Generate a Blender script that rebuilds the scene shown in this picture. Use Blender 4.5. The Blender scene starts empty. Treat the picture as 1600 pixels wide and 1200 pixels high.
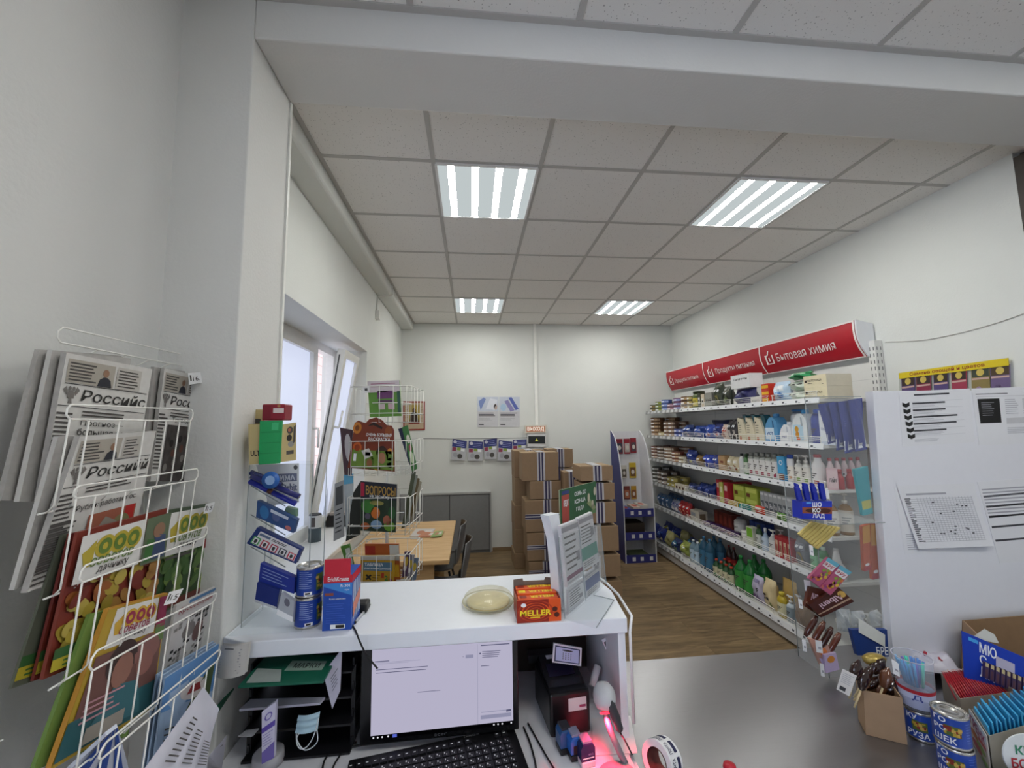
import bpy, bmesh, math, random
from mathutils import Vector as V, Matrix
rnd = random.Random(7)
SC = bpy.context.scene
COL = SC.collection
# ------------------------------------------------------------------ camera, world, exposure
F, YAW, PITCH, ROLL = 634.5815, 0.0991721, 0.1017883, -0.0152082
CAM = V((0, 0, 1.70))
def _basis():
    cy, sy, cp, sp = math.cos(YAW), math.sin(YAW), math.cos(PITCH), math.sin(PITCH)
    f = V((sy*cp, cy*cp, sp)); r = V((cy, -sy, 0)); u = r.cross(f)
    c, s = math.cos(ROLL), math.sin(ROLL)
    return c*r + s*u, -s*r + c*u, f
CR, CU, CF = _basis()
cd = bpy.data.cameras.new('camera'); cd.sensor_width = 36; cd.sensor_fit = 'HORIZONTAL'; cd.lens = F/1600*36
cd.clip_start = 0.02; cd.clip_end = 60
cam = bpy.data.objects.new('camera', cd); COL.objects.link(cam)
cam.matrix_world = Matrix(((CR.x, CU.x, -CF.x, CAM.x), (CR.y, CU.y, -CF.y, CAM.y), (CR.z, CU.z, -CF.z, CAM.z), (0, 0, 0, 1)))
SC.camera = cam
SC.view_settings.view_transform = 'Standard'; SC.view_settings.look = 'None'
SC.view_settings.gamma = 1; SC.view_settings.use_curve_mapping = False
SC.view_settings.exposure = EXPOSURE = 0.0
world = bpy.data.worlds.new('daylight'); SC.world = world; world.use_nodes = True
world.node_tree.nodes['Background'].inputs[0].default_value = (0.80, 0.88, 1.0, 1)
world.node_tree.nodes['Background'].inputs[1].default_value = 2.0
SC.cycles.max_bounces = 8; SC.cycles.diffuse_bounces = 5; SC.cycles.glossy_bounces = 3
SC.cycles.transmission_bounces = 6; SC.cycles.transparent_max_bounces = 24
SC.cycles.caustics_reflective = False; SC.cycles.caustics_refractive = False
SC.cycles.sample_clamp_indirect = 4.0
LAMP_STRIP, LAMP_COVER, PANE_GLOW, FILL_STRIP, FRONT_PANE = 49.0, .70, .78, 60.0, 7.5

def ray(u, v): return CF + CR*((u-800)/F) + CU*((600-v)/F)
def on(ax, val, u, v):
    """where the sight line of photo pixel (u, v) meets the plane x, y or z = val"""
    d = ray(u, v); k = 'xyz'.index(ax); return CAM + d*((val-CAM[k])/d[k])
def onp(p, n, u, v):
    d = ray(u, v); n = V(n); return CAM + d*((V(p)-CAM).dot(n)/d.dot(n))
def uof(p):
    q = V(p)-CAM; return 800 + F*q.dot(CR)/q.dot(CF)
# ------------------------------------------------------------------ materials
def lin(c): return tuple(((x/255)/12.92 if x/255 <= .04045 else ((x/255+.055)/1.055)**2.4) for x in c)
def hexc(h): h = h.lstrip('#'); return tuple(int(h[i:i+2], 16) for i in (0, 2, 4))
_M = {}
def C(h, rough=.55, metal=0., spec=.4, vary=.04, scale=30., bump=0., bscale=200., glow=0., alpha=1., coat=0.):
    """plain procedural surface: colour with a little noise in it, optional bump"""
    key = (h, rough, metal, spec, vary, scale, bump, bscale, glow, alpha, coat)
    if key in _M: return _M[key]
    m = bpy.data.materials.new('paint_'+h.strip('#')); m.use_nodes = True
    nt = m.node_tree; b = nt.nodes['Principled BSDF']; L = nt.links.new
    c = lin(hexc(h))
    b.inputs['Roughness'].default_value = rough; b.inputs['Metallic'].default_value = metal
    b.inputs['Specular IOR Level'].default_value = spec; b.inputs['Coat Weight'].default_value = coat
    b.inputs['Base Color'].default_value = (*c, 1)
    if vary > 0 or bump > 0:
        tc = nt.nodes.new('ShaderNodeTexCoord')
    if vary > 0:
        n = nt.nodes.new('ShaderNodeTexNoise'); n.inputs['Scale'].default_value = scale; n.inputs['Detail'].default_value = 3
        L(tc.outputs['Object'], n.inputs['Vector'])
        mx = nt.nodes.new('ShaderNodeMix'); mx.data_type = 'RGBA'
        mx.inputs['A'].default_value = (*[x*(1-vary*2) for x in c], 1); mx.inputs['B'].default_value = (*[min(1, x*(1+vary*2)) for x in c], 1)
        L(n.outputs['Fac'], mx.inputs['Factor']); L(mx.outputs['Result'], b.inputs['Base Color'])
    if bump > 0:
        n2 = nt.nodes.new('ShaderNodeTexNoise'); n2.inputs['Scale'].default_value = bscale; n2.inputs['Detail'].default_value = 4
        L(tc.outputs['Object'], n2.inputs['Vector'])
        bp = nt.nodes.new('ShaderNodeBump'); bp.inputs['Strength'].default_value = bump; bp.inputs['Distance'].default_value = .01
        L(n2.outputs['Fac'], bp.inputs['Height']); L(bp.outputs['Normal'], b.inputs['Normal'])
    if glow > 0:
        b.inputs['Emission Color'].default_value = (*c, 1); b.inputs['Emission Strength'].default_value = glow
    if alpha < 1: b.inputs['Alpha'].default_value = alpha
    _M[key] = m; return m
def glass(name, tint=(1, 1, 1), alpha=.12, rough=.05):
    """thin clear plastic: mostly see-through with a gloss on top"""
    if name in _M: return _M[name]
    m = bpy.data.materials.new(name); m.use_nodes = True; nt = m.node_tree; nt.nodes.clear(); L = nt.links.new
    out = nt.nodes.new('ShaderNodeOutputMaterial'); t = nt.nodes.new('ShaderNodeBsdfTransparent'); t.inputs[0].default_value = (*tint, 1)
    g = nt.nodes.new('ShaderNodeBsdfPrincipled'); g.inputs['Base Color'].default_value = (*[x*.8 for x in tint], 1); g.inputs['Roughness'].default_value = rough
    g.inputs['Specular IOR Level'].default_value = .6
    fr = nt.nodes.new('ShaderNodeLayerWeight'); fr.inputs['Blend'].default_value = .35
    mp = nt.nodes.new('ShaderNodeMapRange'); mp.inputs['To Min'].default_value = alpha; mp.inputs['To Max'].default_value = min(1, alpha*2.2+.1)
    L(fr.outputs['Facing'], mp.inputs['Value'])
    mx = nt.nodes.new('ShaderNodeMixShader'); L(mp.outputs['Result'], mx.inputs[0]); L(t.outputs[0], mx.inputs[1]); L(g.outputs[0], mx.inputs[2]); L(mx.outputs[0], out.inputs[0])
    _M[name] = m; return m
def emit(name, col, strength):
    if name in _M: return _M[name]
    m = bpy.data.materials.new(name); m.use_nodes = True; nt = m.node_tree; nt.nodes.clear()
    out = nt.nodes.new('ShaderNodeOutputMaterial'); e = nt.nodes.new('ShaderNodeEmission')
    e.inputs[0].default_value = (*lin(hexc(col)), 1); e.inputs[1].default_value = strength; nt.links.new(e.outputs[0], out.inputs[0])
    _M[name] = m; return m
def wood(name, c1, c2, scale=(1, 14, 14), plank=None, rough=.5, seam=.55):
    """wood grain stretched along X (object space), optional planks (length, width)"""
    if name in _M: return _M[name]
    m = bpy.data.materials.new(name); m.use_nodes = True; nt = m.node_tree; b = nt.nodes['Principled BSDF']; L = nt.links.new; N = nt.nodes.new
    b.inputs['Roughness'].default_value = rough; b.inputs['Specular IOR Level'].default_value = .35
    tc = N('ShaderNodeTexCoord'); mp = N('ShaderNodeMapping'); mp.inputs['Scale'].default_value = scale; L(tc.outputs['Object'], mp.inputs[0])
    n = N('ShaderNodeTexNoise'); n.inputs['Scale'].default_value = 3; n.inputs['Detail'].default_value = 8; n.inputs['Roughness'].default_value = .65; n.inputs['Distortion'].default_value = .6
    r = N('ShaderNodeValToRGB'); r.color_ramp.elements[0].color = (*lin(hexc(c1)), 1); r.color_ramp.elements[1].color = (*lin(hexc(c2)), 1)
    r.color_ramp.elements[0].position = .3; r.color_ramp.elements[1].position = .72; L(n.outputs['Fac'], r.inputs[0])
    if plank:
        br = N('ShaderNodeTexBrick'); br.inputs['Scale'].default_value = 1; br.inputs['Brick Width'].default_value = plank[0]; br.inputs['Row Height'].default_value = plank[1]
        br.inputs['Mortar Size'].default_value = .0015; br.inputs['Color1'].default_value = (.82, .82, .82, 1); br.inputs['Color2'].default_value = (1.12, 1.12, 1.12, 1); br.inputs['Mortar'].default_value = (seam, seam, seam, 1)
        br.offset = .37; L(tc.outputs['Object'], br.inputs['Vector'])
        off = N('ShaderNodeVectorMath'); off.operation = 'MULTIPLY_ADD'; L(br.outputs['Color'], off.inputs[0]); off.inputs[1].default_value = (9, 9, 9); L(mp.outputs[0], off.inputs[2]); L(off.outputs[0], n.inputs['Vector'])
        mx = N('ShaderNodeMix'); mx.data_type = 'RGBA'; mx.blend_type = 'MULTIPLY'; mx.inputs['Factor'].default_value = 1; L(r.outputs[0], mx.inputs['A']); L(br.outputs['Color'], mx.inputs['B']); L(mx.outputs['Result'], b.inputs['Base Color'])
    else:
        L(mp.outputs[0], n.inputs['Vector']); L(r.outputs[0], b.inputs['Base Color'])
    _M[name] = m; return m
# ------------------------------------------------------------------ mesh builder
_TXT = {}
def text_mesh(s, bold=0., shear=0.):
    k = (s, bold, shear)
    if k not in _TXT:
        cu = bpy.data.curves.new('lettering', 'FONT'); cu.body = s; cu.resolution_u = 2; cu.offset = bold; cu.shear = shear; cu.fill_mode = 'FRONT'
        o = bpy.data.objects.new('lettering', cu); COL.objects.link(o)
        dg = bpy.context.evaluated_depsgraph_get(); e = o.evaluated_get(dg); me = e.to_mesh()
        vs = [(p.co.x, p.co.y) for p in me.vertices]; fs = [tuple(p.vertices) for p in me.polygons]
        e.to_mesh_clear(); bpy.data.objects.remove(o); bpy.data.curves.remove(cu)
        x0 = min((p[0] for p in vs), default=0); x1 = max((p[0] for p in vs), default=1); y0 = min((p[1] for p in vs), default=0); y1 = max((p[1] for p in vs), default=1)
        _TXT[k] = (vs, fs, (x0, x1, y0, y1))
    return _TXT[k]
def tr(x=0, y=0, z=0): return Matrix.Translation((x, y, z))
def rot(a, ax): return Matrix.Rotation(math.radians(a), 4, ax)
class MB:
    def __init__(s): s.vs, s.fs, s.fm, s.sm, s.mats, s.M = [], [], [], [], [], Matrix.Identity(4)
    def mi(s, m):
        if m not in s.mats: s.mats.append(m)
        return s.mats.index(m)
    def v(s, p): s.vs.append(s.M @ V(p)); return len(s.vs)-1
    def f(s, ids, m, smooth=False): s.fs.append(tuple(ids)); s.fm.append(s.mi(m)); s.sm.append(smooth)
    def poly(s, pts, m, smooth=False): s.f([s.v(p) for p in pts], m, smooth)
    def box(s, x0, x1, y0, y1, z0, z1, m, front=None, top=None):
        i = [s.v(p) for p in ((x0, y0, z0), (x1, y0, z0), (x1, y1, z0), (x0, y1, z0), (x0, y0, z1), (x1, y0, z1), (x1, y1, z1), (x0, y1, z1))]
        for q, mm in (((3, 2, 1, 0), m), ((4, 5, 6, 7), top or m), ((0, 1, 5, 4), front or m), ((1, 2, 6, 5), m), ((2, 3, 7, 6), m), ((3, 0, 4, 7), m)): s.f([i[k] for k in q], mm)
    def hexa(s, a, b, m, front=None):
        """solid between two matching polygons a (front) and b (back)"""
        i = [s.v(p) for p in a]; j = [s.v(p) for p in b]; n = len(a)
        s.f(i, front or m); s.f(j[::-1], m)
        for k in range(n): s.f([i[(k+1) % n], i[k], j[k], j[(k+1) % n]], m)
    def prism(s, pts, d, m, front=None):
        """pts: 3D outline; d: extrusion vector"""
        s.hexa(pts, [V(p)+V(d) for p in pts], m, front)
    def tube(s, path, r, m, n=6, close=False):
        path = [V(p) for p in path]; rings = []; N = len(path); up = None
        for k, p in enumerate(path):
            a = path[(k-1) % N] if (close or k > 0) else p; b = path[(k+1) % N] if (close or k < N-1) else p
            t = (b-a).normalized() if (b-a).length > 0 else V((0, 0, 1))
            if up is None:
                up = t.cross(V((0, 0, 1)));
                if up.length < .1: up = t.cross(V((1, 0, 0)))
            up = (up - t*up.dot(t)).normalized(); w = t.cross(up)
            rr = r[k] if isinstance(r, (list, tuple)) else r
            rings.append([s.v(p + (up*math.cos(2*math.pi*q/n) + w*math.sin(2*math.pi*q/n))*rr) for q in range(n)])
        for k in range(N if close else N-1):
            A, B = rings[k], rings[(k+1) % N]
            for q in range(n): s.f([A[q], A[(q+1) % n], B[(q+1) % n], B[q]], m, True)
        if not close: s.f(rings[0][::-1], m); s.f(rings[-1], m)
    def lathe(s, prof, m, n=20, sx=1., sy=1., smooth=True, cap=True):
        """prof: [(r, z) or (r, z, material of the band that starts here)]; a repeated point makes a sharp edge"""
        prev = None
        for k, p in enumerate(prof):
            ring = [s.v((p[0]*math.cos(2*math.pi*q/n)*sx, p[0]*math.sin(2*math.pi*q/n)*sy, p[1])) for q in range(n)]
            if prev is not None and (prof[k-1][0] != p[0] or prof[k-1][1] != p[1]):
                mm = prof[k-1][2] if len(prof[k-1]) > 2 else m
                for q in range(n): s.f([prev[q], prev[(q+1) % n], ring[(q+1) % n], ring[q]], mm, smooth)
            if cap and k == 0 and p[0] > 0: s.f(ring[::-1], p[2] if len(p) > 2 else m)
            prev = ring
        if cap and prof[-1][0] > 0:
            pp = prof[-1]; ring = [s.v((pp[0]*math.cos(2*math.pi*q/n)*sx, pp[0]*math.sin(2*math.pi*q/n)*sy, pp[1])) for q in range(n)]
            s.f(ring, pp[2] if len(pp) > 2 else m)
    def grid(s, fn, nu, nv, m, smooth=True, mf=None):
        """surface fn(a, b) for a, b in 0..1"""
        g = [[s.v(fn(i/nu, j/nv)) for i in range(nu+1)] for j in range(nv+1)]
        for j in range(nv):
            for i in range(nu): s.f([g[j][i], g[j][i+1], g[j+1][i+1], g[j+1][i]], mf(i/nu, j/nv) if mf else m, smooth)
    def card(s, a, b, c, d, **k): return Card(s, a, b, c, d, **k)
    def mesh(s, name, inv=None):
        me = bpy.data.meshes.new(name); me.from_pydata([(inv @ p if inv else p)[:] for p in s.vs], [], s.fs)
        for m in s.mats: me.materials.append(m)
        me.polygons.foreach_set('material_index', s.fm); me.polygons.foreach_set('use_smooth', s.sm); me.update(); return me
    def obj(s, name, parent=None, world=False, bevel=0., label=None, sub=0):
        """link as ONE mesh object. Top-level: its origin goes to the middle of its base."""
        inv = None; loc = None
        if parent is None:
            xs = [p.x for p in s.vs]; ys = [p.y for p in s.vs]; zs = [p.z for p in s.vs]
            loc = V(((min(xs)+max(xs))/2, (min(ys)+max(ys))/2, min(zs))); inv = Matrix.Translation(-loc)
        elif world:
            W = Matrix.Identity(4); q = parent
            while q is not None: W = q.matrix_basis @ W; q = q.parent
            inv = W.inverted()
        o = bpy.data.objects.new(name, s.mesh(name, inv)); COL.objects.link(o)
        if parent is not None: o.parent = parent
        else: o.location = loc
        if label: o['label'] = label
        if bevel > 0:
            md = o.modifiers.new('bevel', 'BEVEL'); md.width = bevel; md.segments = 2; md.limit_method = 'ANGLE'; md.angle_limit = math.radians(50)
        if sub: md = o.modifiers.new('subdivision', 'SUBSURF'); md.levels = sub; md.render_levels = sub
        return o
    def thing(s, name, label, cat, group=None, kind=None, bevel=0., sub=0):
        return tag(s.obj(name, bevel=bevel, sub=sub), label, cat, group, kind)
def tag(o, label, cat, group=None, kind=None):
    o['label'] = label; o['category'] = cat
    if group: o['group'] = group
    if kind: o['kind'] = kind
    return o
def thing(name, label, cat, loc=(0, 0, 0), rz=0, group=None, M=None, kind=None):
    o = bpy.data.objects.new(name, None); COL.objects.link(o); o.empty_display_size = .05
    o.matrix_basis = M if M is not None else Matrix.Translation(loc) @ rot(rz, 'Z')
    return tag(o, label, cat, group, kind)
def struct(name, m, label=None, bevel=0.):
    o = m.obj(name, bevel=bevel); o['kind'] = 'structure'; o['category'] = 'room'
    o['label'] = label or name.replace('_', ' ')
    return o
class Card:
    """a flat printed face: a bottom-left, b bottom-right, c top-right, d top-left; prints decals by fractions (s, t)"""
    def __init__(s, mb, a, b, c, d, lift=.0006, flip=False):
        s.m, s.q, s.lift = mb, [V(p) for p in (a, b, c, d)], lift
        s.n = ((s.q[1]-s.q[0]).cross(s.q[3]-s.q[0])).normalized()
        if flip: s.n = -s.n
        s.layer = 1
    def p(s, x, y, h=None):
        a, b, c, d = s.q
        return a*((1-x)*(1-y)) + b*(x*(1-y)) + c*(x*y) + d*((1-x)*y) + s.n*(s.lift*s.layer if h is None else h)
    def solid(s, thick, m, front=None):
        s.m.hexa([s.p(*q, 0) for q in ((0, 0), (1, 0), (1, 1), (0, 1))], [s.p(*q, -thick) for q in ((0, 0), (1, 0), (1, 1), (0, 1))], m, front); return s
    def up(s, k=1): s.layer += k; return s
    def rect(s, x0, y0, x1, y1, m): s.m.poly([s.p(x0, y0), s.p(x1, y0), s.p(x1, y1), s.p(x0, y1)], m); return s
    def pg(s, pts, m): s.m.poly([s.p(*q) for q in pts], m); return s
    def ell(s, x, y, rx, ry, m, n=14, rot=0.):
        c, w = math.cos(rot), math.sin(rot)
        s.m.poly([s.p(x+rx*math.cos(2*math.pi*k/n)*c-ry*math.sin(2*math.pi*k/n)*w, y+rx*math.cos(2*math.pi*k/n)*w+ry*math.sin(2*math.pi*k/n)*c) for k in range(n)], m); return s
    def ring(s, x, y, rx, ry, m, w=.3, n=16):
        for k in range(n):
            a0, a1 = 2*math.pi*k/n, 2*math.pi*(k+1)/n
            s.m.poly([s.p(x+rx*math.cos(a0), y+ry*math.sin(a0)), s.p(x+rx*math.cos(a1), y+ry*math.sin(a1)), s.p(x+rx*(1-w)*math.cos(a1), y+ry*(1-w)*math.sin(a1)), s.p(x+rx*(1-w)*math.cos(a0), y+ry*(1-w)*math.sin(a0))], m)
        return s
    def text(s, t, x0, y0, x1, y1, m, bold=0., shear=0., fit=True):
        vs, fs, (a0, a1, b0, b1) = text_mesh(t, bold, shear)
        w, h = max(a1-a0, 1e-6), max(b1-b0, 1e-6)
        i = [s.m.v(s.p(x0+(p[0]-a0)/w*(x1-x0), y0+(p[1]-b0)/h*(y1-y0))) for p in vs]
        for f in fs: s.m.f([i[k] for k in f], m)
        return s
    def lines(s, x0, y0, x1, y1, n, m, fill=.5, seed=1, ragged=.35):
        r = random.Random(seed); st = (y1-y0)/n
        for k in range(n):
            e = x1-(x1-x0)*ragged*r.random(); b = y1-(k+1)*st
            s.rect(x0, b+st*(1-fill)/2, e, b+st*(1+fill)/2, m)
        return s
    def sub(s, x0, y0, x1, y1):
        c = Card(s.m, s.p(x0, y0, 0), s.p(x1, y0, 0), s.p(x1, y1, 0), s.p(x0, y1, 0), s.lift); c.n = s.n; c.layer = s.layer; return c
WHITE, BLACK = C('#f2f2f0', .5), C('#141414', .5)
ORD = ['first', 'second', 'third', 'fourth', 'fifth', 'sixth', 'seventh', 'eighth', 'ninth', 'tenth', 'eleventh', 'twelfth']
# ------------------------------------------------------------------ the room
H, XR, YB, XL, XW = 3.16, 2.99, 5.74, -.95, -.976
PLASTER = C('#dcdedb', .85, spec=.2, vary=.012, scale=6, bump=.12, bscale=90)
PLASTER2 = C('#dadad8', .85, spec=.2, vary=.012, scale=6, bump=.12, bscale=90)
def tile_mat():
    m = bpy.data.materials.new('mineral_ceiling_tile'); m.use_nodes = True; nt = m.node_tree; b = nt.nodes['Principled BSDF']; L = nt.links.new; N = nt.nodes.new
    b.inputs['Roughness'].default_value = .9; b.inputs['Specular IOR Level'].default_value = .1
    tc = N('ShaderNodeTexCoord'); v = N('ShaderNodeTexVoronoi'); v.inputs['Scale'].default_value = 75; L(tc.outputs['Object'], v.inputs['Vector'])
    n = N('ShaderNodeTexNoise'); n.inputs['Scale'].default_value = 40; L(tc.outputs['Object'], n.inputs['Vector'])
    mu = N('ShaderNodeMath'); mu.operation = 'MULTIPLY'; L(v.outputs['Distance'], mu.inputs[0]); L(n.outputs['Fac'], mu.inputs[1])
    r = N('ShaderNodeValToRGB'); r.color_ramp.elements[0].position = .03; r.color_ramp.elements[1].position = .09
    r.color_ramp.elements[0].color = (*lin(hexc('#9a9794')), 1); r.color_ramp.elements[1].color = (*lin(hexc('#ebe9e6')), 1)
    L(mu.outputs[0], r.inputs[0]); L(r.outputs[0], b.inputs['Base Color']); return m
TILE, TBAR = tile_mat(), C('#b9b7b4', .6, vary=.01)
FLOORW = wood('laminate_floor', '#5c4a37', '#98815f', (1.2, 9, 9), (1.25, .19), .45)
m = MB(); m.box(-1.3, XR+.3, -2.3, YB+.2, -.1, 0, FLOORW); struct('floor', m, 'brown wood-look laminate floor')
X0, Y0 = -.2065, 2.1347
m = MB()
m.box(XW-.1, XR+.1, 1.45, YB+.1, H, H+.08, TILE); m.box(XL-.1, XR+.1, -2.3, 1.45, H, H+.08, TILE)
for k in range(-2, 7):
    x = X0+.6*k
    if -.9 < x < XR:
        m.box(x-.012, x+.012, 1.6, YB, H-.004, H+.01, TBAR); m.box(x-.012, x+.012, -2.2, 1.32, H-.004, H+.01, TBAR)
for k in range(-8, 8):
    y = Y0+.6*k
    if y < 1.32 or 1.6 < y < YB: m.box(-.97, XR, y-.012, y+.012, H-.003, H+.01, TBAR)
m.box(-.95, XR, 1.296, 1.32, H-.006, H+.01, TBAR)
struct('ceiling', m, 'white speckled suspended ceiling of square tiles')
m = MB(); m.box(XW-.3, XR+.3, YB, YB+.15, 0, H+.1, PLASTER)
m.box(.895, .935, YB-.022, YB, 1.70, H, C('#f2f2ee', .35))     # cable duct strip
struct('wall_back', m, 'pale grey back wall')
m = MB(); m.box(XR, XR+.15, 1.83, YB+.15, 0, H+.1, PLASTER); m.box(XR, XR+.15, -2.3, .95, 0, H+.1, PLASTER); struct('wall_right', m, 'pale grey right wall')
DK = C('#4a443f', .6)
m = MB(); m.box(XR+.05, XR+.12, .95, 1.83, 0, H, DK); m.box(XR, XR+.05, .95, 1.01, 0, 3.13, DK); m.box(XR, XR+.05, 1.77, 1.829, 0, 3.13, DK); struct('door_1', m, 'dark brown doorway at the end of the right wall')
m = MB(); m.box(XL-.15, XL, -2.3, 1.33, 0, H+.1, PLASTER2); struct('wall_left', m, 'pale grey wall behind the newspaper rack')
m = MB(); m.box(-1.3, XR+.3, -2.45, -2.3, 0, H+.1, PLASTER); struct('wall_front', m, 'pale grey wall behind the viewer')
m = MB(); m.box(XL-.15, -.725, 1.32, 1.60, 0, H, PLASTER2); struct('pillar', m, 'pale grey pillar beside the counter', bevel=.004)
m = MB(); m.box(-.729, -.718, 1.592, 1.606, 0, 3.01, C('#e4e4e0', .4)); struct('trim_1', m, 'white corner strip on the pillar edge')
m = MB(); m.box(-.725, XR, 1.32, 1.60, 3.012, H+.02, PLASTER2); struct('beam', m, 'pale grey ceiling beam', bevel=.006)
# window wall with its opening
WY0, WY1, WZ0, WZ1, WX = 1.95, 3.87, .86, 2.41, -1.255
m = MB()
m.box(XW-.40, XW, 1.6, WY0, 0, H+.1, PLASTER); m.box(XW-.40, XW, WY1, YB+.1, 0, H+.1, PLASTER)
m.box(XW-.40, XW, WY0, WY1, 0, WZ0-.04, PLASTER); m.box(XW-.40, XW, WY0, WY1, WZ1, H+.1, PLASTER)
struct('wall_window', m, 'pale grey wall with the window')
m = MB()
pr = [(-.82, 3.09), (-.823, 3.08), (-.831, 3.072), (-.842, 3.068), (XW, 3.068), (XW, H), (-.82, H)]
m.prism([(x, 1.6, z) for x, z in pr], (0, YB-1.6, 0), PLASTER); struct('trim_2', m, 'boxed pipe run along the top of the window wall')
m = MB(); m.box(WX, -.945, WY0-.03, WY1, WZ0-.04, WZ0, C('#e2e2e0', .35)); struct('windowsill', m, 'white window sill', bevel=.008)
UPVC, SEAL = C('#e3e2de', .3), C('#4c4c4c', .6)
PANE = bpy.data.materials.new('frosted_daylit_pane'); PANE.use_nodes = True
_b = PANE.node_tree.nodes['Principled BSDF']; _b.inputs['Base Color'].default_value = (.3, .32, .36, 1); _b.inputs['Roughness'].default_value = .5
_b.inputs['Emission Color'].default_value = (*lin(hexc('#d6def8')), 1); _b.inputs['Emission Strength'].default_value = PANE_GLOW
MID = 3.40
def pane_frame(m, M, y0, y1, z0, z1, w, t):
    m.M = M
    m.box(-t, 0, y0, y1, z0, z0+w, UPVC); m.box(-t, 0, y0, y1, z1-w, z1, UPVC); m.box(-t, 0, y0, y0+w, z0+w, z1-w, UPVC); m.box(-t, 0, y1-w, y1, z0+w, z1-w, UPVC)
m = MB(); I = Matrix.Identity(4)
pane_frame(m, tr(WX), WY0, WY1, WZ0, WZ1, .06, .07); m.M = I
m.box(WX-.07, WX, MID-.035, MID+.035, WZ0+.06, WZ1-.06, UPVC)
win = struct('window_1', m, 'white plastic window with frosted panes')
m = MB(); pane_frame(m, tr(WX+.012), WY0+.06, MID-.03, WZ0+.055, WZ1-.055, .055, .06); m.M = I; s1 = m.obj('sash', win, True)
m = MB(); m.box(WX-.03, WX-.02, WY0+.11, MID-.08, WZ0+.105, WZ1-.105, PANE); m.obj('pane', s1, True)
TILT = tr(WX+.015, 0, WZ0+.06) @ rot(8.5, 'Y') @ tr(0, 0, -(WZ0+.06))
m = MB(); pane_frame(m, TILT, MID+.0, WY1-.04, WZ0+.055, WZ1-.055, .06, .06)
m.box(-.045, -.035, MID-.002, MID, WZ0+.1, WZ1-.1, SEAL); s2 = m.obj('sash', win, True, label='tilted open sash')
m = MB(); m.M = TILT; m.box(-.035, -.025, MID+.055, WY1-.095, WZ0+.11, WZ1-.11, PANE); m.obj('pane', s2, True)
m = MB(); m.M = TILT; m.tube([(0, MID+.03, 1.72), (.045, MID+.03, 1.72), (.05, MID+.03, 1.73), (.055, MID+.03, 1.86)], .009, UPVC, 8); m.obj('handle', win, True)
m = MB(); m.tube([(WX+.012, MID-.055, 1.70), (WX+.05, MID-.055, 1.70), (WX+.055, MID-.055, 1.68), (WX+.055, MID-.055, 1.55)], .009, UPVC, 8); m.obj('handle', win, True)
# brick wall seen through the open sash
def brick():
    mt = bpy.data.materials.new('pale_brick'); mt.use_nodes = True; nt = mt.node_tree; b = nt.nodes['Principled BSDF']; N = nt.nodes.new
    tc = N('ShaderNodeTexCoord'); sw = N('ShaderNodeSeparateXYZ'); cb = N('ShaderNodeCombineXYZ'); br = N('ShaderNodeTexBrick')
    nt.links.new(tc.outputs['Object'], sw.inputs[0]); nt.links.new(sw.outputs['Y'], cb.inputs['X']); nt.links.new(sw.outputs['Z'], cb.inputs['Y']); nt.links.new(cb.outputs[0], br.inputs['Vector'])
    br.inputs['Scale'].default_value = 1; br.inputs['Brick Width'].default_value = .5; br.inputs['Row Height'].default_value = .17; br.inputs['Mortar Size'].default_value = .006
    br.inputs['Color1'].default_value = (*lin(hexc('#e6c3ba')), 1); br.inputs['Color2'].default_value = (*lin(hexc('#e9cbc4')), 1); br.inputs['Mortar'].default_value = (*lin(hexc('#c59a90')), 1)
    nt.links.new(br.outputs['Color'], b.inputs['Base Color']); b.inputs['Roughness'].default_value = .9; return mt
m = MB(); m.box(-3.0, -2.9, 2, 14, -.5, 5, brick()); struct('wall_outside', m, 'pink brick wall outside the open window')
# baseboard on the back wall
m = MB(); m.box(.27, 2.3, YB-.012, YB, 0, .05, C('#8a7458', .5)); struct('baseboard_back', m, 'brown baseboard on the back wall')
# ------------------------------------------------------------------ ceiling lights
STRIP, COVER = emit('led_strip', '#fffff8', LAMP_STRIP), emit('lamp_cover', '#dfe9ea', LAMP_COVER)
def ceiling_light(x, y, label, grp='square ceiling lights'):
    t = thing('ceiling_light', label, 'light', (x+.3, y+.3, H-.012), 0, grp)
    m = MB(); fr = C('#e8e8e8', .4)
    for a in (-1, 1): m.box(-.287, .287, a*.287-.007, a*.287+.007, 0, .012, fr); m.box(a*.287-.007, a*.287+.007, -.28, .28, 0, .012, fr)
    m.obj('frame', t)
    m = MB(); m.box(-.28, .28, -.28, .28, .005, .011, COVER); m.obj('diffuser', t)
    for k in range(4):
        m = MB(); m.box(-.205+k*.137-.02, -.205+k*.137+.02, -.275, .275, .0035, .0047, STRIP); m.obj('lamp_strip', t)
    return t
ceiling_light(X0, Y0, 'bright square ceiling light at the left, nearer the beam')
ceiling_light(X0+1.8, Y0, 'bright square ceiling light at the right, nearer the beam')
ceiling_light(X0, Y0+2.4, 'small far square ceiling light at the left, before the back wall')
ceiling_light(X0+1.8, Y0+2.4, 'small far square ceiling light at the right, before the back wall')
STRIP = emit('fill_led_strip', '#fffff8', FILL_STRIP)  # for two unseen lamps added behind the viewer to brighten the front room
ceiling_light(X0+.6, Y0-2.4, 'unseen fill light added behind the viewer, nearer the newspaper wall', 'ceiling lights behind the viewer'); ceiling_light(X0+2.4, Y0-2.4, 'unseen fill light added behind the viewer, nearer the right wall', 'ceiling lights behind the viewer')
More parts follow.
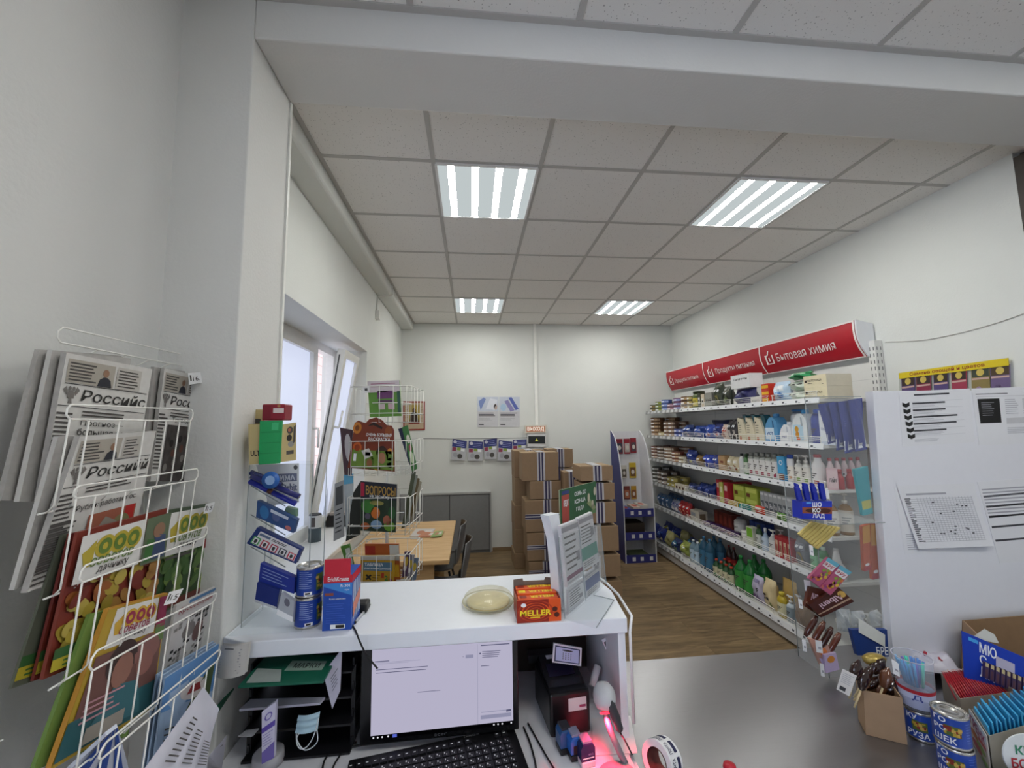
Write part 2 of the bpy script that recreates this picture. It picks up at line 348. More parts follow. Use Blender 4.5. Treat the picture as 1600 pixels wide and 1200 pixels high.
# second window, on the newspaper wall behind the viewer
m = MB(); fy0, fy1, fz0, fz1 = -1.9, -.35, .9, 2.4
pane_frame(m, tr(XL+.03), fy0, fy1, fz0, fz1, .07, .06); m.M = I; m.box(XL-.03, XL+.03, -1.16, -1.09, fz0+.07, fz1-.07, UPVC)
w2 = struct('window_2', m, 'white plastic window behind the viewer')
PANE2 = emit('daylit_pane', '#cdd9f3', FRONT_PANE)
for y0, y1 in ((fy0+.07, -1.16), (-1.09, fy1-.07)): m = MB(); m.box(XL+.004, XL+.008, y0, y1, fz0+.07, fz1-.07, PANE2); m.obj('pane', w2, True)
# ------------------------------------------------------------------ newspaper rack on the left wall
RP = V((-.793, .85, 1.904)); RU = V((-.033, .40, 0)).normalized(); RW = V((-.18, 0, 1)).normalized(); RN = RU.cross(RW).normalized()
def rk(u, v, off=0.): return onp(RP-RN*off, RN, u, v)
WIRE = C('#ecebe6', .35, vary=0)
rack = thing('newspaper_rack', 'white wire newspaper rack with stepped baskets on the left wall', 'rack', (-.93, 1.05, .9))
TIERS = [((105, 632), (302, 640), (103, 655), (300, 658)), ((118, 760), (310, 732), (113, 780), (308, 750)), ((128, 885), (325, 822), (122, 913), (322, 838)), ((145, 1020), (340, 925), (138, 1052), (335, 940)), ((160, 1165), (345, 1013), (152, 1192), (342, 1030))]
def loop(m, a, b, c, d, r=.0018):
    """rounded rectangle of wire"""
    P = []
    for p, q, s in ((a, d, b), (b, a, c), (c, b, d), (d, c, a)):
        P += [p+(q-p)*min(.3, .012/max((q-p).length, .01)), p+(q-p)*.02+(s-p)*.02, p+(s-p)*min(.3, .012/max((s-p).length, .01))]
    m.tube(P, r, WIRE, 6, True)
m = MB(); a, b, c, d = [rk(*p, .05) for p in ((92, 510), (290, 555), (287, 572), (88, 534))]; loop(m, a, b, c, d)
for s in (.25, .45, .65, .85):
    p = d+(c-d)*s; m.tube([p, p-RW*.03-RN*.09, p-RW*.75-RN*.125], .0018, WIRE, 5)

m.obj('back_frame', rack, True)
m = MB(); q = [rk(u, v, .16) for u, v in ((50, 600), (150, 600), (150, 560), (54, 535))]; m.hexa(q, [p-RN*.006 for p in q], C('#d8d8d6', .5)); m.obj('wall_bracket', rack, True)
for k, (a, b, c, d) in enumerate(TIERS):
    m = MB(); a, b, c, d = [rk(*p) for p in (a, b, d, c)]; loop(m, a, b, c, d, .002)
    B = [];
    for s in (.02, .13, .33, .53, .72, .86, .98):
        p = d+(c-d)*s; e = p-RW*.165; m.tube([p, e-RN*.038+RW*.01, e-RN*.05], .0017, WIRE, 5)
    e0, e1 = d-RW*.165-RN*.058, c-RW*.165-RN*.058; m.tube([e0, e1], .0019, WIRE, 5)
    z = d-RN*.15; m.tube([z+RN*.02, z, z-RW*.07, z-RW*.07+RN*.02], .0016, WIRE, 5)
    m.obj('basket', rack, True)
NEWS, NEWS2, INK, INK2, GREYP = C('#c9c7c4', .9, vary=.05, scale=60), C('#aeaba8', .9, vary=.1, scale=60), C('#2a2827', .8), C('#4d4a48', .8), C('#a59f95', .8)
FLESH, SUIT = C('#8a6a55', .8), C('#2b2b33', .8)
def sheet(name, label, cat, quad, off, thick, mat, draw=None, group=None, edge=None, deep=.06):
    """quad of photo pixels: bottom-left, bottom-right, top-right, top-left on the rack plane, off metres behind the front bars"""
    m = MB(); c = Card(m, *[rk(u, v, off + .006 + (0 if k > 1 else deep)) for k, (u, v) in enumerate(quad)]); c.solid(thick, edge or mat, mat)
    if draw: draw(c)
    return m.thing(name, label, cat, group)
def front_page(c, title='Российс', pic=INK2, wide=.86, seed=3, head=True):
    c.rect(.03, .80, .52, .965, GREYP).rect(.55, .80, wide, .965, C('#b5b1ab', .9)); c.up()
    c.lines(.05, .81, .33, .95, 6, INK2, .45, seed).lines(.57, .81, wide-.03, .95, 6, INK2, .4, seed+1)
    c.pg([(.34, .80), (.50, .80), (.48, .85), (.44, .87), (.40, .87), (.36, .85)], SUIT).ell(.42, .90, .035, .03, FLESH)
    c.rect(.03, .79, .97, .795, INK)
    EM = C('#6f6b68', .8); c.pg([(.07, .69), (.13, .69), (.135, .735), (.10, .75), (.065, .735)], EM).pg([(.02, .75), (.06, .71), (.065, .74), (.05, .775)], EM).pg([(.18, .75), (.14, .71), (.135, .74), (.15, .775)], EM).ell(.082, .76, .014, .016, EM).ell(.118, .76, .014, .016, EM).pg([(.08, .655), (.12, .655), (.11, .69), (.09, .69)], EM)
    c.text(title, .2, .68, .97, .765, INK, .006, .15); c.rect(.0, .635, .97, .64, INK)
    c.lines(.0, .1, .19, .6, 16, INK2, .45, seed+2); c.lines(.24, .57, .8, .62, 2, INK2, .45, seed+3, .2)
def np1(c):
    front_page(c); c.text('Прогноз—', .24, .50, .72, .55, INK, .004).text('большая вода', .22, .43, .85, .49, INK, .004); c.lines(.22, .02, .9, .42, 14, INK2, .4, 9)
def np2(c):
    front_page(c, 'Россий', wide=.95, seed=13); c.text('Трубадуры', .3, .52, .92, .57, INK, .004); c.rect(.22, .0, .97, .5, C('#3f3a38', .8, vary=.6, scale=40)); c.up()
    for k in range(9): c.ell(.3+.07*k, .12+.3*((k*5) % 7)/7, .05, .035, [C('#7b7672', .8), C('#1d1a19', .8), C('#5a3a32', .8)][k % 3])
def np3(c):
    front_page(c, 'Российй', wide=.8, seed=23); c.text('Рубли: работает ос.', .2, .44, .9, .49, INK, .004)
    c.rect(.36, .08, .92, .40, C('#9a5a45', .8)); c.up(); c.pg([(.4, .09), (.6, .09), (.7, .3), (.55, .36), (.45, .25)], C('#8c857c', .8)).ell(.75, .25, .12, .1, C('#7c7752', .8)).rect(.78, .28, .9, .4, C('#b02823', .8)); c.lines(0, .02, .3, .4, 12, INK2, .4, 5)
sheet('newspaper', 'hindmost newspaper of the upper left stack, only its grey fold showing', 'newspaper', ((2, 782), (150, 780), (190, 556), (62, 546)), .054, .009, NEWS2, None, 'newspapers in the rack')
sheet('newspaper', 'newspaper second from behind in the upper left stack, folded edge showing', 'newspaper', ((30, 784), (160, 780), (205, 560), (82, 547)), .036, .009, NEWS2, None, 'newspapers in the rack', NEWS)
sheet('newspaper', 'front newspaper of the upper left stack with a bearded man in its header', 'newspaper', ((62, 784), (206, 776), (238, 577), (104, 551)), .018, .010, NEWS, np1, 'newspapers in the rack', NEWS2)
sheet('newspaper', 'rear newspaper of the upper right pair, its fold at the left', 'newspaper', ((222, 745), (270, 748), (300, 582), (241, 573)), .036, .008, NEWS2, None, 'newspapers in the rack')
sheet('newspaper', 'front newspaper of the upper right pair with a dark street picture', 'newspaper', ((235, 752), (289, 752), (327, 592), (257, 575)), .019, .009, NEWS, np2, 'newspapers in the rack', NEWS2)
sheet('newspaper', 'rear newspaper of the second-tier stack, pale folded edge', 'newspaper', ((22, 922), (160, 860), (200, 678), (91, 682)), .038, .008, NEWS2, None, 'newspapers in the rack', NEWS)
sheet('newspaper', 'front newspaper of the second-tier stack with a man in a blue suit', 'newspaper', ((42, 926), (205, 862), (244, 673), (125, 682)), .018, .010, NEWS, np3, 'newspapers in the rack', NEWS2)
def tag16(c): c.text('16', .45, .2, .8, .6, INK)
TAGW = C('#e4e4e6', .6, vary=.01)
def pricetag(name_label, quad, txt, off=-.001):
    m = MB(); c = Card(m, *[rk(u, v, off) for u, v in quad]); c.solid(.0008, TAGW); c.text(txt, .3, .25, .85, .65, INK); c.rect(.08, .3, .2, .8, INK2)
    return m.thing('price_tag', name_label, 'price tag', 'price tags on the newspaper rack')
pricetag('white price tag reading 16 clipped on the upper right newspaper', ((296, 601), (316, 598), (313, 581), (294, 583)), '16.')
pricetag('white price tag at the top corner of the right gardening magazine', ((318, 803), (331, 800), (336, 784), (322, 788)), '15')
pricetag('white price tag above the red 1000 magazine in the fourth tier', ((256, 946), (275, 941), (287, 919), (265, 925)), '15')
# magazines
YEL, GRN, GLD = C('#c9b23c', .4), C('#3c6b35', .4), C('#c08a35', .4)
def logo1000(c, x0, y0, x1, y1, ca=None, cb=None, word='советов'):
    ca = ca or C('#b3a23a', .5); cb = cb or C('#5f7a33', .5); c.rect(x0, y0, x1, y1, C('#dad9d6', .5)); c.up(); w, h = x1-x0, y1-y0
    c.pg([(x0+.10*w, y0+.3*h), (x0+.2*w, y0+.3*h), (x0+.22*w, y0+.85*h), (x0+.12*w, y0+.7*h), (x0+.04*w, y0+.62*h)], ca)
    for k in range(3): c.ell(x0+(.36+.23*k)*w, y0+.66*h, .15*w, .24*h, ca)
    c.up()
    for k in range(3): c.ring(x0+(.36+.23*k)*w, y0+.66*h, .10*w, .17*h, cb, .55)
    c.text(word, x0+.18*w, y0+.28*h, x0+.85*w, y0+.46*h, cb, .01, .2).text('дачнику', x0+.3*w, y0+.08*h, x0+.8*w, y0+.24*h, INK2, .01, .2)
def potatoes(c, x0, y0, x1, y1, cols, n=46, seed=2, r=.06):
    q = random.Random(seed)
    for k in range(n):
        if k % 6 == 0: c.up()
        c.ell(min(x1-r, max(x0+r, q.uniform(x0, x1))), min(y1-r*.6, max(y0+r*.6, q.uniform(y0, y1))), r*q.uniform(.7, 1.1), r*.62*q.uniform(.7, 1.1), cols[int(q.random()*len(cols))], 12, q.uniform(-.8, .8))
RED1, RED2 = C('#6b2620', .5), C('#7d3428', .5)
POT = [C('#8d7b2d', .45), C('#a8943a', .45), C('#93572b', .45), C('#6f2d20', .45), C('#99713a', .45), C('#b3a14d', .45)]
def mag_foot(c): c.rect(0, .12, 1, .19, C('#376235', .5)).rect(0, .04, 1, .12, C('#b5a632', .5)); c.up(); c.lines(.08, .05, .7, .11, 2, GRN, .4)
def mag1(c):
    potatoes(c, 0, .16, 1, .72, POT, 70, 4, .085); c.up(); mag_foot(c); c.rect(.28, .2, .52, .28, C('#c9c6c0', .6)); c.up(2)
    logo1000(c, .0, .62, .64, .97); c.rect(.66, .6, .98, .97, C('#5d6a52', .6)); c.up(); c.ell(.84, .85, .08, .06, FLESH).pg([(.72, .62), (.96, .62), (.94, .8), (.8, .82)], C('#3a4a6b', .6)).pg([(.68, .62), (.78, .62), (.8, .78), (.7, .8)], GRN)
def mag2(c):
    c.rect(0, .05, 1, .6, C('#2f4a26', .5)); potatoes(c, .02, .1, .85, .6, [C('#3f5f2c', .5), C('#26381f', .5), C('#6c8440', .5), C('#54703a', .5)], 36, 8, .1); c.rect(.85, .1, 1, .62, C('#7c9230', .5)).rect(.0, .03, 1, .1, C('#6d3329', .5)); c.up()
    logo1000(c, .02, .55, .72, .97); c.rect(.74, .62, 1, .88, C('#4a4a2e', .5)); c.up(); c.rect(.72, .52, 1, .62, C('#7d2a26', .5)); c.lines(.05, .5, .6, .55, 1, INK2, .5)
def magb(c): c.rect(0, .05, 1, .5, RED2); mag_foot(c)
MG = 'gardening magazines in the third tier'
sheet('magazine', 'rearmost magazine of the third-tier left stack, green and yellow foot sticking out', 'magazine', ((18, 1076), (150, 1030), (210, 815), (98, 836)), .050, .005, C('#5b5f52', .4), mag_foot, MG)
sheet('magazine', 'second magazine of the third-tier left stack, red spine edge showing', 'magazine', ((52, 1064), (180, 1020), (225, 808), (110, 834)), .036, .005, RED1, magb, MG)
sheet('magazine', 'gardening magazine with a pile of yellow and red potatoes on its cover', 'magazine', ((67, 1062), (234, 992), (263, 794), (122, 832)), .018, .006, RED2, mag1, MG)
sheet('magazine', 'gardening magazine with dark green cucumbers at the right of the third tier', 'magazine', ((230, 968), (313, 931), (349, 783), (264, 797)), .020, .008, C('#4a5a44', .4), mag2, MG)
def mag3(c):
    c.rect(.0, .0, 1, .99, C('#b0922f', .5)); c.up(); logo1000(c, .13, .69, .83, .98, C('#c8a13a', .5), C('#93304a', .5), 'советов')
    c.rect(.84, .72, 1, .98, C('#8d2f4f', .5)).rect(.85, .6, 1, .74, C('#5e7d43', .5)).rect(0, .03, 1, .26, C('#2c5a60', .5)).rect(.05, .26, .97, .66, C('#6f4c45', .5)); c.up()
    c.ell(.42, .56, .2, .15, C('#3c2a25', .5)).ell(.75, .57, .2, .12, C('#8a5f58', .5)); c.up(); c.ell(.45, .48, .13, .13, C('#94695a', .5)).ell(.75, .46, .12, .1, C('#8f6157', .5)).pg([(.2, .1), (.8, .06), (.7, .34), (.4, .38)], C('#3c6b74', .5)); c.up(); c.lines(.1, .2, .55, .36, 4, C('#b98a93', .6), .35); c.rect(.2, .05, .6, .16, C('#9a938a', .6))
def cross(c):
    c.rect(.1, .8, .95, .95, C('#c3bcb9', .6)); c.up(); c.text('Кроссворды', .08, .82, .95, .93, C('#8c2f2e', .5), .01); c.rect(.3, .94, 1, .99, C('#4a78a5', .5))
    q = random.Random(3)
    for i in range(9):
        for j in range(14):
            if q.random() < .45: c.rect(.05+.1*i, .05+.05*j, .13+.1*i, .095+.05*j, INK if q.random() < .5 else C('#8a8784', .7))
    c.up(); c.ell(.45, .5, .16, .12, C('#7a7472', .6)).ell(.72, .4, .14, .16, C('#6b4f4a', .6))
sheet('magazine', 'light green covered magazine behind the others in the fourth tier', 'magazine', ((52, 1204), (200, 1150), (232, 936), (141, 960)), .034, .007, C('#6d8a45', .45), None, 'magazines in the fourth tier')
sheet('magazine', 'magazine with red 1000 lettering and a child on the cover', 'magazine', ((78, 1204), (238, 1108), (262, 926), (170, 951)), .018, .009, GLD, mag3, 'magazines in the fourth tier')
sheet('magazine', 'black and white crossword magazine at the right of the fourth tier', 'magazine', ((254, 1060), (313, 1012), (337, 917), (276, 946)), .018, .007, C('#c9c6c4', .5), cross, 'magazines in the fourth tier')
BL = C('#5f8ec4', .5)
def leaf(c): c.rect(0, .62, 1, 1, BL); c.up(); c.ell(.55, .72, .25, .09, C('#c9c2c0', .6)); c.up(); c.pg([(.42, .69), (.5, .76), (.66, .76), (.7, .69)], C('#8e2f30', .6)); c.pg([(.4, .5), (.9, .48), (.95, .86), (.75, .8)], C('#495a3a', .6)); c.up(); c.lines(.1, .1, .8, .45, 6, INK2, .3)
for k in range(3):
    sheet('leaflet', ['rear blue-topped leaflet of the fifth-tier stack', 'middle blue-topped leaflet of the fifth-tier stack', 'front blue-topped leaflet with a round red emblem in the fifth tier'][k], 'leaflet', ((222+8*k, 1204), (300+8*k, 1204), (334+4*k, 1002+2*k), (246+6*k, 1054+3*k)), .044-.012*k, .004, C('#9eb6d4', .5), leaf if k == 2 else None, 'blue leaflets in the fifth tier')
def stripes(c):
    for k in range(3): c.pg([(.1+.3*k, .0), (.28+.3*k, .0), (.48+.25*k, 1), (.32+.25*k, 1)], C('#2f4f9e', .5))
sheet('booklet', 'blue and white striped booklet at the bottom left of the rack', 'booklet', ((96, 1215), (205, 1215), (184, 1136), (166, 1150)), .016, .008, C('#c9cede', .5), stripes)
def bullets(c):
    for k in range(3): c.lines(.12+.28*k, .05, .3+.28*k, .62-.1*k, 9, INK2, .3, k, .1)
m = MB(); q = [rk(u, v, .004) for u, v in ((222, 1206), (322, 1206), (329, 1112), (318, 1073))]
c = Card(m, *q); m.grid(lambda a, b: c.p(a, b, .014*math.sin(3.1*a)*(1-b)+.02*b*b*a), 8, 8, C('#c6c6d2', .7)); c.layer = 26; bullets(c)
m.thing('paper_sheet', 'curled white printed sheet leaning in the bottom tier of the rack', 'sheet')
sheet('folder', 'green folder edge at the bottom right of the rack', 'folder', ((318, 1180), (345, 1150), (366, 1075), (330, 1118)), .055, .006, C('#2f6f55', .5), None)
sheet('paper_sheet', 'white printed sheet in front of the green folder in the rack', 'sheet', ((322, 1206), (346, 1206), (354, 1150), (326, 1182)), .0, .001, C('#b9b9c6', .6), lambda c: c.lines(.15, .1, .85, .9, 9, INK2, .3))
# ------------------------------------------------------------------ the till counter
def slab(name, label, cat, quad, ax, val, thick, mat, draw=None, group=None, front=None, bevel=0.):
    """flat package: photo pixels bottom-left, bottom-right, top-right, top-left on the plane ax = val, thick metres deep behind it"""
    m = MB(); c = Card(m, *[on(ax, val, u, v) for u, v in quad]); c.solid(thick, mat, front or mat)
    if draw: draw(c)
    return m.thing(name, label, cat, group, bevel=bevel)
LAM, LAMF = C('#e0e4ec', .3, vary=.01), C('#cfd6de', .35, vary=.01)
CZ = 1.10
ctr = thing('counter', 'white till counter with a raised shelf over the desk', 'counter', (-.1, 1.5, 0))
m = MB(); o = [(-.64, 1.29), (.477, 1.29), (.50, 1.50), (.47, 1.70), (-.722, 1.70), (-.722, 1.325)]
m.prism([(x, y, CZ-.045) for x, y in o][::-1], (0, 0, .045), LAM); m.obj('countertop', ctr, True, bevel=.003)
m = MB(); m.box(.447, .470, 1.295, 1.69, 0, CZ-.046, LAM); m.box(.447, .470, .9, 1.294, 0, .722, LAM); m.obj('side_panel', ctr, True)
m = MB(); m.box(-.72, .446, 1.672, 1.69, 0, CZ-.046, C('#3c3330', .6)); m.obj('back_panel', ctr, True)
m = MB(); m.prism([(x, y, .725) for x, y in ((-.55, .45), (.446, .45), (.446, 1.671), (-.72, 1.671), (-.72, 1.31), (-.55, 1.31))], (0, 0, .025), C('#d5d5da', .4)); m.obj('desk_top', ctr, True)
m = MB(); m.tube([(.482, 1.284, .80), (.482, 1.284, 1.06), (.492, 1.29, 1.104), (.508, 1.45, 1.104), (.502, 1.56, 1.104), (.475, 1.69, 1.104)], .0045, C('#e8e8ea', .4), 6); m.obj('cable_trim', ctr, True)
# monitor
BZ = C('#0e0e10', .25, vary=0)
mon = thing('monitor', 'black flat monitor with a pale page on its screen under the counter shelf', 'monitor', (-.10, 1.37, .75))
my = 1.33
def mp(u, v): p = on('y', my, u, v); return p
bl, brr = mp(561, 1167), mp(811, 1140); hh = 1.048
m = MB(); m.hexa([bl, brr, V((brr.x, my, hh)), V((bl.x, my, hh))], [p+V((0, .03, 0)) for p in (bl, brr, V((brr.x, my, hh)), V((bl.x, my, hh)))], BZ)
c = Card(m, bl, brr, brr+V((0, 0, .02)), bl+V((0, 0, .02))); c.text('acer', .46, .35, .54, .7, C('#55565a', .4)); m.obj('case', mon, True, bevel=.003)
SCR = emit('screen_page', '#c4c0d8', .82); SD, SD2, SD3 = emit('screen_ink', '#6a6a8a', .7), emit('screen_grey', '#9c9cb8', .8), emit('screen_bar', '#08080c', .3)
sb, sr = mp(579, 1156), mp(802, 1131); top = 1.036; off = V((0, -.0012, 0))
m = MB(); c = Card(m, sb+off, sr+off, V((sr.x, my, top))+off, V((sb.x, my, top))+off); c.solid(.001, SCR)
c.rect(0, 0, 1, .045, SD3); c.up(); c.rect(.15, .005, .18, .04, emit('screen_icon', '#5b6ad0', .9))
for x in (.02, .05, .08, .12, .86, .89, .92, .985): c.ell(x, .022, .006, .010, emit('screen_dot', '#e8e8f0', .9))
c.rect(.02, .862, .12, .872, SD).lines(.03, .83, .35, .86, 2, SD2, .3).lines(.03, .72, .4, .79, 2, SD, .22, 3, .1).rect(.32, .48, .48, .486, SD).rect(.66, .83, .715, .87, SD2).rect(.64, .848, .645, .856, SD).rect(.745, .05, .747, .99, SD2)
c.ell(.765, .875, .006, .010, SD).lines(.78, .815, .95, .905, 4, SD, .35, 5).rect(.77, .72, .83, .728, SD).rect(.765, .10, .985, .145, SD2).lines(.77, .16, .97, .2, 1, SD2, .2).rect(.95, .16, .985, .185, SD).lines(.77, .95, .99, .99, 1, SD, .3)
m.obj('screen', mon, True)
m = MB(); m.box(-.16, -.05, 1.37, 1.40, .752, .95, BZ); m.box(-.22, .02, 1.40, 1.52, .7505, .758, BZ); m.obj('stand', mon, True)
# keyboard
kb = thing('keyboard', 'black computer keyboard with white key letters on the desk', 'keyboard', (-.10, 1.245, .751), 9.4)
m = MB(); m.box(-.24, .24, -.085, .083, 0, .018, C('#101012', .4)); m.obj('base', kb, bevel=.003)
KEY, KL = C('#17171a', .45, vary=0), C('#d0d0d2', .5, vary=0)
m = MB(); q = random.Random(5)
for r in range(6):
    for k in range(22):
        if r == 5 and 15 < k < 19: continue
        x = -.230+k*.0213+(.004 if k > 14 else 0)+(.004 if k > 17 else 0); y = -.072+r*.0235+(.006 if r == 5 else 0)
        if x > .222: continue
        if r == 0 and 4 < k < 10: continue
        h = .023; m.box(x-.0092, x+.0092, y-.0092, y+.0092, .0182, h, KEY)
        cc = Card(m, (x-.008, y-.008, h), (x+.008, y-.008, h), (x+.008, y+.008, h), (x-.008, y+.008, h), .0003)
        if r < 5: cc.rect(.2, .5, .32+.1*q.random(), .85, KL); cc.rect(.55, .2, .7, .45, KL)
        else: cc.rect(.2, .5, .6, .7, KL)
m.box(-.12, -.012, -.081, -.063, .0182, .023, KEY); m.obj('keys', kb)
m = MB(); cc = Card(m, (.085, .072, .0181), (.13, .072, .0181), (.13, .080, .0181), (.085, .080, .0181), .0003); cc.text('ГАРНИЗОН', 0, 0, 1, 1, KL); m.obj('lettering', kb)
# things on the raised shelf: cans
CB, CB2, TIN = C('#1e3f96', .3), C('#16307a', .3), C('#c3c1bc', .25, metal=.9, vary=.02)
def tin_can(name, label, loc, r, h, body, draw=None, rz=0, group=None, n=32, ends=TIN):
    t = thing(name, label, 'can', loc, rz, group)
    m = MB(); m.lathe([(r*.96, 0, ends), (r, .002, ends), (r, .005, ends), (r*.985, .007), (r*.985, .007, body), (r*.985, h-.007, body), (r*.985, h-.007, ends), (r, h-.005, ends), (r, h-.001, ends), (r*.95, h, ends), (r*.93, h-.004, ends), (r*.75, h-.004, ends), (r*.72, h-.0025, ends), (r*.5, h-.0025, ends), (r*.47, h-.004, ends), (0, h-.004, ends)], body, n)
    m.obj('body', t)
    if draw:
        m = MB(); draw(m, r*.985+.0004, h); m.obj('label', t)
    return t
def wrap(m, r, z0, z1, a0, a1, mat, n=8, lift=0.):
    r += lift
    for k in range(n):
        b0, b1 = a0+(a1-a0)*k/n, a0+(a1-a0)*(k+1)/n
        f = lambda a, z: (r*math.sin(math.radians(a)), -r*math.cos(math.radians(a)), z)
        m.poly([f(b0, z0), f(b1, z0), f(b1, z1), f(b0, z1)], mat, True)
def wtext(m, s, r, z0, z1, a0, a1, mat, bold=.01, lift=.0005):
    vs, fs, (x0, x1, y0, y1) = text_mesh(s, bold); r += lift
    i = []
    for p in vs:
        a = math.radians(a0+(p[0]-x0)/max(x1-x0, 1e-6)*(a1-a0)); i.append(m.v((r*math.sin(a), -r*math.cos(a), z0+(p[1]-y0)/max(y1-y0, 1e-6)*(z1-z0))))
    for f in fs: m.f([i[k] for k in f], mat)
WT = C('#eceef2', .5, vary=0)
VEG = [C('#b79a3a', .5), C('#7f2d24', .5), C('#55662e', .5), C('#c7a552', .5)]
def vegpatch(m, r, z0, z1, a0, a1, n=14, seed=1):
    q = random.Random(seed)
    wrap(m, r, z0, z1, a0, a1, VEG[2], 6)
    for k in range(n):
        a = q.uniform(a0+4, a1-4); z = q.uniform(z0+.004, z1-.004); d = .006/(r)*57
        wrap(m, r, z-.004, z+.004, a-d*.7, a+d*.7, VEG[k % 4], 2, .0004+.0001*k)
def backlabel(m, r, h):
    for k in range(9): wrap(m, r, h*.84-k*h*.065, h*.86-k*h*.065, -30, (25 if k % 3 else 12), C('#8fa2d6', .5), 4)
    wrap(m, r, h*.1, h*.2, -5, 28, WT, 4); wrap(m, r, h*.12, h*.18, 0, 20, INK, 4, .0004)
    vegpatch(m, r, h*.2, h*.75, -95, -58, 8, 2); vegpatch(m, r, h*.2, h*.75, 45, 85, 8, 3)
p = on('z', CZ, 481, 975); p.z = CZ+.0005
tin_can('tin_can', 'lower blue tin can of the two stacked on the counter', p, .039, .088, CB, backlabel, 12, 'blue tins on the counter')
tin_can('tin_can', 'upper blue tin can of the two stacked on the counter', p+V((.001, .002, .0885)), .039, .088, CB, backlabel, 2, 'blue tins on the counter')
# pen box
EKB, EKR = C('#1f4aa6', .35), C('#c22036', .35)
pb = thing('pen_box', 'blue and red cardboard box of pens on the counter beside the tins', 'box', on('z', CZ, 521, 985)+V((.01, .04, .0005)), 0)
m = MB(); m.box(-.042, .042, -.042, .052, 0, .158, EKB); c = Card(m, (-.042, -.042, 0), (.042, -.042, 0), (.042, -.042, .158), (-.042, -.042, .158))
c.rect(0, .86, 1, 1, EKR).pg([(0, .8), (0, .855), (1, .855), (1, .62)], C('#3b83cf', .4)); c.up(); c.text('ErichKrause', .15, .89, .88, .97, WT, .015).text('R-301', .6, .78, .92, .83, WT, .01).text('original', .74, .71, .9, .745, WT)
c.lines(.12, .12, .8, .5, 9, C('#3c5fc0', .5), .25, 3).rect(.06, .63, .36, .68, C('#8a4a40', .5)).text('Ручка шариковая', .22, .55, .78, .585, WT).rect(.28, .03, .78, .11, WT); c.up(); c.rect(.46, .045, .75, .1, INK)
c = Card(m, (.042, -.042, 0), (.042, .052, 0), (.042, .052, .158), (.042, -.042, .158)); c.rect(0, .86, 1, 1, EKR); c.up()
for k in range(5): c.rect(.1+.18*k, .15, .2+.18*k, .84, C('#b9c8e4', .5))
c.up(); c.pg([(.1, .2), (.9, .4), (.9, .6), (.1, .45)], C('#c97a6a', .5)); m.obj('carton', pb)
m = MB(); m.box(-.040, .036, -.043, -.041, .155, .205, EKR); m.obj('lid_flap', pb)
# pen and adapter
p, q_ = on('z', CZ+.005, 555, 972), on('z', CZ+.005, 579, 944)
pen = thing('pen', 'ballpoint pen with a clear barrel lying on the counter', 'pen', p)
d = q_-p
m = MB(); m.M = Matrix.Translation(p); m.tube([d*0, d*.62], .0042, C('#b9bcc2', .3), 8); m.obj('barrel', pen, True)
m = MB(); m.M = Matrix.Translation(p); m.tube([d*.62, d*.9, d*1.0], [.0046, .0036, .001], BLACK, 8); m.tube([d*-.03, d*.0], .0046, BLACK, 8); m.obj('cap', pen, True)
m = MB(); a = on('z', CZ, 558, 960); m.box(a.x-.012, a.x+.03, a.y, a.y+.05, CZ+.0005, CZ+.03, BLACK); ad = m.thing('power_adapter', 'small black adapter behind the pen box on the counter', 'adapter', bevel=.006)
cable = lambda pts, r, name, label, col='#101010': (lambda m: (m.tube(pts, r, C(col, .5, vary=0), 6), m.thing(name, label, 'cable'))[1])(MB())
def smooth(pts, n=6):
    P = [V(p) for p in pts]; out = []
    for k in range(len(P)-1):
        a, b, c, d = P[max(k-1, 0)], P[k], P[k+1], P[min(k+2, len(P)-1)]
        for j in range(n):
            t = j/n; out.append(.5*((2*b)+(c-a)*t+(2*a-5*b+4*c-d)*t*t+(3*b-a-3*c+d)*t**3))
    return out+[P[-1]]
cable(smooth([on('z', CZ+.004, 555, 960), on('z', CZ+.004, 551, 975), on('z', CZ+.003, 556, 986), (on('z', CZ, 562, 1000)).xy.to_3d()+V((0, -.004, CZ+.001)), (on('y', 1.283, 572, 1022)), (on('y', 1.275, 590, 1045))]), .0025, 'power_cable', 'thin black cable hanging over the counter edge')
# glass dish
gd = thing('glass_dish', 'round shallow glass dish with yellow contents on the counter', 'dish', on('z', CZ, 763, 945)+V((0, .005, .0005)))
G1 = glass('dish_glass', (.97, .96, .88), .14)
m = MB(); m.lathe([(.070, 0), (.082, .003), (.086, .012), (.083, .014), (.083, .014), (.080, .028), (.074, .034), (0, .036)], G1, 40); m.obj('dish', gd)
m = MB(); m.lathe([(.0, .001, C('#c9b878', .5)), (.068, .003, C('#c3ab62', .5)), (.074, .012, C('#d6cba3', .5)), (.066, .018), (0, .0185)], C('#cfc399', .5, vary=.12, scale=40), 32); m.obj('contents', gd)
m = MB(); m.tube([(.0865*math.cos(k*.157), .0865*math.sin(k*.157), .013) for k in range(40)], .0016, glass('rim_glass', (.75, .72, .5), .5), 6, True); m.obj('rim', gd)
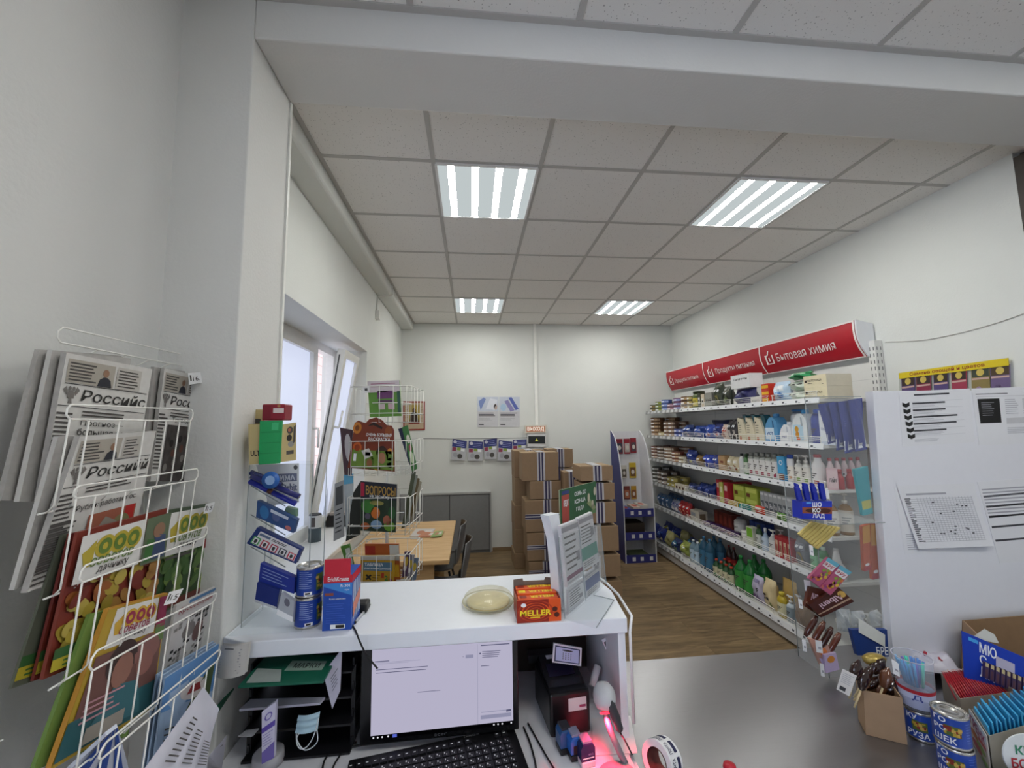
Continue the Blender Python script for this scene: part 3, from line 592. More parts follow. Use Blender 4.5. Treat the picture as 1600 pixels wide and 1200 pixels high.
# caramel stick display
a, b = on('y', 1.297, 808, 975), on('y', 1.297, 877, 972)
OR, BR, YL = C('#d9541e', .35), C('#8f2415', .35), C('#f0d32c', .4)
sbx = thing('candy_display', 'open red and orange cardboard display of caramel sticks on the counter', 'box', V(((a.x+b.x)/2, 1.297, CZ+.0005)))
w = (b.x-a.x)/2
m = MB(); m.box(-w, w, 0, .003, 0, .066, OR); m.box(-w, -w+.003, .003, .10, 0, .066, BR); m.box(w-.003, w, .003, .10, 0, .066, BR); m.box(-w, w, .1, .103, 0, .085, C('#77675c', .6)); m.box(-w+.003, w-.003, .003, .10, 0, .003, BR)
for s in (-1, 1): m.prism([(s*w, .097, .066), (s*w, .097, .092), (s*w*.55, .097, .095), (s*w*.45, .097, .07)], (0, .003, 0), C('#6e6058', .6))
c = Card(m, (-w, 0, 0), (w, 0, 0), (w, 0, .066), (-w, 0, .066)); c.rect(0, 0, .72, 1, BR); c.up()
for k in range(4): c.ring(.42, .5, .40-.09*k, .48-.11*k, OR if k else C('#b23a1c', .4), .09, 24)
c.up(); c.text('MELLER', .07, .30, .78, .55, YL, .03).ell(.15, .78, .06, .09, WT).rect(.3, .2, .52, .25, YL)
for x, y in ((.86, .55), (.9, .3)): c.ell(x, y, .06, .11, C('#4a1d10', .4))
m.obj('carton', sbx)
for k in range(3):
    m = MB(); y = .008+.030*k; m.box(-w+.005, w-.005, y, y+.027, .004, .066+.004*k, OR)
    c = Card(m, (w-.005, y+.027, .0665+.004*k), (-w+.005, y+.027, .0665+.004*k), (-w+.005, y, .0665+.004*k), (w-.005, y, .0665+.004*k)); c.text('MELLER', .1, .2, .7, .8, YL, .03).rect(.78, .1, .95, .8, YL if k % 2 else BR)
    tag(m.obj('candy_stick', bevel=.002), ['front orange caramel stick in the open display on the counter', 'middle orange caramel stick in the open display on the counter', 'back orange caramel stick in the open display on the counter'][k], 'candy', 'caramel sticks in the display')
    o = bpy.data.objects[m and COL.objects[-1].name]; o.location = sbx.location + V(((0), y+.0135, .004))
# leaflet holder
LP, LD = V((.284, 1.30, CZ)), V((.186, .22, 0)).normalized(); LN = V((LD.y, -LD.x, 0))
def lf(u, v, off=0.):
    p = onp(LP+LN*off, LN, u, v); p.z = max(p.z, CZ+.006); return p
ACR = glass('acrylic', (.97, .98, .985), .035)
lh = thing('leaflet_holder', 'clear acrylic leaflet holder standing on the right end of the counter', 'leaflet holder', LP+LD*.12)
m = MB()
for off in (0., -.03):
    q = [lf(*p, off) for p in ((883, 979), (948, 934), (938, 818), (873, 838))]; q[0].z = q[1].z = CZ+.001; m.hexa(q, [p-LN*.003 for p in q], ACR)
q0, q1 = LP+LN*.002+V((0, 0, .001)), LP+LD*.21+LN*.002+V((0, 0, .001)); m.prism([q0, q1, q1+LN*.075, q0+LN*.10], (0, 0, .003), ACR)
m.obj('body', lh, True)
m = MB(); EDGE = e = glass('acrylic_edge', (.5, .56, .58), .55)
for A_, B_ in ((lf(883, 979, .001), lf(873, 838, .001)), (lf(948, 934, .001), lf(938, 818, .001)), (q0+LN*.1+V((0, 0, .003)), q1+LN*.075+V((0, 0, .003))), (q1+V((0, 0, .003)), q1+LN*.075+V((0, 0, .003))), (lf(916, 955, .001), lf(905, 826, .001))): m.tube([A_, B_], .0014, e, 5)
m.obj('edges', lh, True)
def lslab(name, label, quad, off, thick, mat, draw=None, cat='leaflet', group='leaflets in the acrylic holder', bow=.0):
    m = MB(); c = Card(m, *[lf(*p, off) for p in quad]); c.solid(thick, mat)
    if draw: draw(c)
    return m.thing(name, label, cat, group)
def lt(band, y0, y1):
    def d(c):
        c.rect(.02, .02, .98, .98, C('#bcbcc0', .5)); c.up(); c.rect(.0, y0, 1, y1, band).lines(.08, y1+.05, .8, .84, 6, INK2, .3, 4); c.rect(.0, .88, 1, .96, C('#8f8f95', .6)).rect(.7, y1+.15, .92, y1+.32, C('#7b7b80', .6)).lines(.06, .04, .8, y0-.03, 3, INK2, .3, 7)
    return d
lslab('leaflet', 'upper left leaflet in the acrylic holder, with a plum coloured band', ((887, 918), (911, 900), (902, 812), (876, 822)), -.006, .012, C('#cfcfd4', .5), lt(C('#6d3b57', .5), .10, .17))
lslab('leaflet', 'upper right leaflet in the acrylic holder, with a teal band', ((911, 893), (936, 877), (925, 800), (903, 810)), -.006, .012, C('#cfcfd4', .5), lt(C('#3d8073', .5), .18, .42))
lslab('leaflet', 'lower left leaflet in the acrylic holder, plain printed', ((889, 966), (913, 946), (910, 905), (888, 922)), -.004, .008, C('#b9babf', .5), lt(C('#9a9aa2', .5), .1, .14))
lslab('leaflet', 'lower right leaflet in the acrylic holder, with a grey blue block', ((917, 940), (938, 924), (935, 883), (913, 899)), -.004, .008, C('#b9babf', .5), lt(C('#5a6585', .5), .3, .75))
m = MB(); qs = [(879, 972), (874, 930), (871, 880), (866, 840), (857, 806)]; qe = [(883, 972), (881, 930), (880, 880), (878, 840), (873, 802)]
for i in range(4): m.hexa([lf(*qs[i], -.036), lf(*qe[i], -.036), lf(*qe[i+1], -.036), lf(*qs[i+1], -.036)], [p-LN*.03 for p in (lf(*qs[i], -.036), lf(*qe[i], -.036), lf(*qe[i+1], -.036), lf(*qs[i+1], -.036))], C('#dfe3ea', .5))
m.thing('paper_stack', 'thick stack of white sheets bowing out behind the acrylic leaflet holder', 'paper')
def green_ad(c):
    c.rect(0, .0, 1, 1, C('#2f5a3c', .5)); c.up(); c.rect(.04, .0, .22, .84, C('#a0483f', .6)).rect(.05, .86, .22, .95, C('#3a3f7a', .5)); c.up(); c.text('КРЕДИТ', .08, .5, .2, .7, WT, .02)
    c.text('СЕМЬ ДО', .36, .70, .68, .84, WT, .02).text('КОНЦА', .36, .48, .66, .62, WT, .02).text('ГОДА', .4, .26, .62, .4, WT, .02)
    for x, y in ((.76, .55), (.88, .3), (.95, .7)): c.ell(x, y, .035, .14, C('#c1b8a5', .5))
    c.rect(.72, .0, .98, .12, C('#5a7a50', .5)).pg([(.7, .4), (.9, .1), (1, .15), (.8, .5)], C('#87936b', .5))
lslab('advert_card', 'green advert card standing up behind the acrylic leaflets', ((876, 826), (931, 800), (931, 752), (874, 766)), -.069, .003, C('#9fa88c', .5), green_ad, 'card', None)
# ------------------------------------------------------------------ shop shelving along the right wall
SHX, SHB = 2.50, 2.955
BAYS = [(2.70, 3.70), (3.70, 4.70), (4.70, 5.66)]
SZ = [1.83, 1.495, 1.18, .855, .545, .11]
SF = [SHX]*5+[2.41]
SW, SWR, SWD = C('#dcdcda', .45, vary=.015), C('#e4e6ea', .4, vary=.01), C('#c4c4c4', .45, vary=.02)
BAYN = ['near', 'middle', 'far']
BL_ = ['nearest bay of the white shop shelving, under the household chemistry sign', 'middle bay of the white shop shelving, under the larger food sign', 'farthest bay of the white shop shelving, under the small food sign']
class Curved(Card):
    def __init__(s, mb, fn, lift=.005): s.m, s.fn, s.lift, s.layer = mb, fn, lift, 1
    def p(s, x, y, h=None): return s.fn(x, y, s.lift*s.layer if h is None else h)
hp = [on('y', 2.70, *p) for p in ((1355, 557), (1345, 543), (1338.5, 529), (1335.5, 514), (1334.5, 500))]
HPROF = [(p.x, p.z) for p in hp]
def hfn(ya, yb):
    def fn(x, y, h):
        t = y*(len(HPROF)-1); k = min(int(t), len(HPROF)-2); t -= k
        X = HPROF[k][0]*(1-t)+HPROF[k+1][0]*t; Z = HPROF[k][1]*(1-t)+HPROF[k+1][1]*t
        dx, dz = HPROF[k+1][0]-HPROF[k][0], HPROF[k+1][1]-HPROF[k][1]; L_ = math.hypot(dx, dz)
        return V((X-h*dz/L_, ya+(yb-ya)*x, Z+h*dx/L_))
    return fn
SIGNR, SIGNW = C('#b01c2c', .3, vary=.02), C('#efe6e4', .4, vary=0)
for bi, (ya, yb) in enumerate(BAYS):
    t = thing('shelving_unit', BL_[bi], 'shelving', (2.72, (ya+yb)/2, 0), 0, 'bays of the shop shelving')
    m = MB(); m.box(SHB, SHB+.02, ya+.002, yb-.002, 0, 2.13, SW)
    for z in (.4, .75, 1.1, 1.45, 1.80, 2.0): m.box(SHB-.001, SHB, ya+.01, yb-.01, z, z+.003, SWD)
    m.obj('back_panel', t, True)
    m = MB(); m.box(2.43, SHB, ya+.002, yb-.002, .015, .108, SWD); m.obj('base', t, True)
    rail = SWR if bi < 2 else C('#8e8e8e', .5, vary=.03)
    for k, z in enumerate(SZ):
        x = SF[k]
        m = MB(); m.box(x+.003, SHB-.002, ya+.003, yb-.003, z+.008, z+.03, SW); sh = m.obj('shelf', t, True)
        m = MB(); m.hexa([(x-.008, yb-.002, z), (x-.008, ya+.002, z), (x+.002, ya+.002, z+.042), (x+.002, yb-.002, z+.042)], [(x, yb-.002, z), (x, ya+.002, z), (x+.006, ya+.002, z+.042), (x+.006, yb-.002, z+.042)], rail)
        c = Card(m, (x-.008, yb-.002, z), (x-.008, ya+.002, z), (x+.002, ya+.002, z+.042), (x+.002, yb-.002, z+.042), .001)
        q = random.Random(k*7+bi)
        for j in range(8):
            s = .03+.12*j+.04*q.random()
            if bi == 2: c.rect(s, .12, s+.07, .88, C('#c9c9cb', .5))
            else: c.rect(s, .3, s+.022, .62, C('#4b4f58', .6)).rect(s+.03, .2, s+.05, .28, C('#8a8f99', .6))
        m.obj('price_rail', sh, True)
        if bi < 2:
            m = MB(); n = 2; L_ = (yb-ya)/n
            for g in range(n):
                y0, y1 = ya+g*L_+.03, ya+(g+1)*L_-.03
                m.tube(smooth([(x+.006, y0, z+.036), (x+.006, y0, z+.078), (x+.006, y0+.02, z+.088), (x+.006, y1-.02, z+.088), (x+.006, y1, z+.078), (x+.006, y1, z+.036)], 3), .003, WIRE, 5)
                for dz in (.058, .073): m.tube([(x+.006, y0, z+dz), (x+.006, y1, z+dz)], .002, WIRE, 4)
            m.obj('wire_guard', sh, True)
    m = MB(); fn = hfn(yb, ya)
    m.grid(lambda a, b: fn(a, b, 0), 1, 8, SIGNR); m.grid(lambda a, b: fn(1-a, b, -.008), 1, 8, SW)
    c = Curved(m, fn); c.rect(0, .955, 1, 1, SIGNW).rect(0, 0, 1, .03, SIGNW)
    for j in range(8):
        c.rect(.985, j/8, 1, (j+1)/8, SIGNW)
    c.up(); s = ['Бытовая химия', 'Продукты питания', 'Продукты питания'][bi]
    if bi == 0: c.text(s, .20, .34, .82, .60, SIGNW, .0)
    elif bi == 1: c.text(s, .24, .33, .90, .58, SIGNW, .0)
    else: c.text(s, .25, .30, .86, .54, SIGNW, .0)
    i0 = [.06, .08, .09][bi]
    for P_ in ([(i0, .3), (i0+.02, .3), (i0+.02, .6), (i0, .6)], [(i0, .3), (i0+.1, .3), (i0+.1, .33), (i0, .33)], [(i0+.085, .3), (i0+.1, .3), (i0+.1, .6), (i0+.085, .6)], [(i0, .58), (i0+.04, .58), (i0+.04, .61), (i0, .61)], [(i0+.03, .6), (i0+.045, .6), (i0+.06, .74), (i0+.045, .74)], [(i0+.045, .4), (i0+.06, .4), (i0+.06, .52), (i0+.045, .52)]): c.pg(P_, SIGNW)
    hs = m.obj('header_sign', t, True)
    if bi == 0:
        m = MB(); out = [V((x, ya-.001, z)) for x, z in HPROF]; top = out[-1]; bot = out[0]
        m.prism(out+[V((SHB+.02, ya-.001, top.z-.03)), V((SHB+.02, ya-.001, bot.z))], (0, -.012, 0), SWR); m.obj('end_cap', hs, True)
    for y in [ya]:
        m = MB(); m.box(SHB+.021, SHB+.03, y+.004, y+.03, 0, 2.12, SW) if bi else m.box(SHB-.03, SHB+.03, y-.055, y+.0, .0, 2.28, SW)
        if bi == 0:
            for j in range(44):
                z = .1+j*.049
                for xx in (SHB-.018, SHB+.012): m.box(xx, xx+.006, y-.0556, y-.055, z, z+.026, C('#55575a', .6))
                for yy in (y-.045, y-.018): m.box(SHB-.0306, SHB-.03, yy, yy+.006, z, z+.026, C('#55575a', .6))
        m.obj('upright', t, True)
# ---- goods
KITS = {}
def place(key, build, label, cat, name, loc, rz=-90, group=None, scale=None):
    """first call builds the thing's parts, later calls copy them (shared mesh data)"""
    if key not in KITS: KITS[key] = [(n, mb.mesh(n)) for n, mb in build().items()]
    parts = KITS[key]
    M = Matrix.Translation(loc) @ rot(rz, 'Z')
    if len(parts) == 1:
        o = bpy.data.objects.new(name, parts[0][1]); COL.objects.link(o); o.matrix_basis = M; return tag(o, label, cat, group)
    t = thing(name, label, cat, group=group, M=M)
    for n, me in parts: o = bpy.data.objects.new(n, me); COL.objects.link(o); o.parent = t
    return t
def yat(u, x, z):
    a, b = 1.5, 8.
    for _ in range(40):
        c = (a+b)/2
        if uof((x, c, z)) > u: a = c
        else: b = c
    return a
def k_tin(w, h, col, lid='#a9a49a', band=None):
    def f():
        r = w/2; m = MB(); m.lathe([(r*.97, 0), (r, .004), (r, h-.004), (r*.97, h-.001)], C(col, .35), 14)
        b = MB(); b.lathe([(r*.97, h-.001), (r*.9, h), (r*.85, h-.003), (0, h-.003)], C(lid, .3, .8), 14, cap=False)
        out = {'body': m, 'lid': b}
        if band: q = MB(); wrap(q, r+.0005, h*.2, h*.75, -80, 80, C(band, .45), 8); wrap(q, r+.001, h*.35, h*.6, -35, 30, WT, 5); out['label'] = q
        return out
    return f
def k_box(w, d, h, col, draw=None, side=None):
    def f():
        m = MB(); m.box(-w/2, w/2, -d/2, d/2, 0, h, C(side or col, .5), C(col, .5))
        c = Card(m, (-w/2, -d/2, 0), (w/2, -d/2, 0), (w/2, -d/2, h), (-w/2, -d/2, h)); s = Card(m, (w/2, -d/2, 0), (w/2, d/2, 0), (w/2, d/2, h), (w/2, -d/2, h))
        if draw: draw(c, s)
        else: c.rect(.15, .3, .85, .7, C('#d8d4cc', .5)); c.up(); c.rect(.25, .42, .7, .55, INK2)
        return {'box': m}
    return f
def pouchm(m, w, h, d, mat, seam=None, wav=.0, crimp=.06, seed=1):
    q = random.Random(seed); ph = [q.uniform(0, 6.3) for _ in range(6)]
    def fn(sg):
        def g(a, b):
            x = (a-.5)*w*(1-.10*math.sin(math.pi*b)**2+.0); e = max(0., 1-(2*a-1)**4)**.5; t = max(0., math.sin(math.pi*min(1, max(0, (b-crimp*.3)/(1-crimp))))) ** .55
            if b > 1-crimp: t = 0
            y = sg*(d/2*e*t + wav*d*e*t*(math.sin(7*a+ph[0]+3*b)*math.sin(9*b+ph[1])+.6*math.sin(15*a+11*b+ph[2])))
            return (x+wav*.1*w*math.sin(6*b+ph[3]), y, b*h+(wav*.03*h*math.sin(8*a+ph[4]) if b > .9 else 0))
        return g
    f = fn(-1); b = fn(1)
    m.grid(f, 10, 12, mat, True, (lambda a, t: seam if (t >= 1-crimp-.01 or t < .03) else mat) if seam else None)
    m.grid(lambda a, t: b(1-a, t), 10, 12, mat)
    return Curved(m, lambda x, y, h: V(f(x, y))+V((0, -h, 0)), .0012)
def grow(c, n=4):
    return c
def k_pouch(w, h, d, col, draw=None, seam=None, wav=.12, seed=1, rough=.35):
    def f():
        m = MB(); c = pouchm(m, w, h, d, C(col, rough), C(seam, .35) if seam else None, wav, .07, seed)
        if draw: draw(c)
        return {'bag': m}
    return f
def cpatch(c, x0, y0, x1, y1, m, n=4):
    for i in range(n):
        for j in range(n): c.rect(x0+(x1-x0)*i/n, y0+(y1-y0)*j/n, x0+(x1-x0)*(i+1)/n, y0+(y1-y0)*(j+1)/n, m)
def cell(c, x, y, rx, ry, m, n=12):
    for k in range(n):
        a, b = 2*math.pi*k/n, 2*math.pi*(k+1)/n; c.pg([(x, y), (x+rx*math.cos(a), y+ry*math.sin(a)), (x+rx*math.cos(b), y+ry*math.sin(b))], m)
def bagart(c1, c2, c3=None, seed=1):
    def d(c):
        cpatch(c, .15, .55, .85, .8, C(c1, .4)); cell(c, .5, .32, .3, .17, C(c2, .4)); c.up(); cpatch(c, .25, .62, .75, .72, WT, 3)
        if c3: cell(c, .6, .3, .12, .1, C(c3, .4))
    return d
def k_bottle(w, h, col, cap, label=None, neck=.28, shoulder=.72, caph=.12, clear=False, d=None, lz=(.12, .6), mark=None, n=16):
    def f():
        r = w/2; mt = glass('bottle_'+col, tuple(lin(hexc(col))), .62, .08) if clear else C(col, .3); sy = (d or w)/w
        m = MB(); m.lathe([(r*.85, 0), (r, h*.03), (r, h*shoulder*.9), (r*.93, h*(shoulder*.9+.05)), (r*.62, h*(shoulder+.08)), (r*neck*1.05, h*(1-caph-.04)), (r*neck, h*(1-caph))], mt, n, 1, sy)
        b = MB(); b.lathe([(r*neck*1.15, h*(1-caph)), (r*neck*1.15, h*.985), (r*neck*.9, h)], C(cap, .4), 10, 1, sy if neck > .6 else 1)
        out = {'bottle': m, 'cap': b}
        if label:
            q = MB(); q.M = Matrix.Diagonal((1, sy, 1, 1)); wrap(q, r+.001, h*lz[0], h*lz[1], -88, 88, C(label, .5), 10)
            for k in range(3): wrap(q, r+.0018, h*(lz[0]+(lz[1]-lz[0])*(.62-.12*k)), h*(lz[0]+(lz[1]-lz[0])*(.68-.12*k)), -40, 30-15*k, INK2, 5)
            if mark: wrap(q, r+.002, h*(lz[0]+(lz[1]-lz[0])*.05), h*(lz[0]+(lz[1]-lz[0])*.28), 0, 45, C(mark, .5), 4); wrap(q, r+.002, h*(lz[0]+(lz[1]-lz[0])*.82), h*(lz[0]+(lz[1]-lz[0])*.95), -40, -15, INK, 3)
            out['label'] = q
        return out
    return f
def k_pump(w, h, col, pump, label=None, mark=None, clear=False, d=None):
    base = k_bottle(w, h*.8, col, pump, label, .34, .78, .1, clear, d, (.1, .72), mark)
    def f():
        o = base(); r = w/2; m = MB(); m.lathe([(r*.12, h*.79), (r*.12, h*.92)], C(pump, .4), 8); m.box(-r*.35, r*.35, -r*.35, r*.35, h*.92, h*.965, C(pump, .4)); m.box(-r*1.0, -r*.3, -r*.16, r*.16, h*.935, h*.965, C(pump, .4)); o['pump'] = m; return o
    return f
def k_jug(w, d, h, col, cap, art=None, hole=None):
    """detergent jug: slanted shoulder, moulded grip"""
    def f():
        m = MB(); mt = C(col, .3)
        out = [(-.5, 0), (.5, 0), (.5, .45), (.42, .72), (.22, .87), (-.1, .87), (-.38, .66), (-.5, .42)]
        m.prism([(x*w, -d/2, z*h) for x, z in out], (0, d, 0), mt)
        c = Card(m, (-w/2, -d/2, 0), (w/2, -d/2, 0), (w/2, -d/2, h), (-w/2, -d/2, h))
        if art: art(c)
        b = MB(); b.M = tr(.06*w, 0, 0); b.lathe([(w*.17, h*.87), (w*.17, h*.98), (w*.14, h)], C(cap, .35), 12)
        g = MB(); gm = C(hole or '#3a4048', .5); cc = Card(g, (-w/2, -d/2-.001, 0), (w/2, -d/2-.001, 0), (w/2, -d/2-.001, h), (-w/2, -d/2-.001, h)); cc.pg([(.64, .5), (.76, .52), (.72, .74), (.62, .78)], gm)
        return {'bottle': m, 'cap': b, 'grip': g}
    return f
SHN = ['top', 'second', 'third', 'fourth', 'fifth', 'bottom']
LEVEL = ['', '', '']
def row(s, u0, u1, n, kit, desc, cat, name, h, d=.1, stack=1, group=None, x=None, rz=-90, wf=.94, dz=0., lvl=None):
    """n things side by side on shelf s between photo columns u0 and u1, stack of them on each other; kit(w) gives the builder"""
    z = SZ[s]+.031+dz; xf = SF[s]+.038; y0, y1 = yat(u0, xf, z), yat(u1, xf, z); p = (y0-y1)/n; w = p*wf; dd = w if d is None else d
    back = 2 if x is None and (cat == 'tin' or name in ('jar',) or name in ('cereal_bag', 'water_bottle', 'soda_bottle', 'powder_bag', 'lotion_bottle', 'flour_bag', 'soap_bottle', 'cola_bottle', 'tea_carton')) else 1
    for i, j, bk in [(i, j, bk) for i in range(n) for j in range(stack) for bk in range(back)]:
            lab = desc
            where = []
            if n > 1: where.append('%s from left' % ORD[i])
            if stack > 1: where.append(['bottom one', 'second up', 'third up', 'fourth up', 'fifth up'][j] if stack > 2 else ['lower one', 'upper one'][j])
            if bk: where.append('back row')
            lab = desc + (', ' + ', '.join(where) if where else '') + ', %s shelf' % SHN[s]
            key = (s, desc)
            b = kit(w)
            place(key, b, lab, cat, name, V(((x or xf)+dd/2+bk*(dd*(1.45 if cat == 'bag' else 1.12)+.004), y0-p*(i+.5), z+j*(h+.0008))), rz, group or (cat+' row '+desc if n*stack*back > 1 else None))
B = lambda col, d, h, draw=None, side=None: (lambda w: k_box(w, d, h, col, draw, side))
PO = lambda col, h, d, draw=None, seam=None, wav=.12, seed=1: (lambda w: k_pouch(w, h, d, col, draw, seam, wav, seed))
T_ = lambda col, h, lid='#a9a49a', band=None: (lambda w: k_tin(w, h, col, lid, band))
BO = lambda *a, **k: (lambda w: k_bottle(w, *a, **k))
def ttl(s, bg=None, fg=INK, y0=.35, y1=.6):
    def d(c, sd=None):
        if bg: c.rect(.06, .1, .94, .9, C(bg, .5)); c.up()
        c.text(s, .14, y0, .86, y1, fg, .01)
    return d
# top shelf
row(0, 1013, 1020, 1, T_('#4d4a36', .05, '#8a7a4a', '#7c6a3c'), 'small olive tins stacked at the far end', 'tin', 'tin', .05, None, 2)
row(0, 1021, 1030, 1, T_('#56603a', .045, '#9a9a6a', '#8c9440'), 'green tins stacked beside the olive ones', 'tin', 'tin', .045, None, 3)
row(0, 1031, 1039, 1, T_('#33477f', .05, '#9a9aa2', '#8fa0d0'), 'blue tins stacked on the far part', 'tin', 'tin', .05, None, 3)
row(0, 1040, 1048, 1, T_('#6b4a5a', .045, '#8a7a8a', '#b08a9a'), 'mauve tins beside the blue tins', 'tin', 'tin', .045, None, 2)
row(0, 1049, 1059, 1, T_('#6d3a55', .05, '#8a7a8a', '#8c93c4'), 'purple tins in a stack of three', 'tin', 'tin', .05, None, 3)
row(0, 1061, 1071, 1, T_('#5a3b2c', .052, '#a08a6a', '#b59a70'), 'brown tins in a stack of three', 'tin', 'tin', .052, None, 3)
row(0, 1072, 1078, 1, T_('#6a5a38', .05, '#a08a6a', '#c2b070'), 'ochre tins in a stack of three', 'tin', 'tin', .05, None, 3)
row(0, 1079, 1090, 1, lambda w: k_bottle(w, .2, '#4c5a2a', '#2c331d', '#c2b23a', .8, .8, .12), 'dark green coffee jar with yellow label', 'jar', 'coffee_jar', .2, None)
row(0, 1091, 1095, 1, B('#3a3f2d', .06, .17), 'dark slim tea carton', 'carton', 'carton', .17, .06)
row(0, 1096, 1101, 1, B('#cdbfa6', .08, .15), 'beige tea carton behind the wire guard', 'carton', 'carton', .15, .08)
row(0, 1102, 1113, 1, B('#8f8f88', .1, .16, ttl('Чай', None, INK)), 'grey carton beside the green bags', 'carton', 'carton', .16, .1)
row(0, 1114, 1127, 1, PO('#39402f', .25, .09, bagart('#2b3222', '#8a8450', None)), 'tall dark green coffee bag', 'bag', 'coffee_bag', .25, .09)
row(0, 1128, 1140, 1, PO('#2d3226', .2, .09, bagart('#4b4a35', '#6b7a4a', None), seed=3), 'lower dark green coffee bag', 'bag', 'coffee_bag', .2, .09)
row(0, 1142, 1174, 1, PO('#2e2f62', .155, .14, None, None, .16, 4), 'crumpled dark blue bag', 'bag', 'bag', .155, .14)
row(0, 1142, 1173, 1, B('#e4e4e6', .13, .13, ttl('Салфетки', None, INK, .55, .75)), 'white napkin carton on the blue bag', 'carton', 'napkin_carton', .13, .13, dz=.158)
row(0, 1173, 1190, 1, B('#e0dedb', .1, .06, ttl('Мыло', None, INK)), 'small white soap carton', 'carton', 'carton', .06, .1, stack=1)
row(0, 1191, 1203, 1, B('#c8321e', .1, .055, lambda c, s: c.rect(.05, .3, .95, .75, C('#e3b023', .5))), 'red and yellow packs in a stack', 'pack', 'pack', .055, .1, 3)
row(0, 1204, 1229, 1, PO('#b9cfe4', .17, .11, bagart('#e8ecf0', '#5a8fd0', '#2a3a5a'), '#9fc4e8', .1, 5), 'white and blue pack of wet wipes', 'pack', 'wipes_pack', .17, .11)
row(0, 1230, 1256, 1, PO('#d3dcd0', .08, .15, lambda c: (cpatch(c, .15, .55, .3, .68, INK, 2), cpatch(c, .35, .55, .85, .65, INK2, 3), cpatch(c, .05, .12, .95, .3, C('#b3cdb0', .4)))), 'white towel packs behind the guard', 'pack', 'towel_pack', .08, .15, 2)
row(0, 1228, 1258, 1, PO('#3e9a63', .06, .13, bagart('#cfe4d3', '#2c7a4a', None), None, .25, 6), 'green pack lying on the white towel packs', 'pack', 'pack', .06, .13, dz=.165)
def towel(c, s): c.rect(.05, .45, .15, .65, INK).text('ПОЛОТЕНЦА', .18, .45, .8, .66, INK, .012).rect(.18, .33, .4, .37, INK2).rect(.8, .2, .87, .23, INK)
row(0, 1257, 1295, 1, B('#ddd3b4', .2, .088, towel, '#d9d2bf'), 'beige towel packs at the near end', 'pack', 'towel_pack', .088, .2, 2)
# second shelf
row(1, 1014, 1024, 1, T_('#6a4a30', .05, '#a08a6a', '#b89a78'), 'brown tins stacked at the wall end', 'tin', 'tin', .05, None, 5)
row(1, 1026, 1034, 1, T_('#8a7a58', .06, '#b0a88a', '#c8bd98'), 'pale tin beside the tall brown stack', 'tin', 'tin', .06, None, 1)
row(1, 1035, 1050, 2, T_('#6e5040', .048, '#b0a088', '#b7a590'), 'pale brown tins stacked in threes', 'tin', 'tin', .048, None, 4)
row(1, 1051, 1065, 2, T_('#2b3570', .05, '#8a90a8', '#7a86c0'), 'blue tins stacked in pairs', 'tin', 'tin', .05, None, 2)
for i, (u0, u1, hh_, c1, sd) in enumerate(((1066, 1080, .15, '#24386e', 1), (1081, 1099, .14, '#1f3f8c', 2), (1100, 1112, .15, '#2348a8', 3), (1113, 1125, .16, '#2a3170', 4))):
    row(1, u0, u1, 1, PO(c1, hh_, .1, bagart('#3a5ab0', '#c9c3d8', '#b5563c'), None, .2, sd), '%s dark blue pasta bag from the left' % ORD[i], 'bag', 'pasta_bag', hh_, .1, group='pasta bags on the second shelf')
row(1, 1090, 1122, 1, PO('#141a3c', .2, .08, None, None, .2, 8), 'large black blue bag lying behind the pasta', 'bag', 'bag', .2, .08, x=2.68)
row(1, 1126, 1136, 1, PO('#d8c3b8', .15, .08, bagart('#b5402e', '#8a4a3a', None), None, .12, 9), 'pale bag with red print', 'bag', 'bag', .15, .08)
row(1, 1137, 1151, 2, PO('#3a3436', .2, .07, bagart('#201d1f', '#b9b1aa', None), None, .12, 10), 'black patterned coffee bag', 'bag', 'coffee_bag', .2, .07)
def angj(w):
    def f():
        m = MB(); mt = C('#d6cdb4', .35); m.prism([(-w/2, -.05, 0), (w/2, -.05, 0), (w/2, -.05, .08), (w*.1, -.05, .2), (-w/2, -.05, .215)], (0, .1, 0), mt)
        c = Card(m, (-w/2, -.05, 0), (w/2, -.05, 0), (w/2, -.05, .2), (-w/2, -.05, .2)); c.lines(.08, .35, .5, .75, 4, INK2, .3, 3).ell(.3, .12, .15, .08, C('#b5684a', .5)).rect(.06, .8, .2, .88, INK)
        h = MB(); h.prism([(w*.1, -.03, .2), (w/2, -.03, .08), (w/2, -.03, .2), (w*.35, -.03, .235), (0, -.03, .235)], (0, .06, 0), C('#2a5a66', .4))
        k = MB(); k.M = tr(-w*.2, 0, .215); k.lathe([(w*.16, 0), (w*.16, .03)], C('#4a4d50', .4), 10)
        return {'bottle': m, 'handle': h, 'cap': k}
    return f
row(1, 1154, 1195, 3, angj, 'cream angular bottle with a dark handle', 'bottle', 'detergent_bottle', .25, .1)
def jart(c1, c2): return lambda c: (c.rect(.06, .1, .72, .5, C(c1, .4)), c.up(), c.text('уют', .14, .22, .64, .36, C(c2, .4), .03))
row(1, 1196, 1217, 1, lambda w: k_jug(w, .1, .24, '#5c9ac8', '#4a88bc', jart('#cfe0ee', '#1f4f8e'), '#2f5f8c'), 'light blue detergent jug', 'jug', 'detergent_jug', .24, .1)
row(1, 1218, 1240, 1, lambda w: k_bottle(w, .27, '#d5d8dc', '#3f78b8', '#c4c9d0', .6, .85, .06, d=.09), 'tall white softener bottle', 'bottle', 'softener_bottle', .27, .09, x=2.62)
row(1, 1219, 1238, 1, lambda w: k_jug(w, .08, .17, '#dfe2e8', '#e8eaee', jart('#eceef2', '#33478f'), '#b9c0cc'), 'low white detergent jug in front', 'jug', 'detergent_jug', .17, .08)
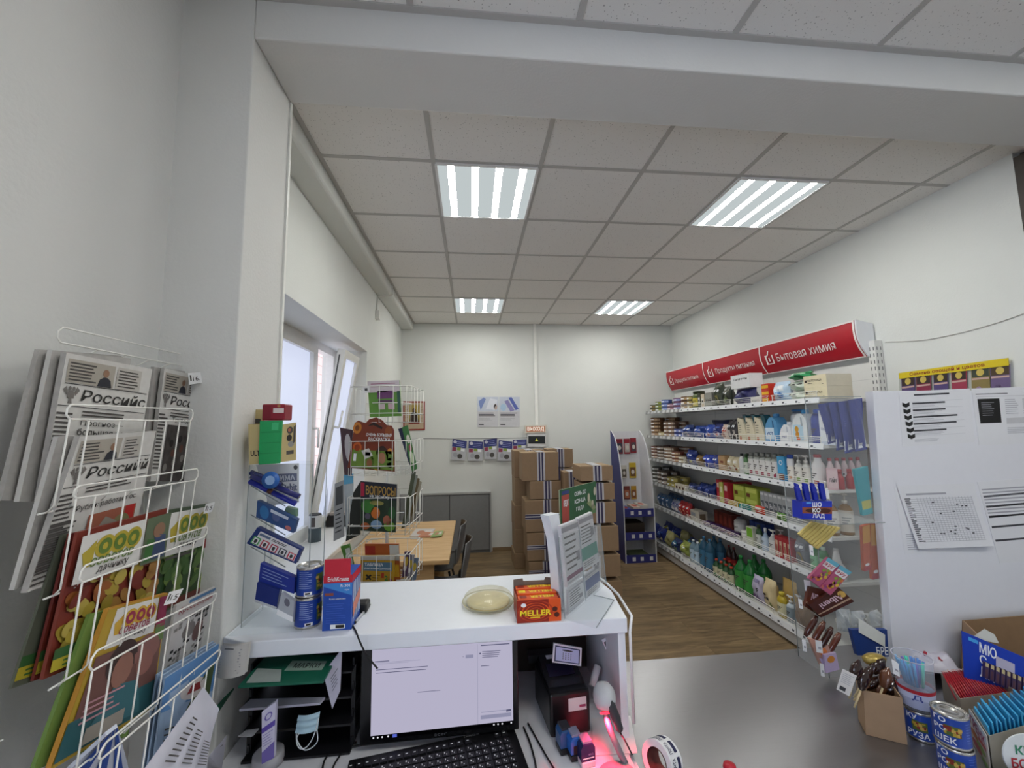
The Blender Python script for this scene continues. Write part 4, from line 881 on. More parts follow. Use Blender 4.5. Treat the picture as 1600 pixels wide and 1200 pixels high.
def bear(c): c.rect(.1, .08, .75, .55, C('#bcd8ea', .4)); c.up(); c.ell(.34, .42, .13, .09, C('#d9a23a', .5)).ell(.36, .26, .12, .1, C('#d08f2c', .5)).rect(.3, .1, .52, .18, C('#d8653a', .5))
row(1, 1238, 1264, 1, lambda w: k_jug(w, .11, .265, '#e0e6ea', '#3f8fc4', bear, '#aab6c0'), 'white fabric softener jug with orange picture', 'jug', 'softener_jug', .265, .11)
row(1, 1265, 1281, 1, lambda w: k_bottle(w, .26, '#2b3f9a', '#2a59c0', '#24358a', .45, .8, .12, d=.08), 'dark blue bottle with blue cap', 'bottle', 'cleaner_bottle', .26, .08)
row(1, 1282, 1306, 1, lambda w: k_box(w, .1, .25, '#cdd5e4', ttl('Порошок', '#e6e9f0', C('#3a4a9a', .5), .4, .5)), 'white washing powder carton at the near end', 'carton', 'powder_carton', .25, .1)
# third shelf
for i, (u0, u1, c1, c2, st) in enumerate(((1015, 1023, '#7c4a40', '#c9b8a8', 4), (1024, 1033, '#6d5548', '#cfc6bc', 4), (1034, 1045, '#8a6a52', '#d8cfc0', 4), (1046, 1056, '#7a4034', '#c8b090', 3), (1057, 1066, '#8c7a5a', '#d0c8b4', 2))):
    row(2, u0, u1, 1, T_(c1, .042, '#b8b0a4', c2), '%s stack of fish tins from the wall' % ORD[i], 'tin', 'tin', .042, None, st, 'fish tins on the third shelf')
row(2, 1070, 1085, 1, PO('#22357c', .17, .09, bagart('#2d4aa0', '#b5b860', None), None, .15, 11), 'upright blue rice bag', 'bag', 'bag', .17, .09)
row(2, 1086, 1096, 1, PO('#7a5f34', .12, .08, bagart('#9a7a3a', '#3a2c1c', None), None, .15, 12), 'golden brown groats bag', 'bag', 'bag', .12, .08)
row(2, 1097, 1112, 1, PO('#2540a8', .14, .09, bagart('#2a50c8', '#5a3f8c', None), None, .2, 13), 'bright blue bag beyond the bay joint', 'bag', 'bag', .14, .09)
row(2, 1113, 1122, 1, PO('#34408a', .15, .08, bagart('#46549a', '#8a6f94', None), None, .12, 14), 'violet blue bag', 'bag', 'bag', .15, .08)
row(2, 1123, 1134, 1, B('#b08f68', .08, .15, lambda c, s: c.rect(.3, .5, .75, .65, C('#7a3c2c', .5))), 'tan carton leaning on the bags', 'carton', 'carton', .15, .08)
row(2, 1135, 1153, 2, PO('#d0c4a4', .15, .08, bagart('#ded6c0', '#9a5a40', None), None, .12, 15), 'cream pouch with wire guard before it', 'pouch', 'pouch', .15, .08)
row(2, 1154, 1160, 1, BO(.19, '#dcdcdc', '#2a2c2e', None, .5, .75, .12), 'white bottle with black cap', 'bottle', 'lotion_bottle', .19, None)
row(2, 1161, 1167, 1, BO(.19, '#4f7a4a', '#2f4a2e', '#c9d0c4', .5, .75, .15), 'slim green bottle', 'bottle', 'lotion_bottle', .19, None)
row(2, 1168, 1214, 5, lambda w: k_bottle(w, .21, '#a9aca6', '#7d807c', '#dcdad8', .5, .78, .16, d=.05, lz=(.06, .72), mark='#9a3a52'), 'clear capped lotion bottle with white label', 'bottle', 'lotion_bottle', .21, .05)
row(2, 1216, 1228, 1, B('#4aa3d6', .05, .2, lambda c, s: (c.rect(.1, .05, .9, .3, C('#7a4a3a', .5)), c.ring(.5, .75, .25, .1, WT, .3))), 'sky blue toothpaste carton', 'carton', 'carton', .2, .05)
row(2, 1229, 1239, 1, BO(.22, '#e2e2e4', '#2f4a9a', '#e8e4dc', .75, .86, .14, d=.04, mark='#c98a5a'), 'white tube with a blue cap', 'tube', 'cream_tube', .22, .04)
row(2, 1240, 1264, 2, lambda w: k_pump(w, .23, '#cfd0cc', '#e4e4e2', '#dedcd6', '#8aa86a', d=.05), 'white soap bottle with a pump', 'bottle', 'soap_bottle', .23, .05)
row(2, 1265, 1281, 1, BO(.24, '#e2e0e0', '#b0303a', '#e6e2e0', .5, .7, .1, mark='#a0402c', lz=(.05, .6)), 'white bleach bottle with red cap', 'bottle', 'bleach_bottle', .24, None)
# fourth shelf
row(3, 1017, 1024, 1, T_('#50504c', .05, '#a8a8a4', '#c8c8c4'), 'grey tins stacked by the wall', 'tin', 'tin', .05, None, 4)
row(3, 1025, 1038, 2, T_('#5a4a44', .055, '#a8a49c', '#c0b4a8'), 'dark jars stacked in threes', 'jar', 'jar', .055, None, 3)
row(3, 1040, 1054, 2, T_('#8c7f46', .06, '#c0b890', '#b8aa62'), 'yellow tins stacked in pairs', 'tin', 'tin', .06, None, 2)
row(3, 1055, 1070, 3, B('#d0c8b8', .06, .06, lambda c, s: c.rect(.2, .1, .8, .6, C('#4a2c22', .5))), 'small white and brown pack', 'pack', 'pack', .06, .06)
row(3, 1073, 1088, 1, PO('#24305c', .11, .09, bagart('#39488a', '#8a8a6a', None), None, .2, 16), 'blue flour bag behind the guard', 'bag', 'flour_bag', .11, .09)
row(3, 1089, 1112, 2, PO('#20347c', .13, .1, bagart('#2f4a9c', '#7a6a3c', None), None, .2, 17), 'dark blue flour bag', 'bag', 'flour_bag', .13, .1)
row(3, 1114, 1124, 2, B('#a82030', .12, .21, lambda c, s: (c.rect(.2, .62, .8, .85, C('#e0c0b8', .5)), c.rect(.2, .1, .8, .4, C('#c8404a', .5)))), 'tall red tea carton', 'carton', 'tea_carton', .21, .12, x=2.585)
row(3, 1125, 1131, 1, B('#b5b85a', .12, .2, lambda c, s: c.rect(.2, .5, .8, .8, C('#d8d8b0', .5))), 'tall lime tea carton between red ones', 'carton', 'tea_carton', .2, .12)
row(3, 1132, 1139, 1, B('#a02030', .12, .21, lambda c, s: c.rect(.2, .6, .8, .85, C('#e0c0b8', .5))), 'red tea carton right of the lime one', 'carton', 'tea_carton', .21, .12)
row(3, 1140, 1178, 2, B('#a8b44a', .13, .1, lambda c, s: (c.rect(.08, .55, .92, .9, C('#c7cf6a', .5)), c.rect(.1, .1, .4, .45, C('#6d3a2a', .5)), s.rect(.1, .2, .9, .8, C('#8f9f30', .5)))), 'lime green tea carton', 'carton', 'tea_carton', .1, .13, 2, x=2.585)
row(3, 1181, 1238, 8, B('#a9acb0', .04, .19, lambda c, s: (c.rect(.1, .15, .9, .6, C('#60656c', .5)), c.up(), c.text('Ra', .2, .3, .8, .5, WT), c.rect(.1, .85, .9, .95, C('#d5d6d8', .5)))), 'grey toothpaste carton', 'carton', 'toothpaste_carton', .19, .04, x=2.59)
row(3, 1141, 1156, 1, B('#c9a83a', .05, .045, ttl('Чай')), 'low yellow pack before the lime cartons', 'pack', 'pack', .045, .05, x=2.515)
row(3, 1158, 1170, 1, B('#2a9490', .05, .045, ttl('Соль', None, WT)), 'low teal pack before the lime cartons', 'pack', 'pack', .045, .05, x=2.515)
row(3, 1179, 1195, 1, PO('#c8452e', .07, .04, bagart('#e0b0a0', '#d8583a', None)), 'small red pack before the toothpaste', 'pack', 'pack', .07, .03, x=2.53)
row(3, 1213, 1228, 1, PO('#5c8f3a', .06, .04, bagart('#a8c880', '#3c6f2a', None)), 'small green pack before the toothpaste', 'pack', 'pack', .06, .03, x=2.53)
# fifth shelf
row(4, 1026, 1046, 3, PO('#3f5c80', .17, .1, bagart('#2c6fb0', '#d8dce4', None), None, .12, 18), 'blue white washing powder bag', 'bag', 'powder_bag', .17, .1)
row(4, 1048, 1059, 2, PO('#8a8fa8', .15, .09, bagart('#46488a', '#d0c8c8', None), None, .12, 19), 'grey blue powder bag', 'bag', 'powder_bag', .15, .09)
row(4, 1060, 1077, 3, PO('#9a1f26', .17, .09, bagart('#c83a3a', '#d8a080', None), None, .15, 20), 'red juice powder bag', 'bag', 'bag', .17, .09)
row(4, 1079, 1093, 1, B('#b9b4a8', .1, .12, lambda c, s: (c.rect(.1, .5, .6, .8, C('#8a8f98', .5)), s.rect(.1, .2, .8, .8, C('#6a5a48', .5)))), 'pale carton behind the guard', 'carton', 'carton', .12, .1)
row(4, 1095, 1122, 4, B('#6a2a24', .1, .15, lambda c, s: c.rect(.25, .2, .75, .8, C('#8a3a2c', .5))), 'dark red cereal carton', 'carton', 'cereal_carton', .15, .1, x=2.70)
row(4, 1096, 1146, 4, PO('#4d2f6a', .04, .12, bagart('#7a4a34', '#8a2f3a', None), None, .2, 21), 'flat purple chocolate pack', 'pack', 'chocolate_pack', .04, .12)
row(4, 1126, 1138, 1, BO(.16, '#c9c5c0', '#6a6a70', '#dcd8d4', .5, .8, .1), 'white bottle behind the purple packs', 'bottle', 'bottle', .16, None, x=2.66)
row(4, 1148, 1172, 3, B('#223a78', .09, .17, lambda c, s: c.rect(.15, .3, .85, .7, C('#2f4f9a', .5))), 'dark blue carton at the back', 'carton', 'carton', .17, .09, x=2.70)
row(4, 1155, 1166, 1, BO(.1, '#dcdad6', '#e4e2de', '#d0ccc4', .85, .8, .2), 'white cream jar', 'jar', 'cream_jar', .1, None)
row(4, 1167, 1178, 1, B('#cfd2c0', .06, .16, lambda c, s: c.rect(.08, .45, .92, .95, C('#7fb83a', .5))), 'white carton with bright green top', 'carton', 'carton', .16, .06)
row(4, 1180, 1187, 1, BO(.2, '#3c5a3c', '#2c3a2c', '#c8ccc4', .5, .75, .15), 'dark green slim bottle', 'bottle', 'shampoo_bottle', .2, None)
row(4, 1188, 1197, 1, BO(.19, '#a8c0d8', '#dfe4ea', '#c0d0e0', .3, .55, .2), 'pale blue pointed bottle', 'bottle', 'shampoo_bottle', .19, None)
row(4, 1199, 1211, 1, lambda w: k_pump(w, .2, '#c4c6c4', '#e4e4e4', '#d8d8d6', None, d=.06), 'white pump bottle beside the red cartons', 'bottle', 'soap_bottle', .2, .06)
row(4, 1212, 1238, 4, B('#b03a40', .07, .17, lambda c, s: (c.rect(.2, .1, .8, .8, C('#d8b8a0', .5)), c.rect(.3, .3, .65, .6, C('#a84a3a', .5)))), 'red and beige hair dye carton', 'carton', 'dye_carton', .17, .07)
row(4, 1240, 1262, 1, PO('#70747c', .22, .08, bagart('#8a8e9a', '#9a8a5a', None)), 'grey cleaning cloth pack near the end', 'pack', 'cloth_pack', .22, .08)
row(4, 1264, 1290, 2, BO(.2, '#5fae72', '#c0d4c4', '#8ac49a', .4, .8, .15, clear=True, d=.06), 'translucent green bottle', 'bottle', 'cleaner_bottle', .2, .06)
# bottom shelf
for i, (u0, u1, hh_, c1, c2, c3) in enumerate(((1014, 1024, .2, '#26347a', '#9a9440', '#c0b850'), (1025, 1036, .18, '#222f78', '#3a66b0', '#c8b890'), (1037, 1047, .19, '#9a9464', '#c8c490', '#7a8a34'), (1048, 1060, .15, '#25305c', '#3c7a98', '#7a9a4a'), (1061, 1074, .17, '#8a9448', '#c2c870', '#d8dcc0'))):
    row(5, u0, u1, 1, PO(c1, hh_, .13, bagart(c2, c3, None), None, .18, 30+i), '%s cereal bag from the left' % ORD[i], 'bag', 'cereal_bag', hh_, .13, group='cereal bags on the bottom shelf')
row(5, 1076, 1090, 2, BO(.24, '#9ab8cc', '#e4e8ea', '#b8cfe0', .3, .72, .07, clear=True), 'clear water bottle with white cap', 'bottle', 'water_bottle', .24, None)
row(5, 1091, 1109, 2, BO(.33, '#3f6f8f', '#3a6f9a', '#3f7090', .26, .72, .07, clear=True), 'large blue water bottle', 'bottle', 'water_bottle', .33, None)
row(5, 1110, 1124, 2, BO(.29, '#2a1512', '#7d1f22', '#8a2222', .28, .7, .07), 'dark cola bottle', 'bottle', 'cola_bottle', .29, None, x=2.61)
row(5, 1112, 1143, 4, BO(.17, '#274a2c', '#b8432c', '#c9c4a4', .34, .68, .1, mark='#3a7a3a'), 'small green bottle with red cap', 'bottle', 'soda_bottle', .17, None)
row(5, 1145, 1173, 2, BO(.31, '#2f8a45', '#2f8a45', '#3c8f3e', .26, .68, .07, clear=True), 'large green soda bottle', 'bottle', 'soda_bottle', .31, None)
row(5, 1174, 1190, 1, PO('#b9b4cc', .22, .08, lambda c: (cell(c, .65, .5, .12, .07, INK), cpatch(c, .1, .05, .9, .3, C('#6a4a7a', .4)), cpatch(c, .2, .75, .8, .88, C('#8a84a8', .4)))), 'white and purple pet food bag', 'bag', 'pet_food_bag', .22, .08)
row(5, 1191, 1209, 1, PO('#d6c49a', .24, .09, lambda c: (cpatch(c, .12, .45, .4, .52, INK), cpatch(c, .12, .3, .7, .4, INK2), cell(c, .7, .2, .15, .08, C('#7a8a4a', .5)))), 'front beige liquid soap pouch', 'pouch', 'soap_pouch', .24, .09)
row(5, 1200, 1222, 1, PO('#c9a864', .26, .08, None, None, .15, 41), 'rear tan pouch behind the beige one', 'pouch', 'soap_pouch', .26, .08, x=2.56)
row(5, 1212, 1226, 1, BO(.19, '#b8a030', '#c8b440', '#d8d4b0', .4, .75, .12, d=.06), 'yellow dish soap bottle', 'bottle', 'dish_soap_bottle', .19, .06)
row(5, 1227, 1238, 1, lambda w: k_pump(w, .2, '#b9c4cc', '#e4e6e8', '#8a9aa4', None, d=.06), 'white pump bottle with grey label', 'bottle', 'soap_bottle', .2, .06)
row(5, 1239, 1262, 1, PO('#7a6248', .2, .09, None, None, .12, 42), 'brown paper bag at the near end', 'bag', 'bag', .2, .09)

# goods standing deeper on the open near end of the shelves
def endrow(s, us, kit, w, desc, cat, name, h, y=2.765, group=None, key=''):
    z = SZ[s]+.031
    for i, u in enumerate(us):
        a, b = 2.3, 3.0
        for _ in range(40):
            c = (a+b)/2
            if uof((c, y, z+.1)) > u: b = c
            else: a = c
        place((s, desc, key), kit(w), desc + (', %s from the left' % ORD[i] if len(us) > 1 else '') + ', %s shelf' % SHN[s], cat, name, V((a, y, z)), -30, group or (desc if len(us) > 1 else None))
endrow(2, [1298, 1309, 1320, 1331, 1342], BO(.215, '#d8c4c8', '#b02c38', '#e4dfe2', .5, .74, .1, mark='#2c3a86', lz=(.05, .5)), .044, 'white toilet cleaner bottle with red cap behind the acrylic', 'bottle', 'cleaner_bottle', .215, 2.80)
endrow(2, [1312, 1327], BO(.14, '#b0242e', '#b0242e', None, .5, .6, .2), .05, 'short red bottle in front of the toilet cleaners', 'bottle', 'cleaner_bottle', .14, 2.725)
endrow(2, [1300], lambda w: k_box(w, .03, .15, '#d8b4bc', ttl('лайм', '#e0c4c8')), .06, 'pink carton before the toilet cleaners', 'carton', 'carton', .15, 2.72)
endrow(3, [1299, 1322], lambda w: k_pump(w, .30, '#8a6426', '#e0dcd2', '#cfc8bc', None, d=.07), .09, 'amber soap bottle with white pump behind the acrylic', 'bottle', 'soap_bottle', .30, 2.76)
endrow(4, [1308], BO(.22, '#d4d6d6', '#c8cccc', None, .3, .45, .06, d=.07), .1, 'white cleaner jug behind the candy cards', 'jug', 'cleaner_jug', .22, 2.76)
# ------------------------------------------------------------------ steel table, notice board and sweets at the right
TZ = .70
ST = bpy.data.materials.new('brushed_steel'); ST.use_nodes = True; nt = ST.node_tree; b = nt.nodes['Principled BSDF']
b.inputs['Metallic'].default_value = 1; b.inputs['Base Color'].default_value = (*lin(hexc('#98979a')), 1); b.inputs['Roughness'].default_value = .3; b.inputs['Anisotropic'].default_value = .6
tc = nt.nodes.new('ShaderNodeTexCoord'); mpn = nt.nodes.new('ShaderNodeMapping'); mpn.inputs['Scale'].default_value = (2, 160, 2); mpn.inputs['Rotation'].default_value = (0, 0, .9); n = nt.nodes.new('ShaderNodeTexNoise'); n.inputs['Scale'].default_value = 4; n.inputs['Detail'].default_value = 6
r = nt.nodes.new('ShaderNodeMapRange'); r.inputs['To Min'].default_value = .22; r.inputs['To Max'].default_value = .46
nt.links.new(tc.outputs['Object'], mpn.inputs[0]); nt.links.new(mpn.outputs[0], n.inputs['Vector']); nt.links.new(n.outputs['Fac'], r.inputs['Value']); nt.links.new(r.outputs[0], b.inputs['Roughness'])
bp = nt.nodes.new('ShaderNodeBump'); bp.inputs['Strength'].default_value = .05; bp.inputs['Distance'].default_value = .004; nt.links.new(n.outputs['Fac'], bp.inputs['Height']); nt.links.new(bp.outputs[0], b.inputs['Normal'])
tb = thing('steel_table', 'brushed steel table top beside the till counter', 'table', (1.4, 1.1, 0))
m = MB(); m.box(.476, 2.6, .3, 1.775, TZ-.035, TZ, ST); m.obj('table_top', tb, True, bevel=.002)
for x, y in ((.52, .35), (2.55, .35), (.52, 1.73), (2.55, 1.73)): m = MB(); m.box(x-.02, x+.02, y-.02, y+.02, 0, TZ-.036, C('#a9a9a9', .4, .8)); m.obj('leg', tb, True)
BY = 1.55
bd = thing('notice_board', 'white upright panel on the steel table carrying printed notices', 'panel', (2.1, BY, TZ))
m = MB(); a = on('y', BY, 1365, 611); m.hexa([(1.648, BY, TZ+.001), (2.75, BY, TZ+.001), (2.75, BY, a.z), (a.x-.004, BY, a.z)], [(1.648, BY+.035, TZ+.001), (2.75, BY+.035, TZ+.001), (2.75, BY+.035, a.z), (a.x-.004, BY+.035, a.z)], C('#dcdce2', .45, vary=.01)); m.obj('panel', bd, True, bevel=.002)
PAP = C('#dcdce0', .7, vary=.01)
def paper(name, label, quad, draw, y=BY-.001, curl=0., col=None, cat='notice'):
    m = MB(); c = Card(m, *[on('y', y, u, v) for u, v in quad])
    mt = col or PAP
    if curl:
        m.grid(lambda a, b: c.p(a, b, curl*(1-b)**2*(.4+.6*a)+.0008), 6, 8, mt); m.grid(lambda a, b: c.p(1-a, b, curl*(1-b)**2*(.4+.6*(1-a))), 6, 8, mt)
        fn = lambda a, b, h: c.p(a, b, curl*(1-b)**2*(.4+.6*a)+h); cc = Curved(m, fn, .0014)
    else: c.solid(.0008, mt); cc = c; c.q = [p-c.n*-.0 for p in c.q]
    draw(cc); return m.thing(name, label, cat)
G3, G4 = C('#3c3c42', .7), C('#a2a2aa', .7)
def pa(c):
    c.rect(.2, .91, .7, .94, G3)
    for k in range(6):
        y = .80-.115*k; c.pg([(.03+.01*k, y), (.08+.01*k, y-.03), (.13+.01*k, y), (.13+.01*k, y-.07), (.08+.01*k, y-.1), (.03+.01*k, y-.07)], BLACK)
        if k < 5: c.rect(.17, .755-.125*k, .17+[.46, .46, .62, .6, .45][k], .785-.125*k, G3)
        c.lines(.17, .66-.125*k+.03, .6, .745-.125*k, 3, G4, .3, k).rect(.17, .8-.125*k, .88, .803-.125*k, G4)
paper('notice', 'printed notice with a column of black arrows on the white panel', ((1410, 698), (1523, 691), (1515, 607), (1405, 612)), pa)
def pb_(c):
    c.lines(.03, .88, .35, .91, 1, G3, .4).rect(.03, .845, .6, .85, G4).rect(.04, .38, .25, .81, BLACK); c.up(); c.lines(.07, .5, .2, .76, 7, G4, .2)
    for k in range(4): c.lines(.3+.17*k, .52, .44+.17*k, .8, 8, G4, .3, k)
    c.rect(.3, .36, .5, .46, C('#c0c0c4', .7)).lines(.3, .18, .95, .3, 4, G4, .3, 3)
paper('notice', 'printed notice with a black block at the right edge of the white panel', ((1530, 696), (1680, 690), (1680, 602), (1518, 607)), pb_)
def grid_(c):
    c.rect(.08, .84, .6, .87, G4)
    for k in range(22): c.rect(.1, .1+.032*k, .93, .105+.032*k, G4)
    for k in range(18): c.rect(.2+.042*k, .1, .204+.042*k, .8, G4)
    c.lines(.04, .1, .13, .8, 22, G3, .5, 3, .6)
    q = random.Random(4)
    for k in range(16): x, y = .25+.6*q.random(), .15+.6*q.random(); c.rect(x, y, x+.03, y+.02, G3)
paper('timetable', 'rear sheet of the pinned timetable, its foot showing under the front one', ((1414, 866), (1527, 861), (1523, 757), (1397, 760)), lambda c: c.lines(.05, .05, .6, .3, 8, G4, .3), BY-.0005)
paper('timetable', 'timetable sheet with a fine grid, curling off the white panel', ((1432, 857), (1544, 851), (1521, 755), (1401, 759)), grid_, BY-.002, .018)
def dark(c):
    c.lines(.02, .55, .95, .92, 9, G4, .4, 2, .1)
    for k in range(5): y = .80-.125*k-(.04 if k == 4 else 0); c.pg([(.02, y), (.5, y+.015), (.98, y+.0), (.98, y+.02), (.5, y+.035), (.02, y+.025)], G3)
paper('timetable', 'sheet with thick dark pen lines at the right edge of the white panel', ((1562, 880), (1690, 874), (1680, 742), (1527, 753)), dark)
# seed packets on the right wall
sr = thing('seed_rack', 'yellow headed strip for seed packets on the right wall above the panel', 'rack', (2.975, 2.25, 1.98))
m = MB(); c = Card(m, *[on('x', 2.972, u, v) for u, v in ((1405, 592), (1576, 571), (1575, 559), (1404, 583))]); c.solid(.004, C('#d9c11f', .45)); c.text('Семена овощей и цветов', .12, .18, .82, .82, C('#8a2a1c', .5), .02); m.obj('header', sr, True)
m = MB(); c = Card(m, *[on('x', 2.984, u, v) for u, v in ((1406, 650), (1580, 640), (1577, 572), (1405, 590))]); c.solid(.003, C('#b9bcb6', .5)); m.obj('back_panel', sr, True)
SP = [('#3a2b28', '#5b4a78'), ('#3a2b28', '#8a2f4a'), ('#33291f', '#54467a'), ('#3a2b28', '#a03a52'), ('#3c4438', '#8a7a4a'), ('#4a3a28', '#6c5c84')]
for i, (u0, u1, v0) in enumerate(((1408, 1429, 590), (1431, 1454, 587), (1458, 1481, 584), (1486, 1510, 580), (1517, 1546, 575), (1547, 1578, 572))):
    def dr(c, i=i):
        c.rect(.04, .78, .96, .98, C(SP[i][0], .5)); c.up(); c.ell(.5, .88, .22, .08, C('#c9b25a', .5)); c.ell(.5, .5, .4, .2, C(SP[i][1], .5)).ell(.4, .45, .2, .12, C('#a58ab0', .5)); c.rect(.04, .72, .96, .76, C('#c9a8a0', .5))
    slab('seed_packet', '%s seed packet from the left under the yellow header' % ORD[i], 'packet', ((u0+3, 652-2*i), (u1+2, 650-2*i), (u1, v0-3), (u0, v0)), 'x', 2.976, .002, C(SP[i][1], .45), dr, 'seed packets on the wall')
m = MB(); m.tube(smooth([(2.986, 2.62, 2.262), (2.986, 2.4, 2.225), (2.986, 2.2, 2.222), (2.986, 2.0, 2.24), (2.986, 1.84, 2.27)]), .0022, C('#b9b4ae', .5), 5); m.thing('wall_cable', 'thin pale cable strung along the right wall from the shelving post', 'cable')
# acrylic case
cs = thing('acrylic_case', 'tall clear acrylic sweets case at the left edge of the white panel', 'display case', (1.51, 1.64, TZ))
CX0, CX1, CY0, CY1, CT = 1.385, 1.645, 1.568, 1.72, 1.80
for k, (p, q) in enumerate((((CX0, CY0), (CX1, CY0)), ((CX0, CY0), (CX0, CY1)))):
    m = MB()
    if k == 0: m.box(CX0, CX1, CY0, CY0+.003, TZ+.001, CT, ACR)
    else: m.box(CX0, CX0+.003, CY0+.004, CY1, TZ+.001, CT-.36, ACR)
    m.obj('pane', cs, True)
zs = on('y', 1.58, 1276, 813).z
shelfz = [zs-.004, on('y', 1.58, 1285, 905).z, on('y', 1.58, 1290, 985).z]
for z in shelfz[:1]: m = MB(); m.box(CX0+.004, CX1-.01, CY0-.055, CY0-.001, z, z+.003, ACR); m.box(CX0+.004, CX1-.01, CY0+.004, CY1, z, z+.003, ACR); m.obj('case_shelf', cs, True)
e2 = glass('case_edge', (.45, .5, .5), .6)
m = MB()
for A_, B_ in (((CX0, CY0, TZ), (CX0, CY0, CT)), ((CX0, CY1, TZ), (CX0, CY1, CT-.36)), ((CX0, CY0, CT), (CX1, CY0, CT)), ((CX0, CY0-.055, zs-.002), (CX1-.01, CY0-.055, zs-.002))): m.tube([A_, B_], .0016, e2, 5)
m.obj('edges', cs, True)
CF_ = CY0-.003          # things hang on the face of the case
CBL = C('#1c32b0', .3)
def yslab(*a, **k): return slab(*a[:4], 'y', *a[4:], **k)
def choc(c): c.rect(0, .33, 1, .68, C('#8a4a34', .45)).rect(.14, .88, .3, .97, C('#5aa0e0', .4)); c.up(); c.ell(.35, .5, .25, .12, C('#3c1c14', .4)).ell(.75, .5, .2, .13, C('#4a2216', .4)); c.up(); c.text('ШО', .33, .70, .64, .96, WT, .03).text('КО', .33, .40, .6, .64, WT, .03).text('ЛАД', .33, .06, .74, .34, WT, .03)
cb = slab('chocolate_box', 'open blue display box of chocolate bars on the acrylic case', 'box', ((1254, 811), (1300, 813), (1300, 783), (1253, 784)), 'y', CY0-.052, .05, CBL, choc)
z0 = cb.location.z
for k in range(12):
    m = MB(); x = on('y', CY0-.05, 1250+k*4.2, 784).x; yy = CY0-.048+.012*(k % 3); h = .03+.014*math.sin(k*2.1); zz = on('y', CY0-.05, 1260, 783).z+.0015
    m.prism([(x-.004, yy, zz), (x+.014, yy, zz), (x+.008-.006*(k % 2), yy, zz+h+.02), (x-.012, yy, zz+h+.025)], (0, .012, 0), C('#1a2a9c', .2)); c = None
    m.thing('chocolate_bar', '%s blue wrapped bar from the left sticking out of the chocolate box' % ORD[k], 'chocolate bar', 'bars in the chocolate box', bevel=.002)
yslab('price_card', 'white price card at the back of the chocolate box', 'card', ((1288, 779), (1296, 780), (1295, 766), (1287, 765)), CY0-.004, .001, TAGW)
GOLD = C('#d2bd72', .3, .25, vary=.1)
for k in range(7):
    a0 = (1248+k*4.4, 835+k*3.5); b0 = (1270+k*6.6, 815+k*1.4)
    q = [a0, (a0[0]+3.7, a0[1]+3.0), (b0[0]+5.4, b0[1]+1.3), b0]
    yslab('wafer_bar', '%s gold wrapped wafer bar from the left under the chocolate box' % ORD[k], 'wafer bar', q, CY0-.014, .012, GOLD, lambda c: c.rect(.1, .3, .9, .7, C('#c9b46a', .3, .4)), group='gold wafer bars in the case', bevel=.003)
def cand(c):
    c.rect(0, .86, 1, 1, C('#5f9fb4', .4)).rect(.06, .66, .94, .86, C('#d8d0d2', .5)); c.up(); c.text('ФРУ', .1, .7, .85, .83, C('#a3354a', .5), .03); q = random.Random(2)
    for k in range(16): c.ell(.12+.76*q.random(), .1+.5*q.random(), .12, .06, C(['#c8743a', '#a03a6a', '#7c8f3a', '#c9a23c', '#8f4a7a'][k % 5], .4))
yslab('candy_card', 'left colourful fruit candy pack with a blue top in the case', 'candy', ((1263, 904), (1280, 917), (1312, 882), (1294, 871)), CY0-.057, .01, C('#a5506e', .35), cand)
yslab('candy_card', 'right colourful fruit candy pack with a blue top in the case', 'candy', ((1281, 918), (1298, 930), (1331, 894), (1313, 883)), CY0-.058, .01, C('#a5506e', .35), cand)
CHO = C('#452119', .25)
def alb(c): c.pg([(0, .2), (1, .2), (1, .3), (0, .26)], C('#a98a72', .4)); c.up(); c.text('Albeni', .9, .75, .2, .4, C('#c9a9b4', .4), .02); c.ell(.9, .65, .1, .2, C('#c09a50', .4))
yslab('chocolate_pack', 'brown chocolate bar pack with upside-down lettering in the case', 'chocolate bar', ((1283, 965), (1335, 940), (1311, 918), (1264, 945)), CY0-.044, .014, CHO, alb)
yslab('chocolate_pack', 'brown chocolate pack partly hidden behind the lettered one', 'chocolate bar', ((1258, 948), (1282, 963), (1300, 925), (1264, 916)), CY0-.027, .012, C('#55291d', .25), alb)
for k in range(4):
    u, v = 1266+k*12, 968+k*9
    m = MB(); a0, b0 = on('y', CY0-.02+.008*(k % 2), u-8, v+26), on('y', CY0-.02+.008*(k % 2), u+10, v-6); m.tube([a0, a0*.8+b0*.2, b0*.8+a0*.2, b0], [.006, .011, .011, .006], C(['#45211a', '#54291d', '#3c1d16', '#5e3024'][k], .18, coat=.4), 8)
    m.thing('chocolate_roll', '%s brown wrapped chocolate roll from the left, low in the case' % ORD[k], 'chocolate', 'chocolate rolls in the case')
yslab('candy_bag', 'pinkish candy bag at the very foot of the case', 'candy', ((1283, 1040), (1308, 1048), (1292, 1002), (1264, 998)), CY0-.02, .012, C('#b58a7c', .35), lambda c: (c.ell(.5, .6, .3, .2, C('#c9733a', .4)), c.rect(.1, .1, .9, .3, C('#c3b4d8', .5))))
yslab('candy_bag', 'orange and lilac candy bag beside the foot of the case', 'candy', ((1291, 1052), (1312, 1046), (1306, 1020), (1288, 1024)), CY0-.034, .01, C('#b9a8c8', .35), lambda c: c.ell(.5, .7, .3, .2, C('#c9833a', .4)))
